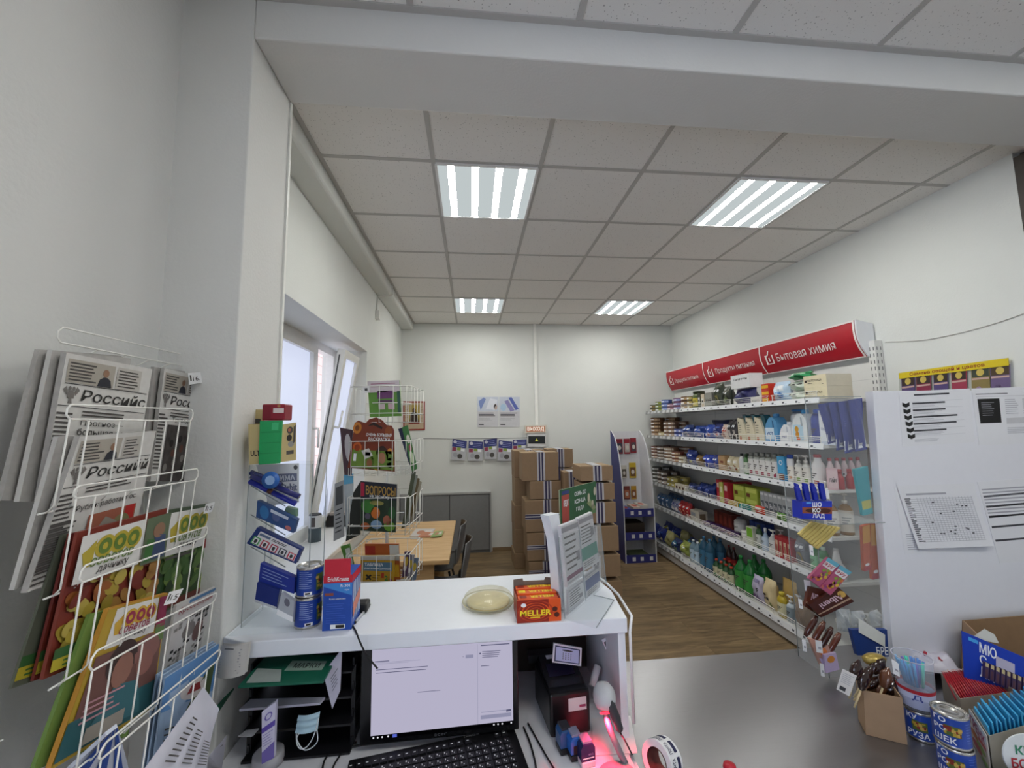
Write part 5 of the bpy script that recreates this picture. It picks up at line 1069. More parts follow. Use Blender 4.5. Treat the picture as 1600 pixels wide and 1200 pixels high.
for k, (u0, v0, u1, v1) in enumerate(((1264, 851, 1271, 867), (1256, 906, 1267, 923), (1247, 935, 1254, 950), (1253, 999, 1260, 1017), (1274, 1000, 1285, 1019), (1281, 1036, 1288, 1056))):
    yslab('price_tag', ['white price tag on the case under the gold bars', 'white price tag on the case beside the candy packs', 'white price tag on the case beside the brown packs', 'white price tag low at the left of the case', 'white price tag before the chocolate rolls', 'lowest white price tag at the foot of the case'][k], 'price tag', ((u0+2, v1), (u1+1, v1+2), (u1-1, v0+2), (u0, v0)), CY0-.04 if k > 3 else CY0-.02, .0008, TAGW, lambda c: c.rect(.3, .3, .8, .5, G4), group='price tags on the case')
PBL = C('#23307e', .3)
def pouchd(c): c.rect(0, .0, 1, .05, PBL).rect(0, .05, 1, .24, C('#dfe0e4', .4)).lines(.2, .5, .8, .68, 4, C('#4a58a8', .4), .3); c.up(); c.rect(.3, .1, .6, .15, G4)
for k, q in enumerate((((1294, 694), (1311, 689), (1303, 628), (1279, 632)), ((1307, 704), (1322, 701), (1319, 627), (1296, 630)), ((1320, 709), (1337, 704), (1334, 625), (1310, 628)), ((1336, 706), (1354, 702), (1346, 622), (1326, 625)))):
    m = MB(); y = CY0+.02+.018*(3-k); c = Card(m, *[on('y', y, *p) for p in q]); n_ = c.n
    fn = lambda a, b, h: c.p(a, b, h+.008*math.sin(math.pi*a)*math.sin(math.pi*min(1, b*1.1))+.003*math.sin(9*a+5*b))
    m.grid(lambda a, b: fn(a, b, 0), 8, 8, PBL); m.grid(lambda a, b: fn(1-a, b, -.012*math.sin(math.pi*(1-a))-.001), 8, 8, PBL); pouchd(Curved(m, fn, .0015))
    m.thing('pouch', '%s blue pouch from the left, white at its foot, in the top of the case' % ORD[k], 'pouch', 'blue pouches in the case')
def tealr(c): c.rect(0, .0, 1, .12, C('#3a9aa0', .3)).rect(.1, .12, .9, .3, C('#b9b45a', .35))
yslab('snack_bag', 'long teal bag hanging at the right of the case', 'bag', ((1348, 806), (1364, 802), (1357, 728), (1335, 733)), CY0+.02, .014, C('#1f8f98', .3), tealr, bevel=.004)
for k, q in enumerate((((1350, 893), (1361, 890), (1359, 818), (1347, 822)), ((1363, 906), (1375, 903), (1371, 818), (1360, 818)))):
    yslab('candy_tube', ['left amber and red candy tube hanging in the case', 'right amber and red candy tube hanging in the case'][k], 'candy', q, CY0+.02+.004*k, .014, C('#a8471f', .25), lambda c: c.rect(.02, .6, .98, .98, C('#b87f24', .3)).rect(0, 0, 1, .1, C('#9a1f26', .3)).ell(.5, .13, .3, .03, C('#d8d4d0', .2)), group='candy tubes in the case', bevel=.003)
def bre(c): c.text('БРЕ', .62, .06, .98, .36, WT, .02)
yslab('blue_box', 'dark blue carton with white lettering at the foot of the case', 'box', ((1340, 1024), (1389, 1026), (1386, 984), (1330, 984)), CY0-.02, .015, C('#203a78', .4), bre)
yslab('price_card', 'large blank white card before the dark blue carton', 'card', ((1342, 988), (1383, 1011), (1383, 992), (1342, 966)), CY0-.025, .001, C('#d3d3cd', .6))
for k, (u, v, w_, h_) in enumerate(((1318, 975, .05, .09), (1340, 970, .06, .07), (1366, 966, .07, .06))):
    m = MB(); p = on('y', CY0+.065, u, v); m.M = Matrix.Translation((p.x, p.y, p.z-.03)) @ rot(20*k-20, 'Z'); pouchm(m, w_, h_, .04, glass('clear_bag', (.9, .92, .92), .3), None, .3, .07, k)
    m.thing('clear_bag', '%s crumpled clear plastic bag from the left above the dark blue carton' % ORD[k], 'bag', 'clear bags in the case')
# vertical-plane helper for boxes that stand turned on the table
def facebox(name, label, cat, base, quad, depth, mat, draw=None, parts=None, z=TZ+.0008, top_open=True, inner=None):
    """base: photo pixels of the two lower front corners on the table; quad adds the upper front corners (right, left)"""
    p0, p1 = on('z', z, *base[0]), on('z', z, *base[1]); d = (p1-p0); d.z = 0; n = V((d.y, -d.x, 0)).normalized()
    q1, q0 = onp(p0, n, *quad[0]), onp(p0, n, *quad[1]); bk = -n*depth
    t = thing(name, label, cat, (p0+p1)/2+bk*.5)
    m = MB(); th = .003*n
    m.hexa([p0, p1, q1, q0], [p-th for p in (p0, p1, q1, q0)], mat)
    if draw: draw(Card(m, p0, p1, q1, q0))
    m.obj('front', t, True)
    m = MB(); e = inner or mat
    for A_, B_ in ((p0, q0), (p1, q1)): m.hexa([A_-th, B_-th, B_+bk, A_+bk], [p+(p1-p0).normalized()*(.003 if A_ is p0 else -.003) for p in (A_-th, B_-th, B_+bk, A_+bk)], mat)
    m.hexa([p0+bk, p1+bk, q1+bk, q0+bk], [p+th for p in (p0+bk, p1+bk, q1+bk, q0+bk)], e); m.hexa([p0-th, p1-th, p1+bk, p0+bk], [p+V((0, 0, .003)) for p in (p0-th, p1-th, p1+bk, p0+bk)], e)
    m.obj('sides', t, True)
    return t, p0, p1, q0, q1, n
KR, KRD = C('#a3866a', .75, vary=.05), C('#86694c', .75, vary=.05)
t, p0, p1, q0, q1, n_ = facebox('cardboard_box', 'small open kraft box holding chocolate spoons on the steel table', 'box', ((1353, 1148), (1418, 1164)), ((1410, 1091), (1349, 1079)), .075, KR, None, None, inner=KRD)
SPC = C('#2a1510', .12, coat=.6)
q = random.Random(11)
cen = (q0+q1)/2-n_*.035
for k in range(8):
    m = MB(); p = on('y', cen.y+.03*(k % 3)-.02, [1338, 1356, 1364, 1384, 1392, 1372, 1350, 1378][k], [1046, 1052, 1066, 1058, 1072, 1040, 1062, 1078][k])
    m.M = Matrix.Translation(p) @ rot(25+15*(k % 3), 'Y') @ rot(30*k, 'Z') @ Matrix.Scale(1.2, 4)
    m.lathe([(.0, -.030), (.010, -.024), (.016, -.008), (.015, .008), (.008, .018), (.003, .026)], SPC if k % 4 != 3 else C('#5a3420', .2, coat=.5), 14, 1, .65)
    m.tube([(0, 0, -.028), (.004, 0, -.075)], .0025, C('#c9b48a', .5), 6)
    m.thing('chocolate_spoon', ['leftmost glossy dark chocolate spoon above the kraft box', 'upper left dark chocolate spoon above the kraft box', 'dark chocolate spoon over the middle of the kraft box', 'brown chocolate spoon at the right of the kraft box', 'right dark chocolate spoon over the kraft box edge', 'hindmost dark chocolate spoon above the kraft box', 'dark chocolate spoon behind the barcode card', 'lighter brown chocolate spoon low in the kraft box'][k], 'chocolate spoon', 'chocolate spoons')
m = MB(); p = on('y', cen.y+.06, 1366, 1030); m.M = Matrix.Translation(p); m.lathe([(0, -.02), (.03, -.01), (.034, .004), (.022, .014), (0, .018)], C('#a08a48', .3, .3, vary=.3, scale=60), 14, 1.2, .7); m.thing('candy_bundle', 'gold wrapped candy lying behind the chocolate spoons', 'candy')
cd_ = [on('y', cen.y-.045, *p) for p in ((1307, 1077), (1327, 1088), (1339, 1056), (1317, 1045))]
m = MB(); c = Card(m, *cd_); c.solid(.001, C('#d6d2d0', .6)); c.lines(.1, .4, .9, .9, 6, G4, .25); c.rect(.15, .08, .6, .25, G3); m.thing('barcode_card', 'white card with a barcode hanging on the chocolate spoons', 'card')
# tins of peas and sweetcorn, straw cup
def gor(m, r, h):
    wtext(m, 'ГО', r, h*.74, h*.90, -78, -38, WT, .02, .0008); wtext(m, 'РО', r, h*.48, h*.64, -78, -40, WT, .02, .0012); wtext(m, 'ШЕК', r, h*.16, h*.34, -78, -12, WT, .02, .0012)
    vegpatch(m, r, h*.38, h*.70, -45, 5, 16, 5); wrap(m, r, h*.46, h*.58, -36, -6, C('#8a2a22', .5), 4, .001)
    for k in range(8): wrap(m, r, h*.8-k*h*.08, h*.82-k*h*.08, 22, 70, C('#5f78c0', .5), 4)
    wrap(m, r, h*.92, h*.96, -70, -50, C('#7fb0ea', .5), 2)
def kuk(m, r, h):
    wtext(m, 'КУ', r, h*.72, h*.9, -60, -20, WT, .02, .0008); wtext(m, 'РУЗА', r, h*.14, h*.34, -60, 20, WT, .02, .0008); vegpatch(m, r, h*.36, h*.70, -40, 15, 16, 6); wrap(m, r, h*.46, h*.58, -25, 5, C('#8a2a22', .5), 4, .001)
pA = on('z', TZ, 1440, 1150); pA.z = TZ+.0008
tin_can('tin_can', 'blue sweetcorn tin under the cup of coloured straws', pA, .038, .085, C('#26469c', .3), kuk, -38, 'blue tins on the steel table')
pB = on('z', TZ, 1497, 1212); pB.z = TZ+.0008
tin_can('tin_can', 'lower blue pea tin of the stack on the steel table', pB, .040, .085, C('#26469c', .3), gor, -34, 'blue tins on the steel table')
tin_can('tin_can', 'upper blue pea tin of the stack on the steel table', pB+V((.0, .004, .0856)), .040, .085, C('#26469c', .3), gor, -26, 'blue tins on the steel table')
cup = thing('straw_cup', 'clear plastic cup with red and white label full of coloured sticks', 'cup', pA+V((.0, .004, .0862)))
m = MB(); m.lathe([(.040, 0), (.044, .002), (.047, .060), (.047, .060), (.050, .150)], glass('cup_plastic', (.95, .96, 1), .16), 28, cap=False); m.lathe([(.0, .0005), (.040, .001)], BLACK, 24); m.obj('cup', cup)
m = MB(); m.lathe([(.0425, .003, BLACK), (.0437, .010, C('#c3c9e4', .4)), (.0472, .055, C('#b02a35', .4)), (.048, .066, C('#d6d9ea', .4))], WT, 28, cap=False); wtext(m, 'Д', .0475, .035, .052, -60, -30, C('#2c3a86', .5)); m.obj('label', cup)
m = MB(); m.tube([(.0502*math.cos(k*.2244), .0502*math.sin(k*.2244), .150) for k in range(28)], .0015, glass('cup_rim', (.8, .8, .9), .5), 5, True); m.obj('rim', cup)
q = random.Random(3)
for k in range(18):
    a = 2*math.pi*k/18+.3; rr = .030*(.5+.5*q.random()); x, y = rr*math.cos(a), rr*math.sin(a)
    m = MB(); base = cup.matrix_basis @ V((x*.8, y*.8, .066)); topp = cup.matrix_basis @ V((x*1.2-.008, y*1.2, .135+.008*q.random())); m.tube([base, topp], .0035, C(['#3fb5a8', '#4f9fd0', '#6a5fb0', '#43bba2', '#5a86c8', '#37a79a'][int((x+.04)/.08*5.9)], .4), 6)
    m.thing('candy_stick', 'thin coloured stick standing in the clear straw cup', 'candy stick', 'coloured sticks in the cup')
m = MB(); c = Card(m, *[on('y', cup.location.y-.052, *p) for p in ((1396, 1052), (1406, 1058), (1404, 1037), (1393, 1029))]); c.solid(.0008, TAGW); c.rect(.3, .3, .8, .45, G4); m.thing('price_tag', 'white price tag on the side of the straw cup', 'price tag')
# boxes at the right edge
m = MB(); qd = [on('y', 1.50, *p) for p in ((1506, 1085), (1690, 1085), (1690, 955), (1505, 970))]; qd[0].z = qd[1].z = TZ+.001
m.hexa(qd, [p+V((0, .004, 0)) for p in qd], KRD); m.hexa([qd[0], qd[0]+V((.004, 0, 0)), qd[3]+V((.004, 0, 0)), qd[3]], [p+V((-.015, -.06, 0)) for p in (qd[0], qd[0]+V((.004, 0, 0)), qd[3]+V((.004, 0, -.03)), qd[3]+V((0, 0, -.03)))], KR)
m.thing('cardboard_box', 'large open kraft carton behind the blue muesli box', 'box')
MB_ = C('#1f3fae', .4)
def turned(p, ang): p = V(p); a = math.radians(ang); d = V((math.cos(a), math.sin(a), 0)); return p, V((d.y, -d.x, 0))
mp0, mn = turned(on('y', 1.37, 1504, 1050), -21)
def mq(*pts): return [onp(mp0, mn, *p) for p in pts]
mb = thing('muesli_box', 'blue muesli bar display box with white lettering at the right edge', 'box', mp0+V((.08, 0, 0)))
m = MB(); a = mq((1505, 1062), (1650, 1130), (1650, 1048), (1503, 986)); a[0].z = a[1].z = TZ+.001
c = Card(m, *a); c.solid(.004, MB_); cc = Card(m, *mq((1505, 1048), (1600, 1096), (1600, 1027), (1503, 986))); cc.layer = 2
cc.text('МЮ', .28, .66, .56, .92, WT, .02).text('С', .28, .40, .40, .62, WT, .02).text('ЛИ', .28, .08, .52, .34, WT, .02).rect(.1, .84, .26, .93, C('#4aa0e0', .4)).rect(.55, .5, .85, .75, C('#b9b4c8', .5)); m.obj('front', mb, True)
m = MB(); c = Card(m, *mq((1524, 1002), (1569, 1010), (1562, 996), (1546, 987))); c.layer = -6; c.q = [p-mn*.02 for p in c.q]; c.solid(.001, C('#d0cfc4', .6)); c.ell(.4, .6, .12, .2, INK2); m.obj('price_card', mb, True)
for k in range(9):
    m = MB(); c = Card(m, *mq((1533+k*8.4, 1055+k*4), (1539+k*8.4, 1058+k*4), (1540+k*8.4, 1034+k*3.4), (1534+k*8.4, 1031+k*3.4))); c.q = [p+mn*.014 for p in c.q]; c.solid(.01, C('#4a3a5e', .35)); c.rect(.1, .75, .9, 1, C('#c9b98a', .5)).rect(.2, .1, .8, .6, C('#5c3f4a', .4))
    m.thing('muesli_bar', '%s muesli bar from the left before the blue box' % ORD[k], 'muesli bar', 'muesli bars at the right edge')
# white bag
m = MB(); a, b = on('z', TZ+.05, 1438, 1022), on('z', TZ+.05, 1522, 1050); m.M = Matrix.Translation((a+b)/2+V((-.05, .005, 0))) @ rot(-25, 'Z') @ rot(-75, 'X') @ tr(0, 0, -.05); c = pouchm(m, (b-a).length*1.05, .12, .05, C('#cfcbd6', .3), None, .25, .05, 3); c.ell(.35, .55, .04, .06, C('#a83040', .5)).ell(.62, .35, .05, .07, C('#a83040', .5)); m.thing('white_bag', 'white plastic bag with small red marks behind the straw cup', 'bag')
# tray of red sticks, tray of blue sticks
def tray(name, label, pts, h, mat, z=TZ+.001):
    P = [on('z', z+h, *p) for p in pts]; m = MB()
    for i in range(4):
        a, b = P[i], P[(i+1) % 4]; lo = lambda p: V((p.x, p.y, z)); m.hexa([lo(a), lo(b), b, a], [p+V((0, 0, 0))+((P[0]+P[2])/2-p).normalized()*.004 for p in (lo(a), lo(b), b, a)], mat)
    m.poly([V((p.x, p.y, z+.001)) for p in P], mat); o = m.thing(name, label, 'box'); return P
P1 = tray('stick_tray', 'open grey brown tray of red sticks behind the tins', ((1500, 1092), (1590, 1080), (1528, 1045), (1470, 1052)), .085, C('#8f8478', .7))
q = random.Random(9)
for k in range(22):
    f = k/21; a = P1[3]*(1-f)+P1[2]*f; b = P1[0]*(1-f)+P1[1]*f
    for j in range(1):
        o0 = a*.85+b*.15+V((0, 0, .012+.003*q.random())); o1 = a*.2+b*.8+V((0, 0, -.02))
        m = MB(); m.tube([o0, o0*.92+o1*.08, o1], [.0024, .0032, .0032], C('#a51c28', .3), 6); m.tube([o0+(o0-o1)*.06, o0], .003, C('#d8b8b4', .3), 6); m.thing('candy_stick', 'red stick with a pale tip lying in the grey brown tray', 'candy stick', 'red sticks in the tray')
P2 = tray('stick_tray', 'open tray of light blue sticks at the right edge of the steel table', ((1545, 1150), (1650, 1120), (1605, 1082), (1518, 1108)), .10, C('#9a9488', .7))
for k in range(16):
    f = (k+.5)/16; a = P2[3]*(1-f)+P2[2]*f; b = P2[0]*(1-f)+P2[1]*f; dx = (P2[2]-P2[3]).normalized()*.0035
    up = V((0, 0, .014+.008*(k % 3))); A_, B_ = a*.9+b*.1+up, a*.1+b*.9+up
    m = MB(); m.hexa([A_-dx, A_+dx, A_+dx-V((0, 0, .05)), A_-dx-V((0, 0, .05))], [B_-dx, B_+dx, B_+dx-V((0, 0, .05)), B_-dx-V((0, 0, .05))], C('#3aa0d2', .35)); m.thing('candy_stick', 'flat light blue stick packed in the tray at the right edge', 'candy stick', 'light blue sticks in the tray')
dn = (P2[0]-P2[3]); dn.z = 0; dn = V((dn.y, -dn.x, 0)).normalized(); dn = dn if dn.dot(CAM-P2[0]) > 0 else -dn
A3, A0 = P2[3]+dn*.006, P2[0]+dn*.006; lo3, lo0 = V((A3.x, A3.y, TZ+.002)), V((A0.x, A0.y, TZ+.002)); m = MB(); qq = [lo3, lo0, A0, A3]; c = Card(m, *qq); c.solid(.003, C('#b9b0a8', .5)); c.rect(0, .72, 1, 1, C('#cfdfe8', .5)).rect(0, .5, 1, .72, C('#d9cfcf', .5)); c.up(); c.text('ГРЕНК', .05, .62, .95, .9, C('#94305a', .5), .03); c.ell(.25, .45, .22, .1, C('#b56a3a', .5)).ell(.6, .32, .28, .1, C('#7f9a4a', .5)).ell(.35, .18, .3, .12, C('#9a3a44', .5)).ell(.75, .08, .2, .08, C('#7aa05a', .5)).rect(.5, .5, .95, .6, C('#a83a3a', .5)); m.thing('printed_panel', 'colourful fruit printed front card of the light blue stick tray', 'card')
m = MB(); cc0 = onp(P2[0], V((-.3, -.95, 0)), 1588, 1172); d1 = V((.95, -.3, 0)); 
def disc(r, k, n=28): a = 2*math.pi*k/n; return cc0+V((0, -.03, 0))+d1*(r*math.cos(a))+V((0, 0, r*math.sin(a)))
m.hexa([disc(.062, k) for k in range(28)], [disc(.062, k)+V((0, .003, 0)) for k in range(28)], C('#cfd3d3', .5))
e = cc0+V((0, -.0305, 0)); c = Card(m, e-d1*.06+V((0, 0, -.06)), e+d1*.06+V((0, 0, -.06)), e+d1*.06+V((0, 0, .06)), e-d1*.06+V((0, 0, .06))); c.text('КИСЛ', .22, .56, .9, .76, C('#2f7a5a', .5), .03).text('БОМБА', .12, .26, .95, .48, C('#a8323a', .5), .03); m.thing('round_sign', 'round white card with green and red lettering at the right edge', 'sign')
m = MB(); a = on('z', TZ+.06, 1530, 1215); m.box(a.x, a.x+.2, a.y-.1, a.y+.015, TZ+.001, TZ+.055, C('#dadae0', .5)); m.thing('white_box', 'white box corner at the bottom right of the steel table', 'box')
# tape roll and red cap at the bottom edge
tr_ = thing('tape_roll', 'roll of white printed packing tape at the corner of the steel table', 'tape', M=Matrix.Translation(on('z', TZ, 1036, 1218)+V((0, 0, .052))) @ rot(-62, 'Z') @ rot(80, 'X'))
m = MB(); m.lathe([(.033, -.024), (.050, -.024), (.050, -.024), (.050, .024), (.050, .024), (.033, .024)], C('#e2e2e4', .35), 36, cap=False)
m.M = rot(180, 'Z')
for a in range(0, 360, 45): wtext(m, 'ПОЧТА', .0502, .004, .016, a, a+34, C('#22244a', .5), .02); wrap(m, .0503, -.016, -.004, a, a+34, C('#22244a', .5), 4)
m.obj('tape', tr_)
m = MB(); m.lathe([(.033, -.024), (.033, .024)], C('#7a2a2e', .5), 32, cap=False); m.lathe([(.030, .024), (.030, -.024)], C('#6d3a34', .6), 32, cap=False); m.obj('core', tr_)
m = MB(); p = on('z', TZ, 1141, 1212); m.M = Matrix.Translation(p+V((0, 0, .0005))); m.lathe([(.018, 0), (.018, .02), (.016, .028), (.0, .032)], C('#b01f30', .35), 20); m.thing('red_dome', 'small red dome at the bottom edge of the steel table', 'dome')
# ------------------------------------------------------------------ acrylic gum stand and kraft box by the pillar
GT = on('y', 1.375, 430, 726).z
gs = thing('gum_stand', 'clear acrylic stand with tilted trays of gum and sticks beside the pillar', 'stand', (-.58, 1.42, CZ))
m = MB()
for y in (1.375, 1.50): m.box(-.70, -.508, y, y+.003, CZ+.001, GT, ACR)
m.box(-.70, -.697, 1.379, 1.499, CZ+.001, GT, ACR); m.box(-.71, -.507, 1.33, 1.52, CZ+.0005, CZ+.003, ACR); m.obj('body', gs, True)
m = MB()
for x in (-.508, -.70):
    for y in (1.376, 1.502): m.tube([(x, y, CZ+.002), (x, y, GT)], .0014, EDGE, 5)
for v in (795, 840, 890): m.tube([on('y', 1.373, 392, v-36), on('y', 1.373, 446, v-4)], .0016, EDGE, 5)
m.obj('edges', gs, True)
GY = 1.352
NB, NB2 = C('#1c2f8a', .3), C('#22336e', .35)
c_ = lambda col: C(col, .4)
slab('gum_card', 'white gum advert card at the top of the acrylic stand', 'card', ((420, 790), (467, 785), (467, 724), (400, 726)), 'y', 1.40, .002, C('#d9dade', .5), lambda c: (c.rect(.3, .55, .95, .75, C('#5b6280', .5)), c.text('Orbit', .5, .3, .95, .5, C('#5b6280', .5), .03), c.ell(.92, .9, .05, .06, G3), c.up(), c.text('ЗИМА', .4, .58, .9, .72, C('#c8ccd8', .5), .03)))
for k, (a, b, col) in enumerate((((393, 744), (468, 776), '#252a6a'), ((390, 752), (462, 787), '#2530a0'), ((392, 738), (440, 758), '#1d2768'))):
    m = MB(); A_, B_ = on('y', GY+.015*k, *a), on('y', GY+.015*k, *b); m.tube([A_, A_*.6+B_*.4], .0085, C(col, .2), 10); m.tube([A_*.6+B_*.4, A_*.5+B_*.5], .0086, C('#5a3a2e', .3, .4), 10); m.tube([A_*.5+B_*.5, B_], .0085, C(col, .2), 10)
    m.thing('gum_tube', ['upper dark blue tube in the top tray of the gum stand', 'lower bright blue tube in the top tray of the gum stand', 'hindmost short blue tube in the top tray of the gum stand'][k], 'gum', 'blue tubes in the gum stand')
m = MB(); A_ = on('y', GY-.012, 424, 750); m.M = Matrix.Translation(A_) @ rot(90, 'X'); m.lathe([(.022, 0), (.026, .003), (.026, .006), (.0, .008)], C('#2a62b0', .3), 20); m.M = Matrix.Translation(A_+V((0, -.009, 0))) @ rot(90, 'X'); m.lathe([(.014, 0), (.014, .0006)], C('#8fb0dc', .4), 18); m.thing('gum_badge', 'round blue advert badge on the gum stand', 'badge')
slab('gum_pack', 'blue blister pack of gum in the second tray of the gum stand', 'gum', ((400, 808), (458, 833), (464, 812), (402, 782)), 'y', GY, .02, C('#2a4a7c', .3), lambda c: (c.ell(.2, .5, .12, .4, c_('#2f6aa0')), c.ell(.5, .55, .1, .3, c_('#4a5a88')), c.up(), c.rect(.35, .7, .8, .9, c_('#bcc6d8')), c.ell(.85, .2, .08, .15, c_('#b06a6a'))))
slab('gum_box', 'green and blue gum box tucked in the second tray of the gum stand', 'gum', ((444, 800), (462, 808), (462, 796), (447, 792)), 'y', GY+.03, .02, C('#5f8468', .4))
def fourp(c):
    c.rect(.1, .1, .95, .9, C('#d3d3d8', .5)); c.up(); c.rect(.12, .68, .35, .82, c_('#5a6a88')).lines(.38, .66, .85, .82, 2, G3, .5, 2)
    for k in range(5): c.rect(.05+.185*k, .12, .2+.185*k, .55, c_(['#4a9a5a', '#b03a4a', '#a8304a', '#3a4048', '#c23a50'][k])); 
    c.up()
    for k in range(5): c.rect(.075+.185*k, .17, .175+.185*k, .5, C('#d8d8dc', .5)); 
    c.up()
    for k in range(5): c.ell(.125+.185*k, .33, .03, .12, G3)
slab('sticker_pack', 'dark blue pack with five small square pictures in the gum stand', 'pack', ((385, 849), (462, 881), (472, 858), (402, 824)), 'y', GY-.01, .02, NB2, fourp)
slab('gum_pack', 'blue gum pack with fine print low in the gum stand', 'gum', ((404, 908), (459, 928), (461, 903), (407, 880)), 'y', GY, .02, NB, lambda c: c.lines(.08, .2, .85, .9, 4, c_('#7a8cc0'), .3))
slab('gum_pack', 'dark blue pouch in the lowest tray of the gum stand', 'gum', ((398, 940), (432, 952), (437, 922), (402, 910)), 'y', GY-.01, .02, C('#1b2b70', .3), lambda c: c.rect(0, 0, 1, .12, C('#b9bcc4', .4)))
slab('gum_pack', 'grey and white pack at the foot of the gum stand', 'gum', ((432, 960), (457, 972), (460, 940), (440, 926)), 'y', GY-.015, .015, C('#a9aeb8', .4), lambda c: (c.ell(.5, .75, .2, .18, c_('#6a6a78')), c.rect(0, .0, 1, .25, WT)))
KX = C('#b9a878', .6, vary=.02)
kz = GT+.002
kb_ = thing('kraft_box', 'beige cardboard box on top of the gum stand with printed pens on its side', 'box', on('y', 1.358, 424, 724)+V((0, .04, 0)))
yk = 1.358
m = MB(); q = [on('y', yk, *p) for p in ((389, 726), (440, 722), (440, 664), (388, 663))]; dz = kz-min(q[0].z, q[1].z)
q = [p+V((0, 0, max(0, dz) if i < 2 else 0)) for i, p in enumerate(q)]; m.hexa(q, [p+V((0, .10, 0)) for p in q], KX); c = Card(m, *q); c.text('ULT', .06, .2, .34, .34, INK, .03)
r_ = [q[1], on('y', yk+.07, 463, 716), on('y', yk+.07, 463, 660), q[2]]; r_[1].z = q[1].z; m.hexa(r_, [p+V((-.02, .03, 0)) for p in r_], KX); c = Card(m, *r_)
c.ell(.55, .82, .2, .1, INK2).ell(.5, .62, .18, .09, INK).ell(.62, .45, .22, .08, C('#8a8a88', .5)).rect(.3, .18, .8, .28, INK2); c.up(); c.ell(.5, .83, .1, .05, C('#a0604a', .5)).pg([(.75, .45), (.9, .5), (.95, .95), (.8, .9)], INK2); m.obj('box', kb_, True)
m = MB(); q2 = [on('y', yk+.09, *p) for p in ((389, 664), (412, 664), (412, 640), (387, 638))]; c = Card(m, *(q2[:3]+[on('y', yk+.09, 387, 640)])); c.solid(.003, KX); c.rect(.3, .1, .8, .4, INK2); m.obj('flap', kb_, True)
slab('ticket_pad', 'bright green ticket pad leaning on the front of the beige box', 'pad', ((404, 726), (437, 724), (441, 657), (406, 658)), 'y', yk-.008, .006, C('#1f9a58', .4), lambda c: (c.rect(.05, .72, .95, .75, c_('#178a4c')), c.rect(.05, .48, .95, .5, c_('#178a4c')), c.rect(.05, .24, .95, .26, c_('#178a4c')), c.text('1', .55, .78, .85, .95, c_('#3fb878'))))
m = MB(); a, b = on('y', yk+.02, 411, 657), on('y', yk+.02, 446, 657); m.box(a.x, b.x, yk+.01, yk+.07, max(a.z, 0), a.z+.052, C('#8a1a2c', .35)); c = Card(m, (a.x, yk+.01, a.z), (b.x, yk+.01, a.z), (b.x, yk+.01, a.z+.052), (a.x, yk+.01, a.z+.052)); c.rect(.5, .45, .98, .75, C('#d9c9c6', .5)).ell(.75, .88, .08, .08, C('#a87a4a', .5)).rect(.04, .1, .4, .9, C('#7a1626', .4)); m.thing('tea_box', 'small dark red box with a pale label sticking out of the beige box', 'box', bevel=.004)
# ------------------------------------------------------------------ under the counter shelf
BKP = C('#17171a', .35)
lt_ = thing('letter_tray', 'black stacking letter tray under the left of the counter', 'tray', (-.5, 1.5, .751))
for k, z in enumerate((.752, .83, .905, .975)):
    m = MB(); m.box(-.66, -.36, 1.33, 1.60, z, z+.006, BKP); m.box(-.66, -.654, 1.36, 1.60, z+.006, z+.028, BKP); m.box(-.366, -.36, 1.36, 1.60, z+.006, z+.028, BKP); m.obj('tray', lt_, True)
for x in (-.657, -.363):
    for y in (1.37, 1.59): m = MB(); m.box(x-.006, x+.006, y-.006, y+.006, .757, .98, BKP); m.obj('post', lt_, True)
def flat(name, label, cat, pts, z, th, mat, draw=None, group=None):
    m = MB(); P = [on('z', z+th, *p) for p in pts]; m.hexa(P, [p-V((0, 0, th)) for p in P], mat)
    if draw: draw(Card(m, *P))
    return m.thing(name, label, cat, group)
flat('folder', 'dark green folder labelled for stamps on the black letter tray', 'folder', ((372, 1072), (505, 1064), (528, 1024), (420, 1020)), 1.0045, .006, C('#0f5a45', .5), lambda c: (c.rect(.42, .4, .9, .75, C('#8fa69a', .5)), c.up(), c.text('МАРКИ', .5, .48, .84, .66, INK, .01)))
flat('paper_sheet', 'pale sheet on the green folder in the letter tray', 'sheet', ((385, 1066), (438, 1064), (440, 1046), (402, 1044)), 1.0115, .002, C('#9aa39f', .6))
flat('paper_sheet', 'white sheets in the second slot of the black letter tray', 'sheet', ((374, 1108), (500, 1098), (508, 1089), (392, 1092)), .913, .006, C('#a9a9b8', .6))
flat('paper_sheet', 'small white sheet in the lower slot of the letter tray', 'sheet', ((372, 1150), (394, 1150), (405, 1138), (384, 1141)), .838, .002, C('#a9a9b0', .6))
slab('leaflet_box', 'narrow white and purple upright leaflet on the desk by the letter tray', 'leaflet', ((409, 1194), (428, 1184), (431, 1096), (409, 1113)), 'y', 1.25, .012, C('#c6c3da', .5), lambda c: (c.pg([(0, 0), (1, 0), (1, .3), (0, .22)], c_('#6f62a8')), c.rect(0, .58, 1, .68, c_('#5a48a0')), c.up(), c.ring(.5, .83, .28, .07, c_('#6a5cab'), .3), c.lines(.1, .3, .9, .55, 5, c_('#8f88b8'), .3)))
m = MB(); a = on('z', .751, 425, 1200); m.M = Matrix.Translation(V((a.x-.02, a.y+.02, .751))); m.lathe([(.035, 0), (.042, .002), (.04, .028), (.036, .03), (.0, .031)], C('#a9a8ae', .5), 24); m.thing('tape_stand', 'low round white base beside the purple leaflet', 'base plate')
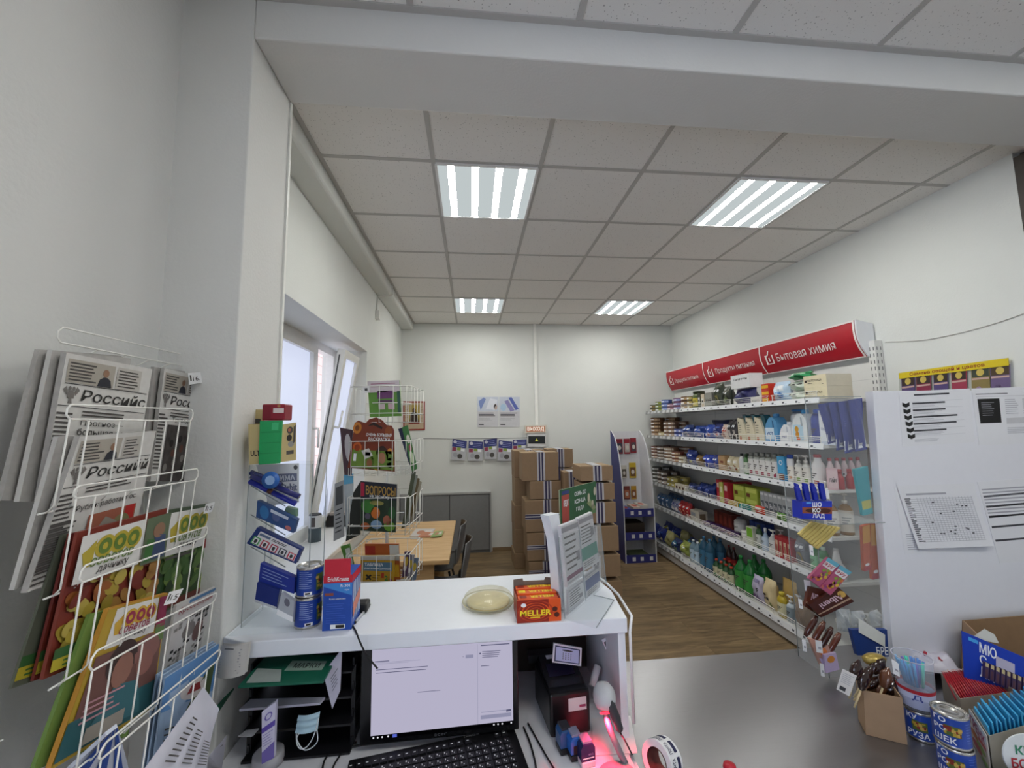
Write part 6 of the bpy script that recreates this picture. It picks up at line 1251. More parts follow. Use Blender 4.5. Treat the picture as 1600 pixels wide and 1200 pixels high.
# face mask hanging from the tray
mk = thing('face_mask', 'pale blue face mask hanging by the letter tray', 'mask', on('y', 1.315, 480, 1146))
m = MB(); qa = [on('y', 1.315, *p) for p in ((461, 1146), (496, 1141), (500, 1112), (466, 1118))]; c = Card(m, *qa); m.grid(lambda a, b: c.p(a, b, .008*math.sin(math.pi*a)+.003*math.sin(18*b)), 6, 12, C('#a9c6d4', .7)); m.grid(lambda a, b: c.p(1-a, b, -.002+.008*math.sin(math.pi*a)), 6, 4, C('#a9c6d4', .7)); m.obj('cloth', mk, True)
for pts in (((463, 1146), (464, 1162), (470, 1170), (480, 1166), (490, 1150), (498, 1122)), ((467, 1146), (464, 1156), (474, 1171), (486, 1169), (496, 1158), (495, 1140))): m = MB(); m.tube(smooth([on('y', 1.306, *p) for p in pts], 4), .0016, C('#d3dadf', .6), 5); m.obj('ear_loop', mk, True)
slab('folded_paper', 'folded white printed paper standing beside the letter tray', 'paper', ((519, 1108), (531, 1080), (534, 1014), (505, 1052)), 'y', 1.31, .006, C('#b3b1c2', .6), lambda c: c.lines(.3, .3, .8, .7, 5, G3, .25))
m = MB(); q = [on('y', 1.275, *p) for p in ((338, 1058), (386, 1050), (392, 1003), (345, 1008))]; c = Card(m, *q); fn = lambda a, b, h: c.p(a, b, .02*math.sin(2.6*a)*(1-.3*b)+h); m.grid(lambda a, b: fn(a, b, 0), 10, 8, C('#b9b7b4', .7)); m.grid(lambda a, b: fn(1-a, b, -.012), 10, 8, C('#c9c7c4', .7)); Curved(m, fn, .002).lines(.05, .08, .85, .9, 9, G4, .3, 3, .15).rect(.2, .9, .55, .93, G3); m.thing('receipt_pad', 'pad of grey printed slips hanging at the left end of the counter', 'pad')
# printer, stamps and scanner on the right of the desk
DZ = .751
pp = thing('receipt_printer', 'black receipt printer on the desk under the right of the counter', 'printer', on('z', DZ, 888, 1150)+V((0, .09, 0)), 6)
m = MB(); m.box(-.065, .065, -.09, .10, 0, .125, C('#0f0f11', .3)); c = Card(m, (-.065, -.09, 0), (.065, -.09, 0), (.065, -.09, .125), (-.065, -.09, .125)); c.rect(.45, .55, .9, .85, C('#c9c3c6', .5)); c.up(); c.rect(.72, .62, .88, .68, C('#8a3a5a', .5)); m.obj('body', pp, bevel=.008)
m = MB(); m.hexa([(-.06, -.06, .126), (.06, -.06, .126), (.06, .06, .16), (-.06, .06, .16)], [(-.06, .06, .126), (.06, .06, .126), (.06, .09, .126), (-.06, .09, .126)], C('#121216', .25)); c = Card(m, (-.06, -.06, .126), (.06, -.06, .126), (.06, .06, .16), (-.06, .06, .16)); c.rect(.12, .3, .85, .7, C('#1d1a30', .15)).rect(.2, .85, .8, .98, C('#b9bcc8', .5)); m.obj('lid', pp)
cd2 = thing('card_frame', 'small white framed card with a printed calendar standing behind the printer', 'card', on('y', 1.40, 886, 1040))
m = MB(); q = [on('y', 1.40, *p) for p in ((863, 1035), (908, 1041), (909, 1013), (865, 1005))]; c = Card(m, *q); c.solid(.006, C('#d9dbe4', .4)); c.rect(.06, .08, .94, .92, C('#22335a', .4)); c.up(); c.rect(.1, .14, .9, .86, C('#b9c4e6', .4)); c.up(); c.ell(.5, .74, .2, .05, G3)
for i in range(4):
    for j in range(4): c.rect(.34+.09*i, .26+.1*j, .37+.09*i, .31+.1*j, G3)
m.obj('frame', cd2, True); m = MB(); a = on('y', 1.41, 886, 1040); m.box(a.x-.02, a.x+.02, 1.409, 1.45, .92, a.z+.02, BKP); m.obj('support', cd2, True)
m = MB(); A_, B_ = on('y', 1.42, 925, 1072), on('y', 1.45, 934, 1040); m.tube([A_, B_], .012, C('#d3cfd2', .6), 14); m.thing('paper_roll', 'white roll of till paper behind the scanner', 'paper roll')
m = MB(); A_, B_ = on('y', 1.60, 826, 1030), on('y', 1.60, 905, 1033); m.box(A_.x, B_.x, 1.60, 1.64, A_.z-.015, A_.z+.012, C('#3f4046', .4)); m.thing('power_strip', 'grey power strip at the back under the counter', 'power strip')
STB, STN = C('#1f5aa8', .35), C('#15204a', .35)
for k, (u, v, w_, h_, cc_, lab) in enumerate(((884, 1176, .042, .062, C('#2a4f80', .35), 'hindmost stamp of the three on the desk, dark top and blue side'), (900, 1186, .040, .060, STB, 'middle bright blue self-inking stamp of the three on the desk'), (917, 1196, .042, .058, STN, 'front dark navy self-inking stamp of the three on the desk'))):
    st = thing('stamp', lab, 'stamp', on('z', DZ, u, v)+V((0, .012, 0)), 10, 'self-inking stamps on the desk')
    m = MB(); m.box(-w_/2, w_/2, -.022, .022, 0, .016, C('#c3c3cc', .3) if k == 2 else C('#1a1a1e', .4)); m.obj('base', st, bevel=.003)
    m = MB(); m.prism([(-w_/2, -.02, .0165), (w_/2, -.02, .0165), (w_/2, -.02, h_*.85), (w_*.35, -.02, h_), (-w_*.35, -.02, h_), (-w_/2, -.02, h_*.85)], (0, .04, 0), cc_); c = Card(m, (-w_/2, -.02, .0165), (w_/2, -.02, .0165), (w_/2, -.02, h_*.85), (-w_/2, -.02, h_*.85))
    if k == 1: c.rect(.2, .05, .8, .7, BLACK)
    if k == 2: c.rect(.1, .2, .9, .28, WT); c.text('4912', .5, .42, .85, .58, C('#8a94b8', .5))
    m.obj('case', st, bevel=.003)
    m = MB(); m.box(-w_*.33, w_*.33, -.015, .018, h_, h_+.006, C('#7a8098', .4) if k else C('#2c2f36', .4)); m.obj('top_plate', st)
# scanner
SG = C('#b4b6ba', .35)
hd = on('y', 1.24, 944, 1086)
scn = thing('barcode_scanner', 'grey barcode scanner with a dark handle on a bendy stand, glowing red below', 'scanner', V((hd.x+.02, hd.y-.03, DZ)))
m = MB(); m.M = Matrix.Translation(hd) @ rot(-20, 'X'); m.lathe([(0, .034), (.018, .030), (.030, .016), (.034, 0), (.033, -.014), (.026, -.03), (.012, -.034), (0, -.034)], SG, 22, .95, 1.15); m.obj('head', scn, True)
hp_ = [on('y', 1.215-.006*k, u, v) for k, (u, v) in enumerate(((950, 1090), (956, 1106), (963, 1124), (969, 1142)))]
m = MB(); m.tube(smooth(hp_, 4), [.012]*3+[.013]*6+[.011]*3+[.008], C('#34353a', .4), 10); m.obj('handle', scn, True)
gn = [on('y', y, u, v) for y, u, v in ((1.24, 946, 1104), (1.225, 948, 1122), (1.21, 955, 1145), (1.20, 966, 1170), (1.20, 975, 1195), (1.20, 978, 1225))]
gn = [V((p.x, p.y, max(p.z, DZ+.014))) for p in gn]; gp = smooth(gn, 10); m = MB(); m.tube(gp, [.0085+.0008*(k % 2) for k in range(len(gp))], C('#7e848c', .4, .3), 10); m.obj('gooseneck', scn, True)
m = MB(); a = on('z', DZ, 965, 1215); m.M = Matrix.Translation((a.x, a.y, DZ)); m.lathe([(.05, 0), (.055, .003), (.05, .012), (.0, .016)], C('#9a9ca2', .4), 28, 1, .8); m.obj('base', scn, True)
m = MB(); m.M = Matrix.Translation(hd+V((-.008, -.024, -.030))) @ rot(-25, 'X'); m.box(-.012, .012, -.007, .007, -.004, 0, emit('scan_window', '#ff2030', 6)); m.obj('scan_window', scn, True)
ld = bpy.data.lights.new('scan_beam', 'SPOT'); ld.energy = 4; ld.color = (1, .03, .08); ld.spot_size = 2.2; ld.spot_blend = .5; ld.shadow_soft_size = .008
lo = bpy.data.objects.new('scan_beam', ld); COL.objects.link(lo); lo.parent = scn; lo.matrix_basis = scn.matrix_basis.inverted() @ (Matrix.Translation(hd+V((-.006, -.032, -.042))) @ rot(-14, 'X'))
flat('plastic_mat', 'pale square mat on the desk lit red by the scanner', 'mat', ((928, 1180), (996, 1176), (985, 1118), (924, 1122)), DZ, .002, C('#d8d2d4', .5))
slab('barcode_card', 'white slip with a barcode stuck inside the counter side panel', 'card', ((948, 1018), (957, 1012), (950, 994), (940, 1000)), 'y', 1.42, .0008, C('#d3d3dc', .6), lambda c: c.rect(.15, .2, .8, .75, G3))
for k, (pts, lab) in enumerate((((DZ+.004, [(825, 1130), (836, 1150), (850, 1175), (868, 1205), (890, 1240)]), 'black cable running across the desk beside the keyboard'), ((DZ+.004, [(818, 1136), (828, 1160), (836, 1190), (840, 1220)]), 'black cable curving down beside the keyboard edge'), ((DZ+.004, [(557, 1160), (532, 1166), (512, 1180), (504, 1200), (506, 1225)]), 'black cable at the left of the monitor foot'), ((DZ+.004, [(566, 1164), (540, 1170), (528, 1185), (520, 1200), (514, 1225)]), 'second black cable at the left of the monitor foot'))):
    z, P_ = pts; cable(smooth([on('z', z, *p) for p in P_]), .0028, 'cable', lab)
cable(smooth([on('y', 1.2, 968, 1143), on('y', 1.17, 978, 1160), on('y', 1.15, 988, 1180)]), .0025, 'cable', 'black cable hanging from the scanner handle')
# ------------------------------------------------------------------ revolving book rack
RX, RY = -.49, 2.47
br = thing('book_rack', 'revolving white wire rack of children\'s books behind the counter', 'rack', (RX, RY, 0), -6)
WR = C('#d9d9d4', .35, vary=0)
m = MB(); m.tube([(0, 0, .03), (0, 0, 1.93)], .009, WR, 10); m.lathe([(.2, 0), (.2, .02), (.03, .035), (0, .035)], WR, 24); m.obj('pole', br)
def lev(v): return on('y', 2.33, 590, v).z
LV = [(604, 646, 655), (689, 728, 733), (777, 820, 826), (866, 906, 911)]
for v0, v1, v2 in LV:
    z0, z1 = lev(v0), lev(v1)
    for s in range(4):
        m = MB(); m.M = rot(90*s, 'Z')
        for z in (z0, z1): m.tube([(-.15, -.10, z), (-.15, -.17, z), (.15, -.17, z), (.15, -.10, z)], .0026, WR, 5)
        for x in (-.15, -.075, 0, .075, .15): m.tube([(x, -.17, z0), (x, -.17, z1-.05), (x, -.02, z1-.05)], .0018, WR, 4)
        m.obj('basket', br)
    if v0 == 604: m = MB(); m.tube([(.13*math.cos(k*.26), .13*math.sin(k*.26), z0-.09) for k in range(24)], .0025, WR, 5, True); m.obj('ring', br)
def bk(name, label, quad, y, th, col, draw=None, cat='book', front=None): return slab(name, label, cat, quad, 'y', y, th, C(col, .4), draw, 'books in the revolving rack', front)
bk('book', 'green book with white and purple top in the highest basket', ((578, 652), (627, 650), (624, 594), (574, 596)), 2.36, .02, '#5f8f3a', lambda c: (c.rect(.0, .68, 1, 1, C('#d3c9d0', .5)), c.rect(.28, .5, .8, .72, c_('#6a3a6a')), c.rect(.9, .1, 1, .7, c_('#2f5a4a')), c.up(), c.lines(.1, .8, .9, .96, 2, c_('#a8708a'), .3), c.rect(.3, .2, .5, .36, C('#c9b9bc', .5)), c.rect(.6, .2, .8, .36, C('#c9a9b4', .5)), c.rect(.3, .38, .8, .46, c_('#5a3a5a'))))
slab('price_tag', 'white price tag on the top basket of the book rack', 'price tag', ((567, 614), (578, 613), (577, 603), (566, 604)), 'y', 2.30, .001, TAGW, lambda c: c.rect(.3, .3, .7, .7, G3))
# colouring book with a cloud-shaped top
m = MB(); ol = [(543, 731), (617, 737), (616, 672), (612, 665), (604, 664), (598, 657), (588, 652), (577, 655), (571, 661), (560, 657), (554, 661), (553, 670)]
P_ = [on('y', 2.325, *p) for p in ol]; m.prism(P_, (0, .012, 0), C('#d8d2cc', .5), C('#7a3420', .4)); c = Card(m, P_[0], P_[1], on('y', 2.325, 616, 655), on('y', 2.325, 552, 655))
c.rect(.06, .02, .97, .38, c_('#6c8a35')).ell(.12, .82, .10, .12, c_('#c2782c')).ell(.86, .74, .09, .12, c_('#8f4a20')).ell(.16, .42, .10, .12, c_('#c25a24')).ell(.25, .1, .12, .09, c_('#5a3a18')).ell(.45, .15, .1, .14, c_('#3a2218')).ell(.72, .28, .14, .2, c_('#3a241c')).ell(.9, .16, .08, .1, c_('#c27a30')).ell(.62, .06, .08, .07, c_('#c88a30')).ell(.9, .38, .06, .06, c_('#d08a34')); c.up()
c.ell(.12, .82, .05, .06, c_('#7a4218')).ell(.16, .42, .06, .07, c_('#8f3a18')).ell(.72, .24, .08, .11, c_('#a8765a')).ell(.45, .13, .06, .08, c_('#8a5a3a')).text('ОЧЕНЬ БОЛЬШАЯ', .34, .66, .93, .72, WT, .02).text('РАСКРАСКА', .4, .57, .9, .64, WT, .02).pg([(.36, .86), (.5, .94), (.72, .84), (.7, .80), (.5, .88)], C('#2a1c18', .5)).rect(.1, .15, .16, .3, WT); c.up(); c.pg([(.26, .36), (.42, .42), (.52, .28), (.36, .2)], C('#c9c6c4', .5)); c.rect(.34, .27, .46, .34, G3)
m.thing('colouring_book', 'large brown and green colouring book with a scalloped handle top', 'book', 'books in the revolving rack')
bk('book', 'purple brown book edge at the left of the colouring book', ((538, 742), (549, 742), (551, 672), (531, 668)), 2.37, .01, '#4a3440', lambda c: c.ell(.6, .6, .3, .3, C('#b9b4bc', .5)))
bk('book', 'question book with gold lettering and a jungle picture in the third basket', ((563, 829), (618, 832), (620, 757), (564, 752)), 2.325, .014, '#1d2230', lambda c: (c.rect(.0, .0, 1, .66, c_('#27392a')), c.up(), c.text('ВОПРОСЫ', .14, .74, .97, .93, c_('#b08c44'), .02), c.text('на засыпку', .25, .67, .8, .74, WT, .01), c.rect(0, .7, .1, .98, c_('#a02040')), c.ell(.2, .5, .18, .14, c_('#3c7a34')), c.ell(.42, .38, .13, .12, c_('#c8702c')), c.ell(.2, .3, .08, .06, c_('#5a5468')), c.ell(.45, .14, .16, .09, c_('#7f9cc0')), c.ell(.82, .12, .16, .1, c_('#6fa03a')), c.ell(.14, .1, .12, .07, c_('#a85a30')), c.ell(.75, .24, .12, .1, c_('#a0604a')), c.ell(.45, .58, .2, .05, c_('#8f8a4a')), c.ell(.88, .4, .1, .14, c_('#2f5a34'))))
bk('book', 'multiplication table book, yellow with a blue panel, in the lowest basket', ((562, 914), (615, 918), (617, 868), (564, 868)), 2.325, .01, '#b08a2c', lambda c: (c.rect(.08, .5, .93, .78, c_('#5a7a94')), c.rect(0, .85, 1, 1, C('#c9c6c0', .5)), c.up(), c.text('ТАБЛИЦА', .12, .64, .66, .75, WT, .02), c.text('умножения/деления', .1, .53, .9, .61, WT, .01), c.text('×', .16, .18, .34, .38, INK, .04), c.text('1', .62, .28, .7, .44, c_('#b0402c'), .03), c.text('2', .72, .2, .82, .36, c_('#3a7a3a'), .03), c.text('3', .86, .12, .96, .26, c_('#8a3a6a'), .03), c.lines(.36, .14, .6, .4, 3, c_('#6a5020'), .3)))
bk('book', 'orange book behind the multiplication table book', ((572, 912), (626, 915), (623, 850), (570, 850)), 2.35, .012, '#a8582a', lambda c: (c.rect(.0, .72, .3, .95, c_('#9a2f24')), c.rect(.72, .6, 1, .98, C('#c3c3c0', .5)), c.rect(.75, .2, .98, .5, c_('#c89a2c'))))
bk('book', 'dark blue thin book leaning in the right basket', ((640, 728), (648, 728), (630, 668), (622, 670)), 2.45, .012, '#20284a')
bk('book', 'green and white children\'s book leaning in the right basket', ((644, 738), (652, 732), (637, 664), (628, 668)), 2.43, .012, '#3f7a3a', lambda c: (c.ell(.6, .7, .3, .1, C('#d8d8c8', .5)), c.ell(.5, .3, .3, .14, C('#c9d8b0', .5)), c.ell(.6, .5, .25, .08, c_('#a84a5a'))))
for k in range(4):
    bk('magazine', '%s leaning magazine from the left in the right third basket' % ORD[k], ((627+4*k, 826-2*k), (633+4*k, 824-2*k), (650+3*k, 738+5*k), (644+3*k, 736+5*k)), 2.40+.02*k, .006, ['#4a5038', '#8f948a', '#6a5a3a', '#a8a08c'][k])
for k in range(3):
    bk('book', '%s colourful thin book from the left in the right lowest basket' % ORD[k], ((628+7*k, 902+3*k), (636+7*k, 900+3*k), (642+6*k, 862+5*k), (632+6*k, 862+5*k)), 2.40+.02*k, .008, ['#5a4a6a', '#8a8a94', '#6a7a90'][k], lambda c: (c.ell(.5, .6, .3, .2, c_('#c9b04a')), c.ell(.4, .35, .3, .12, C('#d0ccd0', .5))))
bk('book', 'green book leaning in the lowest left basket', ((548, 906), (557, 902), (546, 850), (532, 854)), 2.38, .012, '#4f7f34', lambda c: c.pg([(.3, .2), (.95, .1), (.95, .9), (.4, .9)], C('#b4b9b4', .5)))
bk('magazine', 'grey and black brochure stack edge in the left third basket', ((540, 846), (562, 836), (563, 752), (552, 770)), 2.36, .02, '#2a2e2c')
bk('brochure', 'white brochure with a light blue head in the left third basket', ((541, 844), (550, 842), (552, 740), (537, 742)), 2.40, .012, '#c3ccd4', lambda c: c.rect(0, .85, 1, 1, c_('#6ab4dc')))
bk('brochure', 'grey printed brochure with a dark picture at the left of the book rack', ((521, 846), (538, 838), (537, 750), (523, 756)), 2.38, .004, '#9a9ca0', lambda c: (c.rect(.15, .6, .9, .92, c_('#4a4c50')), c.lines(.15, .1, .85, .55, 6, G3, .3)))
# things on the window sill
def sy(u, v, x): return on('x', x, u, v)
p = V((-1.15, 3.70, .861))
m = MB(); m.box(-1.24, -1.03, 3.70, 3.82, .861, .955, C('#1c1a1c', .5)); m.thing('black_box', 'black box on the window sill', 'box')
m = MB(); m.box(-1.22, -1.06, 3.72, 3.80, .9555, .975, C('#b5a89c', .7)); m.thing('paper_sheet', 'papers lying on the black box on the window sill', 'paper')
slab('paper_notice', 'white notice leaning on the window above the sill', 'notice', ((497, 812), (511, 808), (513, 748), (497, 752)), 'y', 3.66, .002, C('#c9cdd6', .6), lambda c: c.lines(.15, .4, .85, .85, 4, G4, .3))
m = MB(); r2 = .045; m.M = Matrix.Translation((-1.18, 3.28, .861)); m.lathe([(r2, 0, C('#1f3a44', .4)), (r2, .10, C('#c3c3c2', .5)), (r2, .19, BLACK), (r2*.9, .2, BLACK)], BLACK, 20); wrap(m, r2+.001, .11, .18, -20, 20, C('#2a1f1c', .5), 4); m.thing('tin_canister', 'dark teal and white canister with a black top on the window sill', 'canister')
# ------------------------------------------------------------------ table, chairs and the far wall
OAK = wood('oak_board', '#b48f60', '#cfae80', (1, 9, 9), None, .45)
tb2 = thing('table', 'light oak table by the window wall', 'table', (-.55, 3.66, 0))
m = MB(); m.box(-.93, -.168, 3.05, 4.28, .72, .75, OAK); m.obj('table_top', tb2, True, bevel=.002)
for y in (3.13, 4.2): m = MB(); m.box(-.92, -.28, y-.012, y+.012, 0, .719, OAK); m.obj('end_panel', tb2, True)
for k, (q, c1, lab) in enumerate((((645, 838), (678, 838), (690, 829), (655, 827), '#c9c6c2', 'open white magazine on the oak table'),) and ((((640, 838), (672, 838), (680, 826), (650, 826)), '#b9b5b0', 'pale magazine lying at the back on the oak table'), (((652, 839), (676, 838), (684, 831), (662, 831)), '#b5785a', 'magazine with orange pictures on the oak table'), (((672, 839), (690, 837), (693, 829), (680, 830)), '#7f9a5a', 'magazine with a green corner on the oak table'))):
    flat('magazine', lab, 'magazine', q, .7505+.0045*k, .004, C(c1, .5), lambda c: (c.ell(.4, .5, .2, .25, c_('#a86a4a')), c.rect(.6, .3, .9, .8, C('#c9c0b8', .5))))
BKC = C('#1d1d1f', .35)
def chair(x, y, label):
    t = thing('shell_chair', label, 'chair', (x, y, 0), 90, 'black chairs at the oak table')
    pf = [(-.20, .43), (-.19, .445), (-.10, .435), (.05, .425), (.14, .44), (.19, .50), (.215, .60), (.24, .72), (.255, .82)]
    def fn(off):
        def g(a, b):
            k = min(int(b*8), 7); f = b*8-k; yy = pf[k][0]*(1-f)+pf[k+1][0]*f; zz = pf[k][1]*(1-f)+pf[k+1][1]*f
            w = .21*(1-.35*max(0, (b-.75)/.25)**2.2); s = 2*a-1
            return (s*w, yy-.045*s*s*(b > .45)*min(1, (b-.45)*3)-(off if b > .5 else 0), zz+.03*s*s*(b < .6)-.02*s*s*max(0, b-.85)*4-(off if b <= .5 else 0))
        return g
    m = MB(); A_, B_ = fn(0), fn(.008); m.grid(A_, 12, 24, C('#58585a', .4)); m.grid(lambda a, b: B_(1-a, b), 12, 24, BKC)
    for k in range(24):
        for s in (0, 1): m.f([m.v(A_(s, k/24)), m.v(A_(s, (k+1)/24)), m.v(B_(s, (k+1)/24)), m.v(B_(s, k/24))], C('#6a6a6a', .4))
    m.f([m.v(A_(k/12, 1)) for k in range(13)]+[m.v(B_(k/12, 1)) for k in range(12, -1, -1)], C('#6a6a6a', .4)); m.obj('shell', t)
    for sx in (-1, 1):
        for sy_ in (-1, 1): m = MB(); m.tube([(sx*.13, sy_*.1, .42), (sx*.2, sy_*.2, 0)], .011, BKC, 8); m.obj('leg', t)
chair(-.31, 3.93, 'farther black shell chair at the oak table'); chair(-.255, 3.36, 'nearer black shell chair at the oak table')
for o in list(COL.objects):
    if o.name.startswith('shell_chair'): o.matrix_basis = Matrix.Translation(o.matrix_basis.translation) @ rot(-90, 'Z')
CG, CGD = C('#7f8082', .45), C('#5f6062', .5)
cabt = thing('wall_cabinet', 'low grey two-door cabinet front on the back wall', 'cabinet', (-.35, 5.72, 0))
m = MB(); x0, x1, xm, zt = -.97, .255, -.304, .80
m.box(x0, x1, 5.69, YB-.001, zt-.022, zt+.0, C('#a5a5a4', .4)); m.box(x1-.02, x1, 5.69, YB-.001, .0, zt-.023, C('#9a9a9a', .4)); m.box(x0, x1-.021, 5.705, YB-.001, 0, .03, CGD); m.box(x0, x1-.021, 5.71, YB-.002, .031, zt-.023, CGD); m.obj('frame', cabt, True)
m = MB(); m.box(x0+.01, xm-.012, 5.697, 5.7095, .04, zt-.032, CG); m.obj('door', cabt, True)
m = MB(); m.box(xm+.004, x1-.03, 5.697, 5.7095, .04, zt-.032, CG); m.obj('door', cabt, True)
def wl(*a, **k): return slab(*a[:4], 'y', YB-.006, .004, *a[4:], **k)
def icon(c):
    c.rect(.06, .05, .94, .95, C('#b9a58c', .5)); c.up(); c.rect(.25, .22, .75, .88, C('#a8924a', .5)); c.up(); c.pg([(.3, .3), (.7, .3), (.66, .55), (.55, .66), (.45, .66), (.34, .55)], C('#33241c', .6)).ell(.5, .7, .08, .07, C('#5a3c2c', .6)); c.rect(.25, .22, .75, .3, C('#7d2a24', .5))
    for k in range(5): c.lines(.09, .25+.13*k, .22, .34+.13*k, 2, C('#8a6a5a', .6), .3).lines(.78, .25+.13*k, .91, .34+.13*k, 2, C('#8a6a5a', .6), .3)
wl('wall_calendar', 'red framed calendar with a robed figure on the back wall', 'calendar', ((630, 673), (664, 672), (664, 627), (630, 627)), C('#8a2c24', .5), icon)
def post(t1, k):
    def d(c):
        c.rect(.0, .52, 1, 1, C('#c3cad8', .5)); c.up()
        if k == 0: c.pg([(.05, .85), (.3, .98), (.4, .92), (.15, .55)], c_('#7a8cc0')).pg([(.4, .6), (.6, .95), (.95, .9), (.85, .55)], C('#d9dce6', .5)).ell(.85, .66, .08, .1, c_('#c9a890'))
        else: c.pg([(.45, .97), (.6, .99), (.95, .6), (.8, .55)], c_('#5a68b0')).pg([(.25, .85), (.42, .9), (.75, .55), (.55, .5)], c_('#8a86b8')).ell(.2, .65, .14, .12, c_('#a8c4dc'))
        c.lines(.06, .34, .9, .48, 3, G3, .5, k, .2).lines(.06, .2, .8, .3, 3, G4, .25, k).rect(.06, .06, .3, .09, G3)
    return d
wl('poster', 'left poster of the pair on the back wall, pale blue picture of papers', 'poster', ((746, 667), (779, 667), (779, 620), (746, 620)), C('#c9c9ce', .5), post('', 0), group='posters on the back wall')
wl('poster', 'right poster of the pair on the back wall, violet pencils and notebooks', 'poster', ((780, 667), (812, 667), (812, 620), (780, 620)), C('#c9c9ce', .5), post('', 1), group='posters on the back wall')
def dim(k):
    def d(c):
        c.rect(.02, .62, .98, .98, C('#343a78', .4)); c.up(); c.ell(.2, .86, .12, .08, C('#c9c9d4', .5)).lines(.3, .66, .92, .92, 3, c_('#8a92c4'), .35, k, .2).rect(.05, .42, .32, .6, c_('#8f3a54')).rect(.38, .48, .62, .62, c_('#8aa048')).ell(.62, .2, .18, .12, INK2).ell(.3, .25, .16, .12, G4); c.up(); c.rect(.65, .45, .9, .58, WT)
    return d
for k, q in enumerate((((704, 718), (726, 720), (730, 689), (707, 685)), ((731, 720), (754, 720), (755, 690), (732, 688)), ((757, 718), (776, 717), (777, 684), (755, 687)), ((777, 720), (800, 720), (801, 690), (779, 687)), ((801, 712), (822, 710), (823, 686), (801, 687)))):
    slab('hanging_magazine', '%s blue headed magazine from the left hung on the back wall cord' % ORD[k], 'magazine', q, 'y', YB-.03, .006, C('#b9bac0', .5), dim(k), 'magazines on the back wall cord')
m = MB(); m.tube([on('y', YB-.034, 650, 685), on('y', YB-.034, 705, 686), on('y', YB-.034, 780, 685), on('y', YB-.034, 824, 684)], .004, C('#5a5a5c', .5), 5); m.thing('hanging_line', 'grey line stretched along the back wall with magazines on it', 'cord')
ex = thing('exit_sign', 'exit sign with red letters above a small alarm panel on the back wall', 'sign', on('y', YB-.02, 837, 698))
m = MB(); q = [on('y', YB-.05, *p) for p in ((821, 677), (853, 676), (854, 664), (820, 665))]; c = Card(m, *q); c.solid(.045, C('#d9cfc0', .4)); c.rect(.06, .15, .94, .85, C('#c98a6a', .5)); c.up(); c.text('ВЫХОД', .1, .2, .9, .8, C('#f0e2d8', .4, glow=.3), .04); m.obj('sign', ex, True)
m = MB(); q = [on('y', YB-.04, *p) for p in ((824, 698), (853, 698), (853, 677), (824, 677))]; c = Card(m, *q); c.solid(.035, C('#d6d6d6', .4)); c.rect(.05, .22, .95, .8, C('#23282a', .3)); c.up(); c.pg([(.42, .42), (.58, .42), (.5, .62)], C('#c9c84a', .4, glow=.3)); m.obj('alarm_panel', ex, True)
m = MB(); m.tube([on('x', -.815, 613, 446), on('x', -.815, 613.5, 461)], .008, UPVC, 6); a, b = on('x', -.968, 590, 463), on('x', -.968, 589, 486)
m.tube([on('x', -.815, 613.5, 461), a, b], .008, UPVC, 6); m.box(-.975, -.94, b.y-.03, b.y+.03, b.z-.09, b.z, UPVC); m.thing('wall_sensor', 'small white wall box with conduit under the boxed pipe run', 'sensor')
# ------------------------------------------------------------------ parcels
KB = C('#937a60', .7, vary=.04)
TW, TD = C('#c3c2c8', .4), C('#3a3558', .4)
def parcel(label, u0, u1, v0, v1, y, d=.30, band='v', z0=None, bx=.55, snap=None):
    a, b = on('y', y, u0, v1), on('y', y, u1, v0); zb = max(a.z, .0) if z0 is None else z0
    t = thing('parcel', label, 'box', ((a.x+b.x)/2, y+d/2, zb), 0, 'stacked parcels'); w, h = (b.x-a.x), b.z-zb
    m = MB(); m.box(-w/2, w/2, -d/2, d/2, 0, h-.005, KB, KB, C('#a48b6d', .7)); c = Card(m, (-w/2, -d/2, 0), (w/2, -d/2, 0), (w/2, -d/2, h), (-w/2, -d/2, h)); c.rect(.0, .97, 1, 1, C('#ac9272', .7)); m.obj('carton', t, bevel=.004)
    m = MB(); k = .045/w; c = Card(m, (-w/2, -d/2, 0), (w/2, -d/2, 0), (w/2, -d/2, h), (-w/2, -d/2, h), .002); tp = Card(m, (-w/2, -d/2, h), (w/2, -d/2, h), (w/2, d/2, h), (-w/2, d/2, h), .002)
    for cc in (c, tp): cc.rect(bx-k, 0, bx+k, .995, TW)
    if 'h' in band: c.up(); c.rect(0, .40, 1, .56, TW); c.up(); c.rect(0, .42, 1, .46, TD).rect(0, .50, 1, .54, TD)
    else: c.up()
    c.up(); c.rect(bx-k*.62, 0, bx-k*.2, 1, TD).rect(bx+k*.15, 0, bx+k*.55, 1, TD); m.obj('tape', t)
    return zb+h
Y1, Y2 = 4.60, 5.0
parcel('front parcel of the left pile on the floor', 827, 871, 876, 915, Y1, .3, 'vh', 0, .62)
f = lambda v, y: on('y', y, 850, v).z
parcel('second parcel up in the front left pile, with crossed tape', 824, 876, 831, 876, Y1, .32, 'vh', f(876, Y1), .62)
parcel('third parcel up in the front left pile, with crossed tape', 821, 875, 780, 831, Y1, .32, 'vh', f(831, Y1)+.001, .63)
parcel('small fourth parcel up in the front left pile', 828, 877, 751, 780, Y1, .3, 'v', f(780, Y1)+.001, .56)
parcel('topmost front parcel of the left pile', 816, 872, 706, 751, Y1, .3, 'v', f(751, Y1)+.001, .52)
zs_ = [900, 862, 825, 788, 746, 703]; lb = ['lowest', 'second', 'third', 'fourth', 'topmost']
for k in range(5): parcel('%s parcel of the rear left column against the wall' % lb[k], 804+(k % 2), 851-(k % 3), zs_[k+1], zs_[k], Y2, .36, 'v', max(0, f(zs_[k], Y2) if k else 0)+.001, .5)
zs_ = [900, 862, 830, 795, 760, 731, 701]; lb = ['lowest', 'second', 'third', 'fourth', 'fifth', 'topmost']
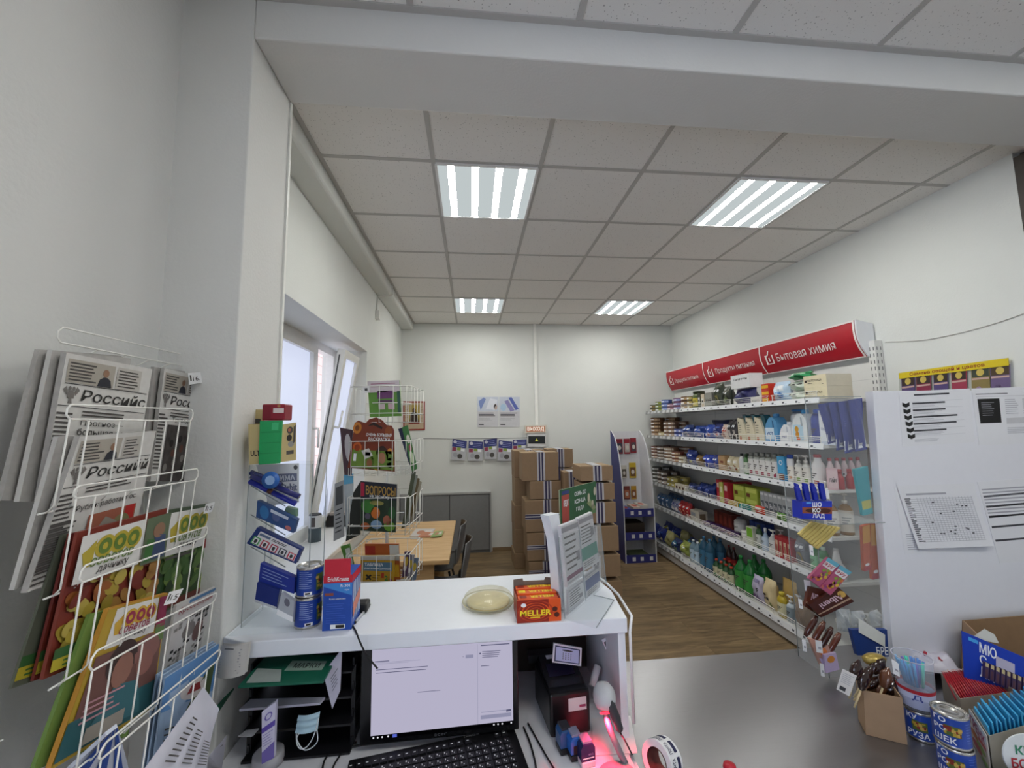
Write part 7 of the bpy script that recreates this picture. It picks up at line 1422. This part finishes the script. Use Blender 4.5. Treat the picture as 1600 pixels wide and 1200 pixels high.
for k in range(6): parcel('%s parcel of the rear middle column behind the pile' % lb[k], 855+(k % 2)*2, 901-(k % 3)*3, zs_[k+1], zs_[k], Y2+.02, .34, 'v', max(0, f(zs_[k], Y2+.02) if k else 0)+.001, .5)
zm = [900, 850, 800, 768, 737]
for k in range(4): parcel(['lowest', 'second', 'third', 'topmost'][k]+' small parcel standing between the two piles', 883, 907, zm[k+1], zm[k], 4.45, .22, 'n', max(0, f(zm[k], 4.45) if k else 0)+.001, .5)
Y3 = 4.0
rs = [(943, 972, 907, 950), (939, 969, 866, 907), (932, 966, 821, 866), (912, 962, 784, 821), (911, 960, 754, 784), (908, 957, 727, 754)]
for k, (u0, u1, v0, v1) in enumerate(rs):
    parcel(['lowest', 'second', 'third', 'fourth', 'fifth', 'topmost'][k]+' parcel of the right stack before the display stand', u0-(38 if k < 3 else 0), u1, v0, v1, Y3, .34, 'v', 0 if k == 0 else f(v1, Y3)+.001, .52 if k > 2 else .45)
# ------------------------------------------------------------------ cardboard display stand by the shelving
PU, WH = C('#2f3276', .45), C('#d4d4d8', .45)
SX0, SX1 = 1.86, 2.25
ds = thing('display_stand', 'white and violet cardboard display stand beside the shelving', 'display stand', (2.05, 5.2, 0))
prof = [(5.38, 0), (5.0, 0), (5.0, .62), (5.02, .95), (5.07, 1.2), (5.14, 1.4), (5.23, 1.53), (5.33, 1.6), (5.38, 1.61)]
for x, lab in ((SX0, 'side_panel'), (SX1, 'side_panel')):
    m = MB(); m.hexa([(x, y, z) for y, z in prof], [(x+.012, y, z) for y, z in prof], WH, PU if x == SX0 else WH); m.obj(lab, ds, True)
m = MB(); m.box(SX0+.013, SX1-.001, 5.36, 5.375, 0, 1.6, WH); m.obj('back_panel', ds, True)
for k, z in enumerate((.03, .30, .58)):
    m = MB(); m.box(SX0+.013, SX1-.001, 5.01, 5.359, z, z+.012, WH); m.box(SX0+.013, SX1-.001, 5.0, 5.009, z-.03, z+.065, PU)
    for x in (1.95, 2.05, 2.17): m.box(x, x+.04, 4.998, 4.9995, z-.005, z+.04, WH)
    m.obj('shelf', ds, True)
q = random.Random(5)
for k, (x, z, w_, h_, c1, c2) in enumerate(((1.92, 1.30, .09, .2, '#7a2030', '#3a3a48'), (2.03, 1.30, .08, .2, '#8a2430', '#b0a8a4'), (2.12, 1.31, .08, .2, '#8a2430', '#4a4048'), (1.90, .98, .06, .17, '#c3beb4', '#5a5248'), (1.98, .98, .07, .17, '#c3beb4', '#5a5248'), (2.09, .98, .09, .2, '#c2a52c', '#6a4a2c'), (1.89, .70, .09, .16, '#3a2c30', '#8a3a30'), (1.99, .71, .08, .17, '#6a3430', '#a8684a'), (2.09, .71, .07, .17, '#b0882c', '#7a4a30'))):
    m = MB(); y = 5.345-.03*(z < .9); m.box(x, x+w_, y-.012, y, z, z+h_, C(c1, .4)); c = Card(m, (x, y-.012, z), (x+w_, y-.012, z), (x+w_, y-.012, z+h_), (x, y-.012, z+h_)); c.rect(.1, .1, .9, .7, C(c2, .45)); c.up(); c.ell(.5, .4, .25, .15, C('#c9c0b8', .5))
    m.thing('blister_pack', '%s pack from the left in the %s row of the display stand' % (ORD[k % 3], ['upper', 'middle', 'lower'][k//3]), 'pack', 'packs on the display stand')
for k, (x, c1, lab) in enumerate(((1.88, '#2f4fa0', 'blue and white packet on the upper shelf of the display stand'), (2.0, '#c9b8a8', 'red and cream packet on the upper shelf of the display stand'), (2.09, '#c2bdb4', 'white picture packet on the upper shelf of the display stand'))):
    m = MB(); m.box(x, x+.1, 5.03, 5.25, .593, .64+.02*k, C(c1, .45)); c = Card(m, (x, 5.03, .64+.02*k), (x+.1, 5.03, .64+.02*k), (x+.1, 5.25, .64+.02*k), (x, 5.25, .64+.02*k)); c.ell(.5, .5, .3, .3, C('#b04a3a', .5)); m.thing('packet', lab, 'packet', 'packets on the display stand')
m = MB(); m.box(1.89, 2.14, 5.05, 5.3, .313, .46, C('#2c221c', .5)); m.thing('brown_box', 'dark brown box on the middle shelf of the display stand', 'box')
m = MB(); m.box(1.95, 2.2, 5.05, 5.3, .043, .07, C('#5f6a4a', .6)); m.thing('green_pad', 'flat green pad on the lowest shelf of the display stand', 'pad')
